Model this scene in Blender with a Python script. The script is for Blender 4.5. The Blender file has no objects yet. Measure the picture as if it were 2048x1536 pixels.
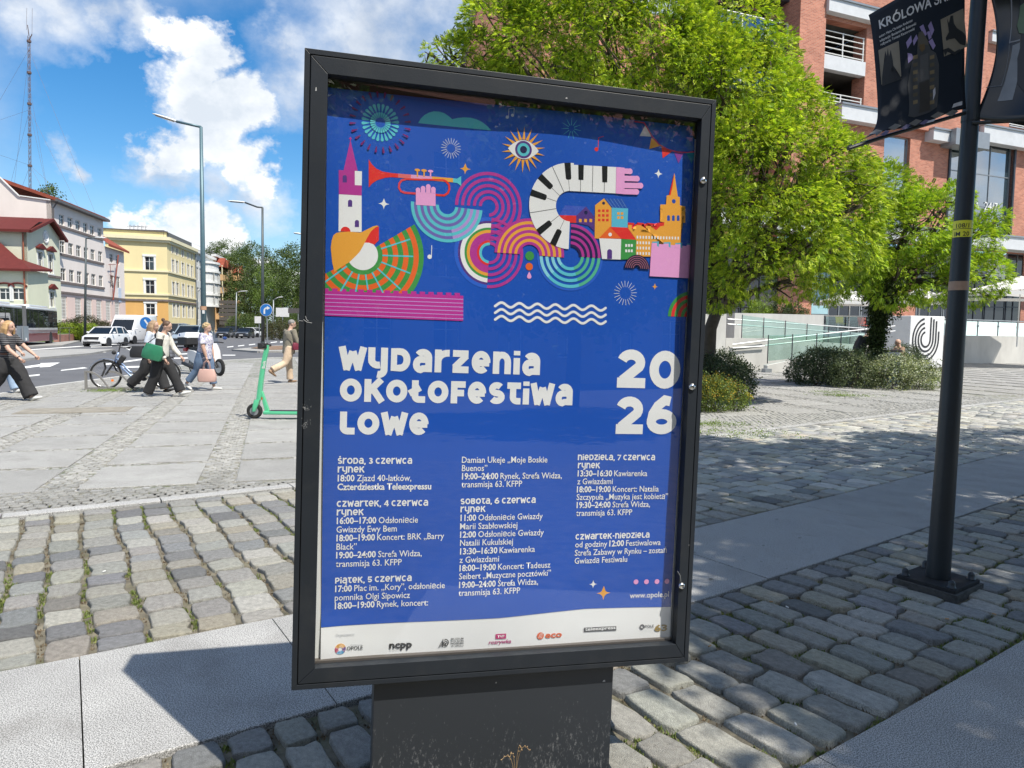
import bpy, bmesh, math, random
import numpy as np
from mathutils import Vector, Matrix
from math import sin, cos, pi, radians
random.seed(7); RN = np.random.RandomState(11)
S = bpy.context.scene
COL = S.collection
# ------------------------------------------------------------------ camera
FPX, CX, CY = 1440.0, 1024.0, 768.0
PIT, ROL = radians(-4.27), 0.0129
cF = Vector((0, cos(PIT), sin(PIT))); r0 = Vector((1, 0, 0)); u0 = r0.cross(cF)
cc, cs = cos(ROL), sin(ROL)
cR = r0*cc + u0*cs; cU = u0*cc - r0*cs
CAM = Vector((0, 0, 1.5))
cd = bpy.data.cameras.new('camera'); co = bpy.data.objects.new('camera', cd); COL.objects.link(co)
M = Matrix(((cR.x, cU.x, -cF.x, 0), (cR.y, cU.y, -cF.y, 0), (cR.z, cU.z, -cF.z, 1.5), (0, 0, 0, 1)))
co.matrix_world = M
cd.sensor_width = 36; cd.lens = FPX/2048*36; cd.clip_start = .05; cd.clip_end = 3000
S.camera = co
def ray(x, y): return cF + cR*((x-CX)/FPX) - cU*((y-CY)/FPX)
def G(x, y, z=0.0):
    d = ray(x, y); return CAM + d*((z-1.5)/d.z)
def DY(x, y, Y):
    d = ray(x, y); return CAM+d*(Y/d.y)
def D(x, y, dist):                       # point at given forward distance
    return CAM + ray(x, y)*dist
# ------------------------------------------------------------------ sun and sky
SUN = Vector((.400, -.336, .853)).normalized()      # towards the sun
sl = bpy.data.lights.new('sun', 'SUN'); sl.energy = 4.15; sl.angle = radians(.55); sl.color = (1, .945, .85)
so = bpy.data.objects.new('sun', sl); COL.objects.link(so)
so.rotation_euler = (-SUN).to_track_quat('-Z', 'Y').to_euler()
W = bpy.data.worlds.new('World'); S.world = W; W.use_nodes = True
nt = W.node_tree; N = nt.nodes; Lk = nt.links
bg = N['Background']; bg.inputs['Strength'].default_value = .115
sky = N.new('ShaderNodeTexSky'); sky.sky_type = 'NISHITA'; sky.sun_disc = False
sky.sun_elevation = math.asin(SUN.z); sky.sun_rotation = math.atan2(SUN.x, SUN.y)
sky.air_density = 1.0; sky.dust_density = .25; sky.ozone_density = 2.0
def wn(t, **k):
    n = N.new(t)
    for a, b in k.items(): setattr(n, a, b)
    return n
def wmath(op, a, b=None, c=None, clamp=False):
    n = wn('ShaderNodeMath', operation=op, use_clamp=clamp)
    for i, v in enumerate((a, b, c)):
        if v is None: continue
        if isinstance(v, (int, float)): n.inputs[i].default_value = v
        else: Lk.new(v, n.inputs[i])
    return n.outputs[0]
geo = wn('ShaderNodeTexCoord').outputs['Generated']
def wnoise(scale, detail, rough=.55, off=(0, 0, 0), dist=0):
    mp = wn('ShaderNodeMapping'); Lk.new(geo, mp.inputs[0]); mp.inputs['Location'].default_value = off
    mp.inputs['Scale'].default_value = (1, 1, 1.25)
    n = wn('ShaderNodeTexNoise'); Lk.new(mp.outputs[0], n.inputs['Vector'])
    n.inputs['Scale'].default_value = scale; n.inputs['Detail'].default_value = detail
    n.inputs['Roughness'].default_value = rough; n.inputs['Distortion'].default_value = dist
    return n
nb = wnoise(9, 10, .62, (3, 1, 2)); nf = wnoise(38, 6, .6)
# warp the lookup direction so that the banks get billowing, broken edges
wv = wn('ShaderNodeVectorMath', operation='SUBTRACT'); Lk.new(nb.outputs['Color'], wv.inputs[0]); wv.inputs[1].default_value = (.5, .5, .5)
ws = wn('ShaderNodeVectorMath', operation='SCALE'); Lk.new(wv.outputs[0], ws.inputs[0]); ws.inputs['Scale'].default_value = .11
wv2 = wn('ShaderNodeVectorMath', operation='SUBTRACT'); Lk.new(nf.outputs['Color'], wv2.inputs[0]); wv2.inputs[1].default_value = (.5, .5, .5)
ws2 = wn('ShaderNodeVectorMath', operation='SCALE'); Lk.new(wv2.outputs[0], ws2.inputs[0]); ws2.inputs['Scale'].default_value = .035
wa = wn('ShaderNodeVectorMath', operation='ADD'); Lk.new(geo, wa.inputs[0]); Lk.new(ws.outputs[0], wa.inputs[1])
wb = wn('ShaderNodeVectorMath', operation='ADD'); Lk.new(wa.outputs[0], wb.inputs[0]); Lk.new(ws2.outputs[0], wb.inputs[1])
def bank(lst, soft):
    """largest (1 - dist/r)*soft over soft discs in direction space"""
    acc = None
    for (px, py, r) in lst:
        c = ray(px, py).normalized()
        d = wn('ShaderNodeVectorMath', operation='DISTANCE'); Lk.new(wb.outputs[0], d.inputs[0]); d.inputs[1].default_value = c
        v = wmath('MULTIPLY_ADD', d.outputs['Value'], -soft/(r/FPX), soft)
        acc = v if acc is None else wmath('SMOOTH_MAX', acc, v, .15)
    return acc
bright = bank([(342, 85, 40), (410, 105, 54), (392, 190, 72), (430, 270, 76), (350, 305, 50), (495, 330, 55), (550, 370, 42), (480, 215, 60),
               (250, 455, 32), (300, 458, 42), (360, 460, 52), (430, 465, 52), (475, 505, 45), (400, 510, 80), (310, 495, 60), (540, 560, 40), (600, 580, 45)], 2.6)
soft_ = bank([(20, 20, 90), (110, 5, 80), (210, 25, 55), (290, 45, 55), (340, 350, 60), (420, 375, 60), (530, 405, 70), (140, 320, 32), (180, 345, 25),
              (590, 70, 70), (640, 150, 130), (760, 60, 190), (880, 40, 160), (570, 200, 80), (340, 388, 25), (1000, 20, 260), (1250, -40, 260),
              (1600, -260, 300), (2300, 100, 330), (-500, 200, 300), (-250, 600, 160), (300, -500, 330), (1100, -700, 340), (2500, 560, 200)], 1.35)
# generic broken cumulus for the rest of the sky, fading out in the photographed quarter
gen = wnoise(3.1, 9, .58, (7, 2, 5))
sep = wn('ShaderNodeSeparateXYZ'); Lk.new(geo, sep.inputs[0])
behind = wmath('SMOOTH_MIN', wmath('MULTIPLY_ADD', sep.outputs['Y'], -2.2, .9, clamp=True), 1.0, .05)
gm = wmath('MULTIPLY', wmath('MULTIPLY_ADD', gen.outputs['Fac'], 7, -2.9, clamp=True), behind)
mb = wmath('MULTIPLY_ADD', bright, 1.0, 0, clamp=True)
ms = wmath('MULTIPLY', wmath('MULTIPLY_ADD', soft_, .9, .1, clamp=True), wmath('MULTIPLY_ADD', nb.outputs['Fac'], 2.6, -.5, clamp=True))
alpha = wmath('MAXIMUM', wmath('MAXIMUM', mb, ms), gm)
shade = wnoise(7, 6, .6, (1.3, 4, .5))
cr = wn('ShaderNodeValToRGB'); Lk.new(shade.outputs['Fac'], cr.inputs[0])
cr.color_ramp.elements[0].position = .34; cr.color_ramp.elements[0].color = (2.9, 3.4, 4.2, 1)
cr.color_ramp.elements[1].position = .60; cr.color_ramp.elements[1].color = (5.0, 5.3, 5.7, 1)
cb = wn('ShaderNodeMix', data_type='RGBA'); Lk.new(mb, cb.inputs[0])
Lk.new(cr.outputs[0], cb.inputs[6]); cr2 = wn('ShaderNodeValToRGB'); Lk.new(shade.outputs['Fac'], cr2.inputs[0]); Lk.new(cr2.outputs[0], cb.inputs[7])
cr2.color_ramp.elements[0].position = .33; cr2.color_ramp.elements[0].color = (4.1, 4.5, 5.0, 1)
cr2.color_ramp.elements[1].position = .52; cr2.color_ramp.elements[1].color = (6.2, 6.3, 6.4, 1)
hs = wn('ShaderNodeHueSaturation'); hs.inputs['Saturation'].default_value = 1.42; hs.inputs['Value'].default_value = .86; Lk.new(sky.outputs[0], hs.inputs['Color'])
hz = wn('ShaderNodeMapRange'); Lk.new(sep.outputs['Z'], hz.inputs[0]); hz.inputs[1].default_value = .0; hz.inputs[2].default_value = .20; hz.inputs[3].default_value = .7; hz.inputs[4].default_value = 0
hm = wn('ShaderNodeMix', data_type='RGBA'); Lk.new(hz.outputs[0], hm.inputs[0]); Lk.new(hs.outputs[0], hm.inputs[6]); hm.inputs[7].default_value = (2.5, 3.9, 5.3, 1)
mx = wn('ShaderNodeMix', data_type='RGBA'); Lk.new(alpha, mx.inputs[0]); Lk.new(hm.outputs[2], mx.inputs[6]); Lk.new(cb.outputs[2], mx.inputs[7])
Lk.new(mx.outputs[2], bg.inputs['Color'])
S.view_settings.view_transform = 'Standard'; S.view_settings.look = 'None'
S.view_settings.exposure = .70; S.view_settings.gamma = 1
S.cycles.max_bounces = 6; S.cycles.transparent_max_bounces = 16; S.cycles.diffuse_bounces = 3; S.cycles.glossy_bounces = 3
S.cycles.sample_clamp_indirect = 6; S.cycles.caustics_reflective = False; S.cycles.caustics_refractive = False
# ------------------------------------------------------------------ helpers
def lin(r, g=None, b=None):
    if g is None: r, g, b = r
    f = lambda v: (v/255/12.92) if v/255 <= .04045 else ((v/255+.055)/1.055)**2.4
    return (f(r), f(g), f(b), 1)
MC = {}
def mat(name, col, rough=.6, metal=0, var=.12, scale=3.0, bump=0, bscale=40, spec=.5, emit=0, coat=0, objcol=False, vcol=False, speck=0, spscale=200, spw=.14, stretch=None, dirt=0, dscale=2.0, dcol=(.05, .045, .04)):
    if name in MC: return MC[name]
    m = bpy.data.materials.new(name); m.use_nodes = True; MC[name] = m
    n = m.node_tree.nodes; l = m.node_tree.links; p = n['Principled BSDF']
    p.inputs['Roughness'].default_value = rough; p.inputs['Metallic'].default_value = metal
    p.inputs['Specular IOR Level'].default_value = spec; p.inputs['Coat Weight'].default_value = coat
    c4 = (col[0], col[1], col[2], 1)
    tc = n.new('ShaderNodeTexCoord'); src = tc.outputs['Object']
    if objcol or stretch:
        mp = n.new('ShaderNodeMapping'); l.new(src, mp.inputs[0]); src = mp.outputs[0]
        if stretch: mp.inputs['Scale'].default_value = stretch
        if objcol:
            oi = n.new('ShaderNodeObjectInfo'); cm = n.new('ShaderNodeCombineXYZ')
            ml = n.new('ShaderNodeMath'); ml.operation = 'MULTIPLY'; ml.inputs[1].default_value = 37.; l.new(oi.outputs['Random'], ml.inputs[0])
            l.new(ml.outputs[0], cm.inputs[0]); l.new(ml.outputs[0], cm.inputs[1]); l.new(cm.outputs[0], mp.inputs['Location'])
    if objcol: base = oi.outputs['Color']
    elif vcol: at = n.new('ShaderNodeAttribute'); at.attribute_name = 'Col'; base = at.outputs['Color']
    else: rgb = n.new('ShaderNodeRGB'); rgb.outputs[0].default_value = c4; base = rgb.outputs[0]
    def tex(s, d=4, r=.6):
        t = n.new('ShaderNodeTexNoise'); l.new(src, t.inputs['Vector']); t.inputs['Scale'].default_value = s; t.inputs['Detail'].default_value = d; t.inputs['Roughness'].default_value = r
        return t.outputs['Fac']
    def rng(v, a, b, lo=.3, hi=.7):
        r = n.new('ShaderNodeMapRange'); l.new(v, r.inputs[0]); r.inputs[1].default_value = lo; r.inputs[2].default_value = hi; r.inputs[3].default_value = a; r.inputs[4].default_value = b
        return r.outputs[0]
    def scalec(c, f):
        v = n.new('ShaderNodeVectorMath'); v.operation = 'SCALE'; l.new(c, v.inputs[0]); l.new(f, v.inputs['Scale']); return v.outputs[0]
    if var: base = scalec(base, rng(tex(scale), 1-var, 1+var))
    if speck: base = scalec(base, rng(tex(spscale, 3, .8), 1-speck, 1+speck, .5-spw, .5+spw))
    if dirt:
        f = rng(tex(dscale, 6, .7), 0, dirt, .5, .72)
        mxx = n.new('ShaderNodeMix'); mxx.data_type = 'RGBA'; l.new(f, mxx.inputs[0]); l.new(base, mxx.inputs[6]); mxx.inputs[7].default_value = (*dcol, 1); base = mxx.outputs[2]
    l.new(base, p.inputs['Base Color'])
    if bump:
        b = n.new('ShaderNodeBump'); b.inputs['Strength'].default_value = min(1, bump*1.0); b.inputs['Distance'].default_value = .01*max(1, bump); l.new(tex(bscale, 5, .65), b.inputs['Height']); l.new(b.outputs[0], p.inputs['Normal'])
    if emit: p.inputs['Emission Color'].default_value = c4; p.inputs['Emission Strength'].default_value = emit
    return m
def glassmat(name, tint=(1, 1, 1), refl=.08, rough=.0, thru=1.0, body=None, ior=1.45):
    """thin pane: clear (or tinted) transmission plus a Fresnel reflection, optionally over an opaque dark body"""
    if name in MC: return MC[name]
    m = bpy.data.materials.new(name); m.use_nodes = True; MC[name] = m
    n = m.node_tree.nodes; l = m.node_tree.links
    for x in list(n): n.remove(x)
    out = n.new('ShaderNodeOutputMaterial'); mix = n.new('ShaderNodeMixShader'); fr = n.new('ShaderNodeFresnel'); ge = n.new('ShaderNodeNewGeometry'); mi_ = n.new('ShaderNodeMix'); mi_.inputs[2].default_value = ior; mi_.inputs[3].default_value = 1/ior; l.new(ge.outputs['Backfacing'], mi_.inputs[0]); l.new(mi_.outputs[0], fr.inputs[0])
    gl = n.new('ShaderNodeBsdfGlossy'); gl.inputs['Roughness'].default_value = rough; gl.inputs['Color'].default_value = (1, 1, 1, 1)
    tr = n.new('ShaderNodeBsdfTransparent'); tr.inputs[0].default_value = (*tint, 1)
    b = tr
    if body is not None:
        df = n.new('ShaderNodeBsdfDiffuse'); df.inputs[0].default_value = (*body, 1)
        m2 = n.new('ShaderNodeMixShader'); m2.inputs[0].default_value = thru; l.new(df.outputs[0], m2.inputs[1]); l.new(tr.outputs[0], m2.inputs[2]); b = m2
    ad = n.new('ShaderNodeMath'); ad.operation = 'ADD'; ad.use_clamp = True; ad.inputs[1].default_value = refl; l.new(fr.outputs[0], ad.inputs[0])
    l.new(ad.outputs[0], mix.inputs[0]); l.new(b.outputs[0], mix.inputs[1]); l.new(gl.outputs[0], mix.inputs[2]); l.new(mix.outputs[0], out.inputs[0])
    return m
class MB:
    def __init__(s): s.v = []; s.f = []; s.m = []; s.c = []; s.mi = 0; s.col = None
    def add(s, vs, fs):
        o = len(s.v); s.v += [tuple(p) for p in vs]
        for f in fs:
            s.f.append([i+o for i in f]); s.m.append(s.mi); s.c.append(s.col)
        return s
    def quad(s, a, b, c, d): return s.add([a, b, c, d], [(0, 1, 2, 3)])
    def poly(s, pts): return s.add(pts, [tuple(range(len(pts)))])
    def box(s, x0, x1, y0, y1, z0, z1):
        return s.add([(x, y, z) for z in (z0, z1) for y in (y0, y1) for x in (x0, x1)], [(0, 2, 3, 1), (4, 5, 7, 6), (0, 1, 5, 4), (2, 6, 7, 3), (0, 4, 6, 2), (1, 3, 7, 5)])
    def obox(s, c, ax, ay, az, h):
        c = Vector(c); ax = Vector(ax)*h[0]; ay = Vector(ay)*h[1]; az = Vector(az)*h[2]
        return s.add([c+ax*i+ay*j+az*k for k in (-1, 1) for j in (-1, 1) for i in (-1, 1)], [(0, 2, 3, 1), (4, 5, 7, 6), (0, 1, 5, 4), (2, 6, 7, 3), (0, 4, 6, 2), (1, 3, 7, 5)])
    def beam(s, a, b, w, h=None, up=(0, 0, 1)):
        a = Vector(a); b = Vector(b); d = (b-a); L = d.length; d.normalize(); u = Vector(up)
        if abs(d.dot(u)) > .99: u = Vector((1, 0, 0))
        x = d.cross(u).normalized(); y = x.cross(d)
        return s.obox((a+b)/2, x, d, y, (w/2, L/2, (h or w)/2))
    def tube(s, pts, r, n=8, cap=True):
        pts = [Vector(p) for p in pts]; rs = r if isinstance(r, (list, tuple)) else [r]*len(pts)
        d0 = (pts[1]-pts[0]).normalized(); u = Vector((0, 0, 1)) if abs(d0.z) < .9 else Vector((1, 0, 0))
        x = d0.cross(u).normalized(); vs = []; L = len(pts)
        for i, p in enumerate(pts):
            if i == 0: d = pts[1]-pts[0]
            elif i == L-1: d = pts[-1]-pts[-2]
            else: d = (pts[i+1]-pts[i]).normalized()+(pts[i]-pts[i-1]).normalized()
            d.normalize(); x = (x-d*x.dot(d)); x.normalize(); y = d.cross(x)
            rr = rs[i]
            ra, rb = rr if isinstance(rr, (list, tuple)) else (rr, rr)
            vs += [p+x*(cos(2*pi*k/n)*ra)+y*(sin(2*pi*k/n)*rb) for k in range(n)]
        fs = [(i*n+k, i*n+(k+1) % n, (i+1)*n+(k+1) % n, (i+1)*n+k) for i in range(L-1) for k in range(n)]
        if cap: fs += [tuple(range(n-1, -1, -1)), tuple((L-1)*n+k for k in range(n))]
        return s.add(vs, fs)
    def ball(s, c, r, nu=10, nv=7):
        c = Vector(c); rx, ry, rz = r if isinstance(r, (list, tuple)) else (r, r, r); vs = [c+Vector((0, 0, -rz))]; 
        for j in range(1, nv):
            a = -pi/2+pi*j/nv
            vs += [c+Vector((cos(2*pi*k/nu)*cos(a)*rx, sin(2*pi*k/nu)*cos(a)*ry, sin(a)*rz)) for k in range(nu)]
        vs.append(c+Vector((0, 0, rz))); t = len(vs)-1
        fs = [(0, 1+(k+1) % nu, 1+k) for k in range(nu)]
        for j in range(nv-2): fs += [(1+j*nu+k, 1+j*nu+(k+1) % nu, 1+(j+1)*nu+(k+1) % nu, 1+(j+1)*nu+k) for k in range(nu)]
        fs += [(t, 1+(nv-2)*nu+k, 1+(nv-2)*nu+(k+1) % nu) for k in range(nu)]
        return s.add(vs, fs)
    def prism(s, pts, h0, h1, fn=lambda x, y, z: (x, y, z)):     # pts 2d ccw, extruded between h0,h1 through fn
        n = len(pts); vs = [fn(x, y, h0) for x, y in pts]+[fn(x, y, h1) for x, y in pts]
        return s.add(vs, [tuple(range(n-1, -1, -1)), tuple(range(n, 2*n))]+[(i, (i+1) % n, n+(i+1) % n, n+i) for i in range(n)])
    def loft(s, rings, cap=True):
        n = len(rings[0]); vs = [p for r in rings for p in r]
        fs = [(i*n+k, i*n+(k+1) % n, (i+1)*n+(k+1) % n, (i+1)*n+k) for i in range(len(rings)-1) for k in range(n)]
        if cap: fs += [tuple(range(n-1, -1, -1)), tuple((len(rings)-1)*n+k for k in range(n))]
        return s.add(vs, fs)
    def wheel(s, c, ax, prof, n=24):          # lathe about axis ax through c; prof=(offset along axis, radius)
        c = Vector(c); ax = Vector(ax).normalized(); u = Vector((0, 0, 1)) if abs(ax.z) < .9 else Vector((1, 0, 0)); x = ax.cross(u).normalized(); y = ax.cross(x)
        rings = [[c+ax*o+(x*cos(2*pi*k/n)+y*sin(2*pi*k/n))*r for k in range(n)] for o, r in prof]
        return s.loft(rings, cap=True)
    def torus(s, c, ax, R, r, n=28, m=8):
        c = Vector(c); ax = Vector(ax).normalized(); u = Vector((0, 0, 1)) if abs(ax.z) < .9 else Vector((1, 0, 0)); x = ax.cross(u).normalized(); y = ax.cross(x); o = len(s.v)
        vs = [c+(x*cos(2*pi*k/n)+y*sin(2*pi*k/n))*(R+r*cos(2*pi*j/m))+ax*(r*sin(2*pi*j/m)) for k in range(n) for j in range(m)]
        return s.add(vs, [(k*m+j, ((k+1) % n)*m+j, ((k+1) % n)*m+(j+1) % m, k*m+(j+1) % m) for k in range(n) for j in range(m)])
    def mesh(s, name, mats=None, smooth=False, angle=None):
        me = bpy.data.meshes.new(name); me.from_pydata(s.v, [], s.f)
        for m in (mats if isinstance(mats, (list, tuple)) else [mats]):
            if m: me.materials.append(m)
        if any(s.m): me.polygons.foreach_set('material_index', s.m)
        if s.c and s.c[0] is not None:
            at = me.color_attributes.new('Col', 'FLOAT_COLOR', 'CORNER'); arr = []
            for f, c in zip(s.f, s.c): arr += list((c[0], c[1], c[2], 1))*len(f)
            at.data.foreach_set('color', arr)
        if smooth: me.shade_smooth()
        me.update()
        if angle is not None:
            me.shade_smooth()
            bm = bmesh.new(); bm.from_mesh(me)
            for e in bm.edges:
                e.smooth = not (len(e.link_faces) == 2 and e.calc_face_angle(0) > angle)
            bm.to_mesh(me); bm.free()
        return me
    def parts(s, name, mats, parent=None, basis=None):      # every box added becomes an object of its own
        for i in range(0, len(s.v)//8):
            q = MB(); q.v = s.v[i*8:i*8+8]; q.f = [[k-i*8 for k in f] for f in s.f[i*6:i*6+6]]; q.m = [0]*6; q.c = [None]*6; o = q.obj(name, mats, parent)
            if basis: o.matrix_basis = basis
    def obj(s, name, mats, parent=None, smooth=False, angle=None, loc=None):
        o = bpy.data.objects.new(name, s.mesh(name, mats, smooth, angle)); COL.objects.link(o)
        if parent: o.parent = parent
        if loc is not None: o.location = loc
        return o
def tag(o, label=None, cat=None, group=None, kind=None):
    if label: o['label'] = label
    if cat: o['category'] = cat
    if group: o['group'] = group
    if kind: o['kind'] = kind
    return o
def thing(name, label, cat, loc=(0, 0, 0), rz=0, group=None, parent=None):
    o = bpy.data.objects.new(name, None); COL.objects.link(o); o.location = loc; o.rotation_euler = (0, 0, rz); o.empty_display_size = .2
    return tag(o, label, cat, group)
def copy_tree(o, parent=None):
    c = o.copy(); COL.objects.link(c); c.parent = parent
    for ch in o.children: copy_tree(ch, c)
    return c
def bevel(o, w=.01, seg=2):
    m = o.modifiers.new('bevel', 'BEVEL'); m.width = w; m.segments = seg; m.limit_method = 'ANGLE'; m.angle_limit = radians(40); return o
# ================================================================== GROUND
# paving runs in parallel bands; SF(s,t): s along the kerb, t metres off it towards the billboard
_hd = [(-30, 27), (-8, 29), (-4, 31), (-2, 34), (0, 36.5), (3, 37.5), (5, 36), (60, 36)]
def _head(x): return radians(float(np.interp(x, [a for a, b in _hd], [b for a, b in _hd])))
_ds = .05; _cur = {0: (-2.0, 6.67, _head(-2))}
x, y = -2.0, 6.67
for i in range(1, 900): x += cos(_head(x))*_ds; y += sin(_head(x))*_ds; _cur[i] = (x, y, _head(x))
x, y = -2.0, 6.67
for i in range(1, 500): x -= cos(_head(x))*_ds; y -= sin(_head(x))*_ds; _cur[-i] = (x, y, _head(x))
def SF(s, t, z=0.0):
    k = s/_ds; i = int(math.floor(k)); f = k-i; a = _cur[max(-499, min(899, i))]; b = _cur[max(-499, min(899, i+1))]
    x = a[0]+(b[0]-a[0])*f; y = a[1]+(b[1]-a[1])*f; h = a[2]+(b[2]-a[2])*f
    return Vector((x+sin(h)*t, y-cos(h)*t, z))
def toimg(p):
    v = Vector(p)-CAM; d = v.dot(cF)
    if d < .2: return None
    return (CX+FPX*v.dot(cR)/d, CY-FPX*v.dot(cU)/d, d)
def inview(p, m=60):
    q = toimg(p); return q is not None and -m < q[0] < 2048+m and -m < q[1] < 1536+m
m_joint = mat('joint_soil', (.15, .135, .10), .95, var=.5, scale=9, bump=1.2, bscale=60, dirt=.6, dscale=5, dcol=(.085, .10, .03))
m_joint2 = mat('joint_sand', (.17, .165, .14), .95, var=.35, scale=12, bump=1, bscale=70, dirt=.6, dscale=3, dcol=(.07, .09, .03))
m_sett = mat('granite_sett', (.3, .3, .3), .82, var=.22, scale=7, bump=1.4, bscale=42, objcol=True, speck=.36, spscale=110, spw=.10, dirt=.28, dscale=5, dcol=(.12, .115, .10))
m_setts = mat('granite_setts', (.3, .3, .3), .82, var=.2, scale=7, bump=.4, bscale=85, vcol=True, speck=.2, spscale=150)
m_slab = mat('granite_slab', (.36, .37, .385), .8, var=.10, scale=2.5, bump=.25, bscale=260, objcol=True, speck=.6, spscale=200, spw=.028, dirt=.42, dscale=2.4, dcol=(.15, .14, .125))
m_asph = mat('asphalt', (.105, .107, .115), .9, var=.16, scale=.6, bump=.4, bscale=90, speck=.22, spscale=60)
m_mark = mat('road_paint', (.72, .72, .70), .7, var=.10, scale=2)
m_conc = mat('pale_concrete', (.56, .55, .52), .85, var=.12, scale=1.5, bump=.15, bscale=30, dirt=.16, dscale=1.2, dcol=(.25, .24, .22), stretch=(1, 1, .35))
m_pave = mat('grey_paving', (.30, .295, .28), .9, var=.15, scale=1.0, bump=.3, bscale=30, speck=.15, spscale=40)
def band(name, t0, t1, s0, s1, zt, m, thick=.3, n=80):
    mb = MB(); rings = []
    for i in range(n+1):
        s = s0+(s1-s0)*i/n; a = SF(s, t0); b = SF(s, t1)
        rings.append([(a.x, a.y, zt), (b.x, b.y, zt), (b.x, b.y, zt-thick), (a.x, a.y, zt-thick)])
    mb.loft(rings); return tag(mb.obj(name, m), kind='structure')
gb = MB(); gb.quad((-900, -500, -.6), (900, -500, -.6), (900, 1500, -.6), (-900, 1500, -.6)); ground = tag(gb.obj('ground', mat('ground_earth', (.12, .13, .08), .95)), kind='structure')
rd = MB(); rd.quad((-140, -40, -.10), (60, -40, -.10), (60, 260, -.10), (-140, 260, -.10)); road = tag(rd.obj('road', m_asph), kind='structure')
bedA = band('cobbled_lane', 0.0, 2.965, -20, 40, -.022, m_joint)
bedB = band('cobbled_verge', 3.985, 5.215, -20, 40, -.022, m_joint)
bedS = band('granite_path', 2.97, 3.98, -20, 40, -.03, m_joint)
bedS2 = band('granite_pavement', 5.22, 12.0, -20, 40, -.03, m_joint)
bedK = band('kerb', -.16, -.004, -20, 40, -.04, m_joint)
# --- sett shapes
def sett_mesh(seed, hi=True):
    r = random.Random(seed); out = []
    base = [(-.5, -.38), (-.5, 0), (-.5, .38), (-.40, .5), (0, .5), (.40, .5), (.5, .38), (.5, 0), (.5, -.38), (.40, -.5), (0, -.5), (-.40, -.5)]
    if not hi: base = [(-.5, -.36), (-.5, .36), (-.38, .5), (.38, .5), (.5, .36), (.5, -.36), (.38, -.5), (-.38, -.5)]
    jit = [(x*(1-.11*abs(r.gauss(0, 1))*.6)+r.uniform(-.028, .028), y*(1-.10*abs(r.gauss(0, 1))*.5)+r.uniform(-.028, .028)) for x, y in base]
    if r.random() < .3: k = r.randrange(len(jit)); jit[k] = (jit[k][0]*.82, jit[k][1]*.84)
    tx, ty = r.uniform(-.08, .08), r.uniform(-.08, .08)
    def z(x, y, b): return b+tx*x*.06+ty*y*.06
    mb = MB(); n = len(jit)
    ring = lambda k, zz, dz=0: [(x*k, y*k, z(x, y, zz)+r.uniform(-dz, dz)) for x, y in jit]
    rings = [ring(1.03, -.05), ring(1.0, -.007), ring(.975, -.0005, .0012), ring(.91, .0018, .0016)]
    if hi: rings.append(ring(.5, .0022, .003))
    mb.loft(rings, cap=False); o = (len(rings)-1)*n
    c = len(mb.v); mb.v.append((0, 0, z(0, 0, .0035))); 
    for k in range(n): mb.f.append([o+k, o+(k+1) % n, c]); mb.m.append(0); mb.c.append(mb.col)
    return mb
SM = [sett_mesh(i) for i in range(22)]; SMe = [b.mesh('sett_shape', m_sett, smooth=True) for b in SM]
SL = [sett_mesh(50+i, False) for i in range(14)]
PAL = [((.335, .330, .305), 9), ((.29, .288, .278), 7), ((.38, .376, .355), 6), ((.335, .312, .262), 2.4), ((.205, .211, .222), 2.6), ((.16, .164, .172), 1.8), ((.30, .285, .255), 1.4), ((.26, .264, .27), 4), ((.22, .21, .195), 1)]
def pal(r):
    c = r.choices([p[0] for p in PAL], [p[1] for p in PAL])[0]; k = r.uniform(.86, 1.12)
    return tuple(v*k*r.uniform(.98, 1.02) for v in c)
def course_field(bed, t0, t1, s0, s1, wmean, lmean, seed, ncut=300, maxd=60, lowd=11, exclude=None, name='sett', tint=1):
    r = random.Random(seed); cells = []; s = s0
    while s < s1:
        w = wmean*r.uniform(.86, 1.15); t = t0+.006; first = True
        while t < t1-.02:
            l = lmean*r.uniform(.78, 1.25)*(r.uniform(.5, 1) if first else 1); first = False
            if t1-.006-(t+l) < .1: l = t1-.006-t
            l = min(l, t1-.006-t); 
            ph = .012*sin(t*5+s*3); c = SF(s+w/2+ph, t+l/2); q = toimg(c)
            if q and inview(c, 120) and q[2] < maxd and not (exclude and exclude(c)):
                cells.append((s+w/2+ph, t+l/2, w, l, q[2]))
            t += l
        s += w
    cells.sort(key=lambda c: c[4]); big = MB(); smallc = 0
    for k, (s, t, w, l, d) in enumerate(cells):
        p = SF(s, t); h = math.atan2(*(lambda a, b: (b.y-a.y, b.x-a.x))(SF(s-.1, t), SF(s+.1, t)))+r.uniform(-.035, .035)
        gp = r.uniform(.006, .013); sx = w-gp*1.35; sy = l-gp*.7; z = r.uniform(-.004, .003); col = pal(r); col = (col[0]*1.13, col[1]*1.12, col[2]*1.07)
        if k < ncut:
            o = bpy.data.objects.new(name, SMe[r.randrange(len(SMe))]); COL.objects.link(o); o.parent = bed
            o.location = (p.x, p.y, z); o.rotation_euler = (r.uniform(-.02, .02), r.uniform(-.02, .02), h+(pi if r.random() < .5 else 0)); o.scale = (sx, sy, 1); o.color = (*col, 1)
        else:
            src = SM[r.randrange(len(SM))] if d < lowd else SL[r.randrange(len(SL))]; o0 = len(big.v); ch, sh = cos(h), sin(h)
            big.v += [(p.x+(x*sx)*ch-(y*sy)*sh, p.y+(x*sx)*sh+(y*sy)*ch, z+zz) for x, y, zz in src.v]
            for f in src.f: big.f.append([i+o0 for i in f]); big.m.append(0); big.c.append(col)
    if big.f: tag(big.obj('setts', m_setts, parent=bed, smooth=True), kind='stuff')
    return cells
plate_c = Vector((2.60, 4.27, 0))
cA = course_field(bedA, 0, 2.965, -8, 38, .205, .215, 1, ncut=300, maxd=40)
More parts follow.
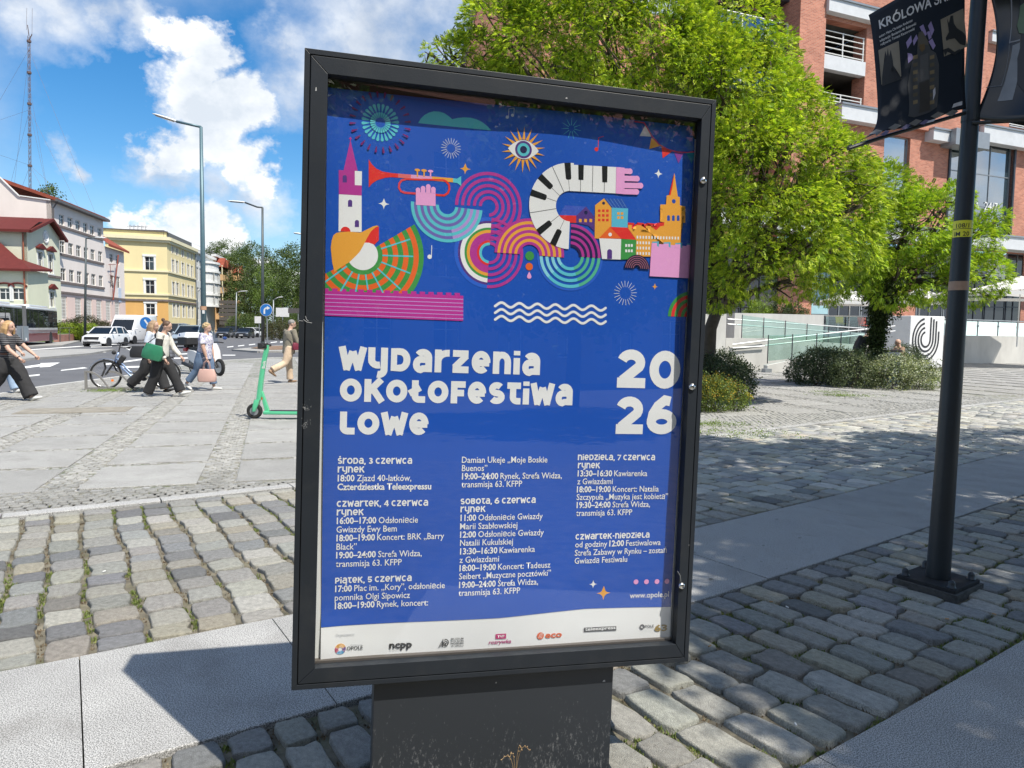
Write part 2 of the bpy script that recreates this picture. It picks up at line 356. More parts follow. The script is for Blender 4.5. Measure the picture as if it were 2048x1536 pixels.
cB = course_field(bedB, 3.985, 5.215, -6, 14, .165, .245, 2, ncut=290, exclude=lambda c: (c-plate_c).length < .20)
# --- granite slabs
def slab_mesh(seed, sx, sy, th=.04, ch=.004):
    mb = MB(); x, y = sx/2, sy/2
    ring = lambda i, z: [(-x+i, -y+i, z), (x-i, -y+i, z), (x-i, y-i, z), (-x+i, y-i, z)]
    mb.loft([ring(0, -th), ring(0, -ch), ring(ch, 0)]); return mb
_r = random.Random(5)
def slab_band(bed, t0, t1, joints, th=.05, g=.0025, name='paving_slab', zc=0, colk=1):
    for a, b in zip(joints[:-1], joints[1:]):
        n = max(1, int((b-a)/.5)); mb = MB(); rings = []
        if not any(inview(SF(a+(b-a)*q, tt), 200) for q in (0, .5, 1) for tt in (t0, (t0+t1)/2, t1)): continue
        c = SF((a+b)/2, (t0+t1)/2)
        for i in range(n+1):
            s = a+g+(b-a-2*g)*i/n; p, q = SF(s, t0+g)-c, SF(s, t1-g)-c; e = .004; d = (q-p).normalized()*e
            rings.append([(p.x, p.y, -th), (p.x, p.y, -e), (p.x+d.x, p.y+d.y, 0), (q.x-d.x, q.y-d.y, 0), (q.x, q.y, -e), (q.x, q.y, -th)])
        mb.loft(rings); o = mb.obj(name, m_slab, parent=bed, loc=(c.x, c.y, zc+_r.uniform(-.0015, .0015))); k = _r.uniform(.93, 1.06)*colk
        o.color = (.31*k, .308*k, .30*k, 1)
# joint positions read off the photograph: projected onto s
def s_of(p, t):
    best = min(((SF(s*.05, t)-Vector((p[0], p[1], 0))).length, s*.05) for s in range(-300, 500)); return best[1]
J = sorted([s_of((-1.69, 2.72), 3.47), s_of((-.72, 2.81), 3.47), s_of((1.41, 4.53), 3.47), s_of((2.85, 5.9), 3.47), s_of((4.4, 7.08), 3.47)])
j0 = [J[0]-1.5*k for k in (5, 4, 3, 2, 1)]; mid = (J[1]+J[2])/2
jts = j0+[J[0], J[1], mid]+J[2:]+[J[-1]+1.75*k for k in range(1, 16)]
slab_band(bedS, 2.972, 3.978, jts)
slab_band(bedS2, 5.225, 6.8, [-6+1.55*k for k in range(12)]); slab_band(bedS2, 6.805, 8.3, [-5.3+1.55*k for k in range(12)])
slab_band(bedK, -.158, -.006, [-9.0+1.12*k for k in range(40)], name='kerb_stone', zc=.012, g=.006, colk=1.12)
# --- plaza beyond the kerb
e_u = Vector((-.317, .948, 0)); e_v = Vector((.948, .317, 0))
edge = [(-16, -2), (-12.2, 8), (-10.94, 15.3), (-11.36, 17.5), (-11.5, 21.5), (-12.5, 27), (-13.0, 32), (-11.8, 35.8), (-9, 37.0), (-4, 38.5), (10, 62), (34, 80), (60, 80), (60, 30)]
kp = [SF(s, -.165) for s in np.linspace(40, -20, 60)]
pts = [(p.x, p.y) for p in kp]+edge
m_mos = bpy.data.materials.new('mosaic_paving'); m_mos.use_nodes = True
n = m_mos.node_tree.nodes; l = m_mos.node_tree.links; P_ = n['Principled BSDF']; P_.inputs['Roughness'].default_value = .85
tc = n.new('ShaderNodeTexCoord'); vo = n.new('ShaderNodeTexVoronoi'); vo.feature = 'DISTANCE_TO_EDGE'; vo.inputs['Scale'].default_value = 11; vo.inputs['Randomness'].default_value = .55; l.new(tc.outputs['Object'], vo.inputs['Vector'])
vc = n.new('ShaderNodeTexVoronoi'); vc.inputs['Scale'].default_value = 11; vc.inputs['Randomness'].default_value = .55; l.new(tc.outputs['Object'], vc.inputs['Vector'])
mr = n.new('ShaderNodeMapRange'); l.new(vo.outputs['Distance'], mr.inputs[0]); mr.inputs[1].default_value = .04; mr.inputs[2].default_value = .12
sv = n.new('ShaderNodeSeparateColor'); l.new(vc.outputs['Color'], sv.inputs[0]); rr = n.new('ShaderNodeMapRange'); l.new(sv.outputs[0], rr.inputs[0]); rr.inputs[3].default_value = .26; rr.inputs[4].default_value = .37
cmb = n.new('ShaderNodeCombineXYZ'); [l.new(rr.outputs[0], cmb.inputs[i]) for i in range(3)]
nz = n.new('ShaderNodeTexNoise'); nz.inputs['Scale'].default_value = 1.3; nz.inputs['Detail'].default_value = 5; l.new(tc.outputs['Object'], nz.inputs['Vector'])
gr = n.new('ShaderNodeValToRGB'); l.new(nz.outputs['Fac'], gr.inputs[0]); gr.color_ramp.elements[0].position = .45; gr.color_ramp.elements[0].color = (.23, .22, .18, 1); gr.color_ramp.elements[1].position = .68; gr.color_ramp.elements[1].color = (.08, .10, .03, 1)
mm = n.new('ShaderNodeMix'); mm.data_type = 'RGBA'; l.new(mr.outputs[0], mm.inputs[0]); l.new(gr.outputs[0], mm.inputs[6]); l.new(cmb.outputs[0], mm.inputs[7]); l.new(mm.outputs[2], P_.inputs['Base Color'])
bmp = n.new('ShaderNodeBump'); bmp.inputs['Strength'].default_value = .6; bmp.inputs['Distance'].default_value = .02; l.new(mr.outputs[0], bmp.inputs['Height']); l.new(bmp.outputs[0], P_.inputs['Normal'])
mb = MB(); mb.prism(pts, -.35, -.014); plaza = tag(mb.obj('plaza', m_mos), kind='structure')
def inside(x, y, poly):
    c = False; n = len(poly)
    for i in range(n):
        x1, y1 = poly[i]; x2, y2 = poly[(i+1) % n]
        if (y1 > y) != (y2 > y) and x < (x2-x1)*(y-y1)/(y2-y1)+x1: c = not c
    return c
def kdist(p):                                    # signed distance beyond the kerb (positive = plaza side)
    s = (p.x+2)/.8; best = 1e9
    for k in range(-16, 17, 2):
        q = SF(s+k*.5, 0); d = (Vector((p.x, p.y, 0))-q).length; best = min(best, d)
    q0 = SF(s, 0); h = _head(q0.x); return best*(1 if (p.x-q0.x)*-sin(h)+(p.y-q0.y)*cos(h) > 0 else -1)
bushes = [((3.9, 14.6), 1.5), ((10.3, 21.2), 3.0)]
slabs = []; MV, MU, SV, SU = 1.362, 1.24, 1.02, 1.12
for iv in range(-20, 34):
    for iu in range(-4, 48):
        c = e_v*(-1.2+iv*MV)+e_u*(8.03-.06+iu*MU+(iv % 3)*.0)
        if c.y < 4 or not inview(c, 150): continue
        cor = [c+e_v*(a*SV/2)+e_u*(b*SU/2) for a in (-1, 1) for b in (-1, 1)]
        if not all(inside(q.x, q.y, pts) for q in cor): continue
        if min(kdist(q) for q in cor) < .34: continue
        if c.x < -8.6+.0*c.y and c.y > 13 and c.x < np.interp(c.y, [13, 17, 21, 27, 33, 36], [-9.2, -9.6, -9.9, -11, -11.6, -9]): continue
        slabs.append(c)
slabs.sort(key=lambda c: c.length)
base = slab_mesh(0, SV-.012, SU-.012); bme = base.mesh('paving_slab', m_slab); far = MB(); rz = math.atan2(e_v.y, e_v.x)
for i, c in enumerate(slabs):
    k = _r.uniform(.90, 1.07)
    col = (.30*k, .297*k, .283*k)
    if i < 300:
        o = bpy.data.objects.new('paving_slab', bme); COL.objects.link(o); o.parent = plaza; o.location = (c.x, c.y, _r.uniform(-.003, .002)); o.rotation_euler = (_r.uniform(-.003, .003), _r.uniform(-.003, .003), rz+_r.uniform(-.006, .006)); o.color = (*col, 1)
    else:
        far.col = col; far.obox((c.x, c.y, -.02), e_v, e_u, (0, 0, 1), (SV/2-.01, SU/2-.01, .02))
m_slabv = mat('granite_slabs_far', (.4, .4, .4), .8, var=.1, scale=2, vcol=True, speck=.2, spscale=90)
if far.f: tag(far.obj('paving_slabs', m_slabv, parent=plaza), kind='stuff')
slabset = {}
for c in slabs: slabset.setdefault((int(c.x//2), int(c.y//2)), []).append(c)
def on_slab(p):
    a, b = int(p.x//2), int(p.y//2)
    for i in (-1, 0, 1):
        for j in (-1, 0, 1):
            for c in slabset.get((a+i, b+j), ()):
                d = p-c
                if abs(d.dot(e_v)) < SV/2+.03 and abs(d.dot(e_u)) < SU/2+.03: return True
    return False
# mosaic setts in the gaps, real stones as far as they can be told apart
mo = []; pitch = .088; r = random.Random(9)
for iv in range(-150, 190):
    for iu in range(40, 260):
        c = e_v*(iv*pitch+(.5*pitch if iu % 2 else 0)+r.uniform(-.007, .007))+e_u*(iu*pitch+r.uniform(-.007, .007))
        if c.y > 21 or not inview(c, 40): continue
        if not inside(c.x, c.y, pts) or on_slab(c): continue
        kd = kdist(c)
        if kd < .215: continue
        mo.append(c)
mo.sort(key=lambda c: c.length); big = MB()
MSh = [sett_mesh(90+i, False) for i in range(8)]; MSm = [b.mesh('mosaic_sett', m_sett, smooth=True) for b in MSh]
for i, c in enumerate(mo):
    s = pitch*r.uniform(.86, .98); s2 = pitch*r.uniform(.86, .98); k = r.uniform(.82, 1.12); col = (.32*k, .315*k, .295*k); h = rz+r.uniform(-.14, .14); z = r.uniform(-.008, 0)-.002
    if i < 300:
        o = bpy.data.objects.new('mosaic_sett', MSm[r.randrange(8)]); COL.objects.link(o); o.parent = plaza; o.location = (c.x, c.y, z); o.rotation_euler = (0, 0, h); o.scale = (s, s2, 1); o.color = (*(1.35*v for v in col), 1)
    else:
        o0 = len(big.v); ch, sh = cos(h), sin(h); src = MSh[r.randrange(8)]
        if c.y > 12:
            vs = [(-.5, -.5, -.03), (.5, -.5, -.03), (.5, .5, -.03), (-.5, .5, -.03), (-.42, -.42, .003), (.42, -.42, .003), (.42, .42, .003), (-.42, .42, .003)]; fs = [(4, 5, 6, 7), (0, 1, 5, 4), (1, 2, 6, 5), (2, 3, 7, 6), (3, 0, 4, 7)]
        else: vs, fs = src.v, src.f
        big.v += [(c.x+x*s*ch-y*s2*sh, c.y+x*s*sh+y*s2*ch, z+zz) for x, y, zz in vs]
        for f in fs: big.f.append([q+o0 for q in f]); big.m.append(0); big.c.append(col)
tag(big.obj('mosaic_setts', m_setts, parent=plaza, smooth=False), kind='stuff')
# edge stones of the plaza towards the road
mb = MB(); ed = edge[1:10]
for a, b in zip(ed[:-1], ed[1:]):
    A = Vector((*a, 0)); B = Vector((*b, 0)); L = (B-A).length; k = max(1, int(L/1.0))
    for i in range(k):
        p = A.lerp(B, i/k); q = A.lerp(B, (i+1)/k); dd = (q-p).normalized(); nn = Vector((-dd.y, dd.x, 0))*.13
        mb.add([p+dd*.008, q-dd*.008, q-dd*.008+nn, p+dd*.008+nn]+[v+Vector((0, 0, -.3)) for v in (p, q, q+nn, p+nn)], [(0, 1, 2, 3), (0, 1, 5, 4), (1, 2, 6, 5), (2, 3, 7, 6), (3, 0, 4, 7)])
for v in range(len(mb.v)): pass
rk = tag(mb.obj('road_kerb', mat('kerb_granite', (.46, .455, .43), .85, var=.15, speck=.15)), kind='structure')
# metal cover set in the plaza near the women
mb = MB(); c = G(152, 821); h = (.62, .28)
mb.obox((c.x, c.y, .003), e_v, e_u, (0, 0, 1), (.85, .42, .006)); mb.obox((c.x, c.y, .006), e_v, e_u, (0, 0, 1), (.79, .36, .006))
tag(mb.obj('service_cover', mat('cover_plate', (.25, .23, .19), .8, var=.25, scale=6, bump=.3)), 'worn grey-brown service cover set flush in the plaza slabs', 'cover')
# --- moss, soil crumbs and grass in the joints of the setts (real blades and crumbs)
gv, gf, gc = [], [], []; r = random.Random(21)
def clump(p, rad, nb, hh, cols):
    for _ in range(nb):
        a = r.uniform(0, 2*pi); q = rad*math.sqrt(r.random()); x, y = p.x+cos(a)*q, p.y+sin(a)*q; b = r.uniform(0, 2*pi); w = r.uniform(.002, .006); h = hh*r.uniform(.3, 1); lx, ly = r.gauss(0, .7)*h, r.gauss(0, .7)*h
        o = len(gv); gv.extend([(x-cos(b)*w, y-sin(b)*w, -.02), (x+cos(b)*w, y+sin(b)*w, -.02), (x+lx+cos(b)*w*.5, y+ly+sin(b)*w*.5, -.012+h)]); gf.append((o, o+1, o+2)); gc.append(r.choice(cols))
greens = [(.12, .17, .03), (.16, .22, .045), (.09, .12, .03), (.20, .22, .07)]; browns = [(.17, .12, .07), (.22, .18, .12), (.10, .075, .045)]
from mathutils import noise as mnoise
for cells, side in ((cA, 0), (cB, 1)):
    for (s, t, w, l, d) in cells:
        if d > 16: continue
        for (ds, dt, ln) in ((w/2, 0, l), (0, l/2, w)):
            for k in range(7 if d < 7 else 4):
                q = (r.random()-.5)*ln; p = SF(s+ds+(q if ds == 0 else 0), t+dt+(q if dt == 0 else 0))
                nv = mnoise.noise(Vector((p.x*.9, p.y*.9, 3+side*7)))+.35*mnoise.noise(Vector((p.x*5, p.y*5, 1)))
                th = -.02 if side else (.12 if p.x < .8 else -.12)
                if nv > th: clump(p, .02 if d < 7 else .035, 9 if d < 7 else 5, .009 if nv < .35 else .017, greens)
                elif r.random() < .5 and d < 7: clump(p, .016, 4, .005, browns)
for c in mo:
    if c.y < 14 and mnoise.noise(Vector((c.x*.7, c.y*.7, 9))) > -.05 and r.random() < (.35 if c.x < 0 else .8): clump(c+Vector((r.uniform(-.04, .04), r.uniform(-.04, .04), 0)), .03, 4, .014, greens)
me = bpy.data.meshes.new('joint_grass'); me.from_pydata(gv, [], gf); at = me.color_attributes.new('Col', 'FLOAT_COLOR', 'CORNER')
at.data.foreach_set('color', np.repeat(np.array([(*c, 1) for c in gc], dtype=np.float32), 3, axis=0).ravel())
me.materials.append(mat('grass_blades', (.1, .2, .05), .8, vcol=True, var=.2)); o = bpy.data.objects.new('joint_grass', me); COL.objects.link(o); tag(o, 'moss and short grass growing in the joints between the cobbles', 'grass', kind='stuff')
# --- road markings
def Z(x, y): return (x/3.3032, 560+y/3.3032)
def mark(name, polys):
    mb = MB()
    for pl in polys: mb.poly([G(*Z(x, y), z=-.094) for x, y in pl])
    tag(mb.obj(name, m_mark, parent=road))
mark('lane_line', [[(405, 594), (555, 576), (580, 582), (400, 600)]]); mark('lane_line', [[(120, 636), (262, 622), (262, 630), (120, 646)]])
mark('lane_line', [[(200, 458), (770, 420), (772, 425), (202, 463)]]); mark('lane_line', [[(600, 438), (740, 433), (740, 441), (600, 445)]])
mark('lane_line', [[(690, 553), (950, 518), (950, 526), (692, 563)]]); mark('lane_line', [[(760, 571), (950, 567), (950, 577), (760, 582)]])
mark('lane_line', [[(1160, 488), (1260, 483), (1260, 489), (1160, 494)]]); mark('lane_line', [[(1150, 513), (1262, 511), (1262, 518), (1150, 521)]])
mark('lane_line', [[(1470, 494), (1555, 494), (1555, 499), (1470, 499)]]); mark('lane_line', [[(590, 480), (700, 472), (700, 478), (590, 486)]])
mark('turn_arrow', [[(60, 585), (268, 556), (268, 570), (60, 597)], [(268, 549), (397, 545), (330, 573), (262, 577)]])
mark('turn_arrow', [[(770, 442), (1020, 441), (1020, 450), (860, 456), (858, 465), (818, 446), (868, 438)]])
for i in range(5):
    a = 1500+i*72; y = 441-i*7.5; mark('lane_line', [[(a, y), (a+42, y-5), (a+42, y), (a, y+5)]])
mark('lane_line', [[(1850, 407), (1990, 395), (1990, 400), (1850, 413)]])
def isle(name, zs, z=.02, m=None):
    mb = MB(); pp = [G(*Z(x, y)) for x, y in zs]; mb.prism([(p.x, p.y) for p in pp], -.3, z); return tag(mb.obj(name, m or m_pave), kind='structure')
isle('traffic_island', [(-200, 545), (150, 520), (600, 482), (760, 455), (450, 455), (100, 468), (-200, 490)], z=0)
isle('traffic_island', [(1530, 458), (1700, 470), (1990, 466), (1990, 430), (1830, 431), (1640, 447)], z=0)
isle('planted_island', [(1660, 452), (1760, 462), (1990, 458), (1990, 436), (1830, 438), (1700, 445)], z=.05, m=mat('bare_soil', (.20, .13, .085), .95, var=.3, scale=3, bump=1, bscale=14))
mb = MB(); r = random.Random(55)
for k in range(150):
    sq, tq = (r.uniform(-6, 9), r.uniform(3.0, 3.95)) if k < 70 else ((r.uniform(-5, 5), r.uniform(5.3, 6.7)) if k < 90 else (r.uniform(-8, 14), r.uniform(-4, -.5)))
    p = SF(sq, tq); q = r.uniform(.006, .017); mb.poly([(p.x+cos(a)*q*r.uniform(.75, 1.1), p.y+sin(a)*q*r.uniform(.75, 1.1), .0035) for a in [2*pi*i/9 for i in range(9)]])
tag(mb.obj('gum_spots', mat('old_gum', (.15, .148, .14), .85), bedS), kind='stuff')
# ================================================================== ADVERTISING CASE WITH POSTER
bx = Vector((.972, .232, -.028)).normalized(); bz0 = Vector((.023, .022, .999)); by = bz0.cross(bx).normalized(); bz = bx.cross(by).normalized()
TL = Vector((-.605, 2.123, 2.298)); FW, FH = 1.30, 1.884
FB_ = TL+bx*FW/2-bz*FH                                   # bottom centre of the frame, front plane
BO = FB_-bz*(FB_.z/bz.z)                                 # on the ground
FZ = (FB_-BO).dot(bz)
bm_ = Matrix(((bx.x, by.x, bz.x, BO.x), (bx.y, by.y, bz.y, BO.y), (bx.z, by.z, bz.z, BO.z), (0, 0, 0, 1)))
def pu(x, y, dep=.045):
    d = ray(x, y); o = CAM-BO; t = (dep-o.dot(by))/d.dot(by); p = o+d*t; return (p.dot(bx), p.dot(bz))
m_case = mat('anthracite_powder_coat', (.016, .020, .026), .45, var=.12, scale=4, bump=.05, bscale=220, spec=.32, dirt=.2, dscale=7, dcol=(.06, .058, .055))
m_groove = mat('rubber_black', (.008, .008, .009), .7)
m_ped = bpy.data.materials.new('pedestal_paint_splashed'); m_ped.use_nodes = True
n = m_ped.node_tree.nodes; l = m_ped.node_tree.links; P_ = n['Principled BSDF']; P_.inputs['Roughness'].default_value = .5
tc = n.new('ShaderNodeTexCoord'); sp = n.new('ShaderNodeSeparateXYZ'); l.new(tc.outputs['Object'], sp.inputs[0])
gz = n.new('ShaderNodeMapRange'); l.new(sp.outputs['Z'], gz.inputs[0]); gz.inputs[1].default_value = .02; gz.inputs[2].default_value = .36; gz.inputs[3].default_value = .135; gz.inputs[4].default_value = -.04
ns = n.new('ShaderNodeTexNoise'); mpp = n.new('ShaderNodeMapping'); mpp.inputs['Scale'].default_value = (1, 1, .45); l.new(tc.outputs['Object'], mpp.inputs[0]); l.new(mpp.outputs[0], ns.inputs['Vector']); ns.inputs['Scale'].default_value = 120; ns.inputs['Detail'].default_value = 4; ns.inputs['Roughness'].default_value = .75
n2 = n.new('ShaderNodeTexNoise'); l.new(mpp.outputs[0], n2.inputs['Vector']); n2.inputs['Scale'].default_value = 9; n2.inputs['Detail'].default_value = 5
a1 = n.new('ShaderNodeMath'); l.new(ns.outputs['Fac'], a1.inputs[0]); l.new(gz.outputs[0], a1.inputs[1])
a2 = n.new('ShaderNodeMath'); a2.operation = 'MULTIPLY_ADD'; l.new(n2.outputs['Fac'], a2.inputs[0]); a2.inputs[1].default_value = .25; l.new(a1.outputs[0], a2.inputs[2])
rm = n.new('ShaderNodeValToRGB'); l.new(a2.outputs[0], rm.inputs[0]); e = rm.color_ramp.elements; e[0].position = .78; e[0].color = (.02, .024, .03, 1); e[1].position = .92; e[1].color = (.13, .135, .14, 1)
l.new(rm.outputs[0], P_.inputs['Base Color'])
case = thing('poster_case', 'tall anthracite framed advertising display case with three round locks, leaning slightly on its dark pedestal', 'display case')
case.matrix_world = bm_
hw = FW/2
def ringframe(mb, x0, x1, z0, z1, w, y0, y1, wr=None, wt=None, wb=None):
    wr = wr or w; wt = wt or w; wb = wb or w
    O = [(x0, z0), (x1, z0), (x1, z1), (x0, z1)]; I = [(x0+w, z0+wb), (x1-wr, z0+wb), (x1-wr, z1-wt), (x0+w, z1-wt)]
    for i in range(4):
        j = (i+1) % 4; g = .0006
        a, b, c, d = O[i], O[j], I[j], I[i]
        vs = [(p[0], y, p[1]) for y in (y0, y1) for p in (a, b, c, d)]
        mb.add(vs, [(0, 3, 2, 1), (4, 5, 6, 7), (0, 1, 5, 4), (1, 2, 6, 5), (2, 3, 7, 6), (3, 0, 4, 7)])
    return mb
z0, z1 = FZ, FZ+FH
mb = ringframe(MB(), -hw, hw, z0, z1, .0155, 0, .165); o = mb.obj('outer_frame', m_case, case); bevel(o, .0012, 2)
# door frame: four mitred members
xi0, zi_t = pu(648, 142, .004); xi1, zi_b = pu(1351, 1290, .004); xl, zl = pu(622, 1345, .004)
o_ = .0185
O = [(-hw+o_, z0+o_), (hw-o_, z0+o_), (hw-o_, z1-o_), (-hw+o_, z1-o_)]
I = [(-hw+.066, z0+.064), (hw-.050, z0+.064), (hw-.050, z1-.066), (-hw+.066, z1-.066)]
for i in range(4):
    j = (i+1) % 4; mb = MB(); a, b, c, d = O[i], O[j], I[j], I[i]
    dv = Vector((b[0]-a[0], b[1]-a[1])).normalized()*.0006
    a = (a[0]+dv.x, a[1]+dv.y); d = (d[0]+dv.x, d[1]+dv.y); b = (b[0]-dv.x, b[1]-dv.y); c = (c[0]-dv.x, c[1]-dv.y)
    vs = [(p[0], y, p[1]) for y in (-.001, .034) for p in (a, b, c, d)]
    mb.add(vs, [(0, 3, 2, 1), (4, 5, 6, 7), (0, 1, 5, 4), (1, 2, 6, 5), (2, 3, 7, 6), (3, 0, 4, 7)])
    o = mb.obj('door_rail', m_case, case); bevel(o, .0012, 2)
mb = ringframe(MB(), -hw+.0156, hw-.0156, z0+.0156, z1-.0156, .0028, .006, .034); mb.obj('door_gasket', m_groove, case)
mb = MB(); mb.box(-hw+.016, hw-.016, .09, .163, z0+.016, z1-.016); mb.obj('back_box', m_case, case)
mb = MB(); mb.box(-hw+.02, hw-.02, .058, .062, z0+.02, z1-.115); mb.obj('backing_panel', mat('opal_acrylic', (.80, .81, .80), .4, var=.03), case)
mb = MB(); mb.box(-hw+.02, hw-.02, .0565, .062, z1-.114, z1-.02); mb.obj('top_shade_strip', mat('painted_shade_dark', (.03, .031, .028), .7), case)  # dark strip stands in for the shade over the top of the backing
mb = MB(); mb.box(-hw+.06, hw-.045, .036, .0575, z0+.03, z0+.0695); mb.obj('bottom_ledge', mat('ledge_grey', (.10, .085, .075), .6, var=.2), case)
mb = MB(); mb.box(-hw+.05, hw-.04, .0225, .0265, z0+.05, z1-.05); mb.obj('glass_pane', glassmat('case_glass', tint=(.985, .99, .99), refl=.012), case)
for (px, py) in ((1407, 361), (1385, 774), (1364, 1172)):
    x, z = pu(px, py, -.004); mb = MB(); mb.wheel((x, -.001, z), (0, -1, 0), [(0, .0115), (.002, .0118), (.006, .0105), (.0085, .007), (.0095, .002)], 24)
    lk = mb.obj('lock', mat('chrome', (.75, .75, .74), .18, 1.0, var=.05), case, smooth=True)
    mb = MB(); mb.box(x-.0012, x+.0012, -.0112, -.0098, z-.0045, z+.0045); mb.box(x-.004, x+.004, -.0110, -.0096, z+.003, z+.0042); mb.obj('keyway', m_groove, lk)
xa, _ = pu(748, 1375, .036); xb, _ = pu(1227, 1336, .036)
mb = MB(); mb.box(xa, xb, .036, .150, .0, z0-.001); bevel(mb.obj('pedestal', m_ped, case), .002)
mb = MB(); mb.box(xa-.02, xb+.02, .015, .17, -.01, .012); mb.obj('base_flange', m_case, case)
# scratches and stuck paint chips on the frame
mb = MB(); r = random.Random(4)
for (px, py, w, h) in ((632, 178, 3, 8), (1216, 1372, 7, 5), (997, 1376, 4, 4), (1133, 196, 5, 3), (1378, 1090, 2, 2)):
    x, z = pu(px, py, -.002); ww = w*.0007; hh = h*.0007; mb.poly([(x-ww, -.0016 if py < 1340 else .0355, z-hh), (x+ww, -.0016 if py < 1340 else .0355, z-hh*.8), (x+ww*.6, -.0016 if py < 1340 else .0355, z+hh), (x-ww*.5, -.0016 if py < 1340 else .0355, z+hh*.7)])
def scratch(pts, w, y=-.0016):
    P2 = [pu(a, b, -.002) for a, b in pts]
    for (a, b), (c, d) in zip(P2[:-1], P2[1:]):
        dx, dz = c-a, d-b; L = math.hypot(dx, dz) or 1; nx, nz = -dz/L*w, dx/L*w; mb.poly([(a-nx, y, b-nz), (c-nx, y, d-nz), (c+nx, y, d+nz), (a+nx, y, b+nz)])
scratch([(598, 641), (606, 642)], .0006); scratch([(607, 639), (614, 644), (624, 646)], .0007); scratch([(611, 632), (613, 639), (617, 642)], .0006); scratch([(1355, 1142), (1361, 1152), (1362, 1163)], .0004)
for k in range(60):
    px, py = r.gauss(612, 6), r.choice([r.gauss(815, 5), r.gauss(847, 6)]); x, z = pu(px, py, -.002)
    if 603 < px < 628: s = r.uniform(.0003, .0010); mb.poly([(x-s*2, -.0017, z), (x, -.0017, z-s), (x+s*2, -.0017, z), (x, -.0017, z+s*.8)])
tag(mb.obj('scratches', mat('bare_paint_chip', (.40, .40, .40), .8, var=.3, scale=60), case), kind='stuff')
# ------------------------------------------------------------------ poster
m_prints = {}
def ink(rgb):
    k = 'ink_%02x%02x%02x' % tuple(int(v) for v in rgb)
    if k not in m_prints:
        c = lin(*rgb); c = tuple(min(.84, v) for v in c[:3]); m_prints[k] = mat(k, c, .38, var=.03, scale=3, spec=.35)
    return m_prints[k]
BLUE = (28, 84, 184); MAG = (182, 58, 148); TEAL = (92, 196, 208); ORG = (240, 166, 66); RED = (226, 52, 50); PUR = (88, 58, 134); GRN = (66, 150, 76); PNK = (236, 164, 216); OR2 = (234, 104, 46); WHT = (243, 244, 246); NAV = (34, 34, 82); BLK = (26, 26, 30); LBL = (48, 100, 205)
pc = [pu(655, 173), pu(1394, 252), pu(1341, 1289), pu(641, 1337)]
poster = thing('poster', 'blue festival programme poster with colourful music artwork inside the display case', 'poster')
poster.matrix_world = bm_
PD = .0505
def wav(x, z):
    zz = (z-z0)/FH; b = .0022*sin(7.5*x+3*z)+.0012*sin(9*z+4*x+1)
    b += .006*math.exp(-((z-z1+.10)/.12)**2)*sin(5.2*x+1.1)*.6
    b += .006*math.exp(-((x+.575)/.05)**2)*math.exp(-((z-z0-.11)/.10)**2)
    b += .004*math.exp(-((z-z0-.20)/.09)**2)*sin(6.5*x+2)
    return b*(1-math.exp(-((x-.55)/.03)**2)*.2)
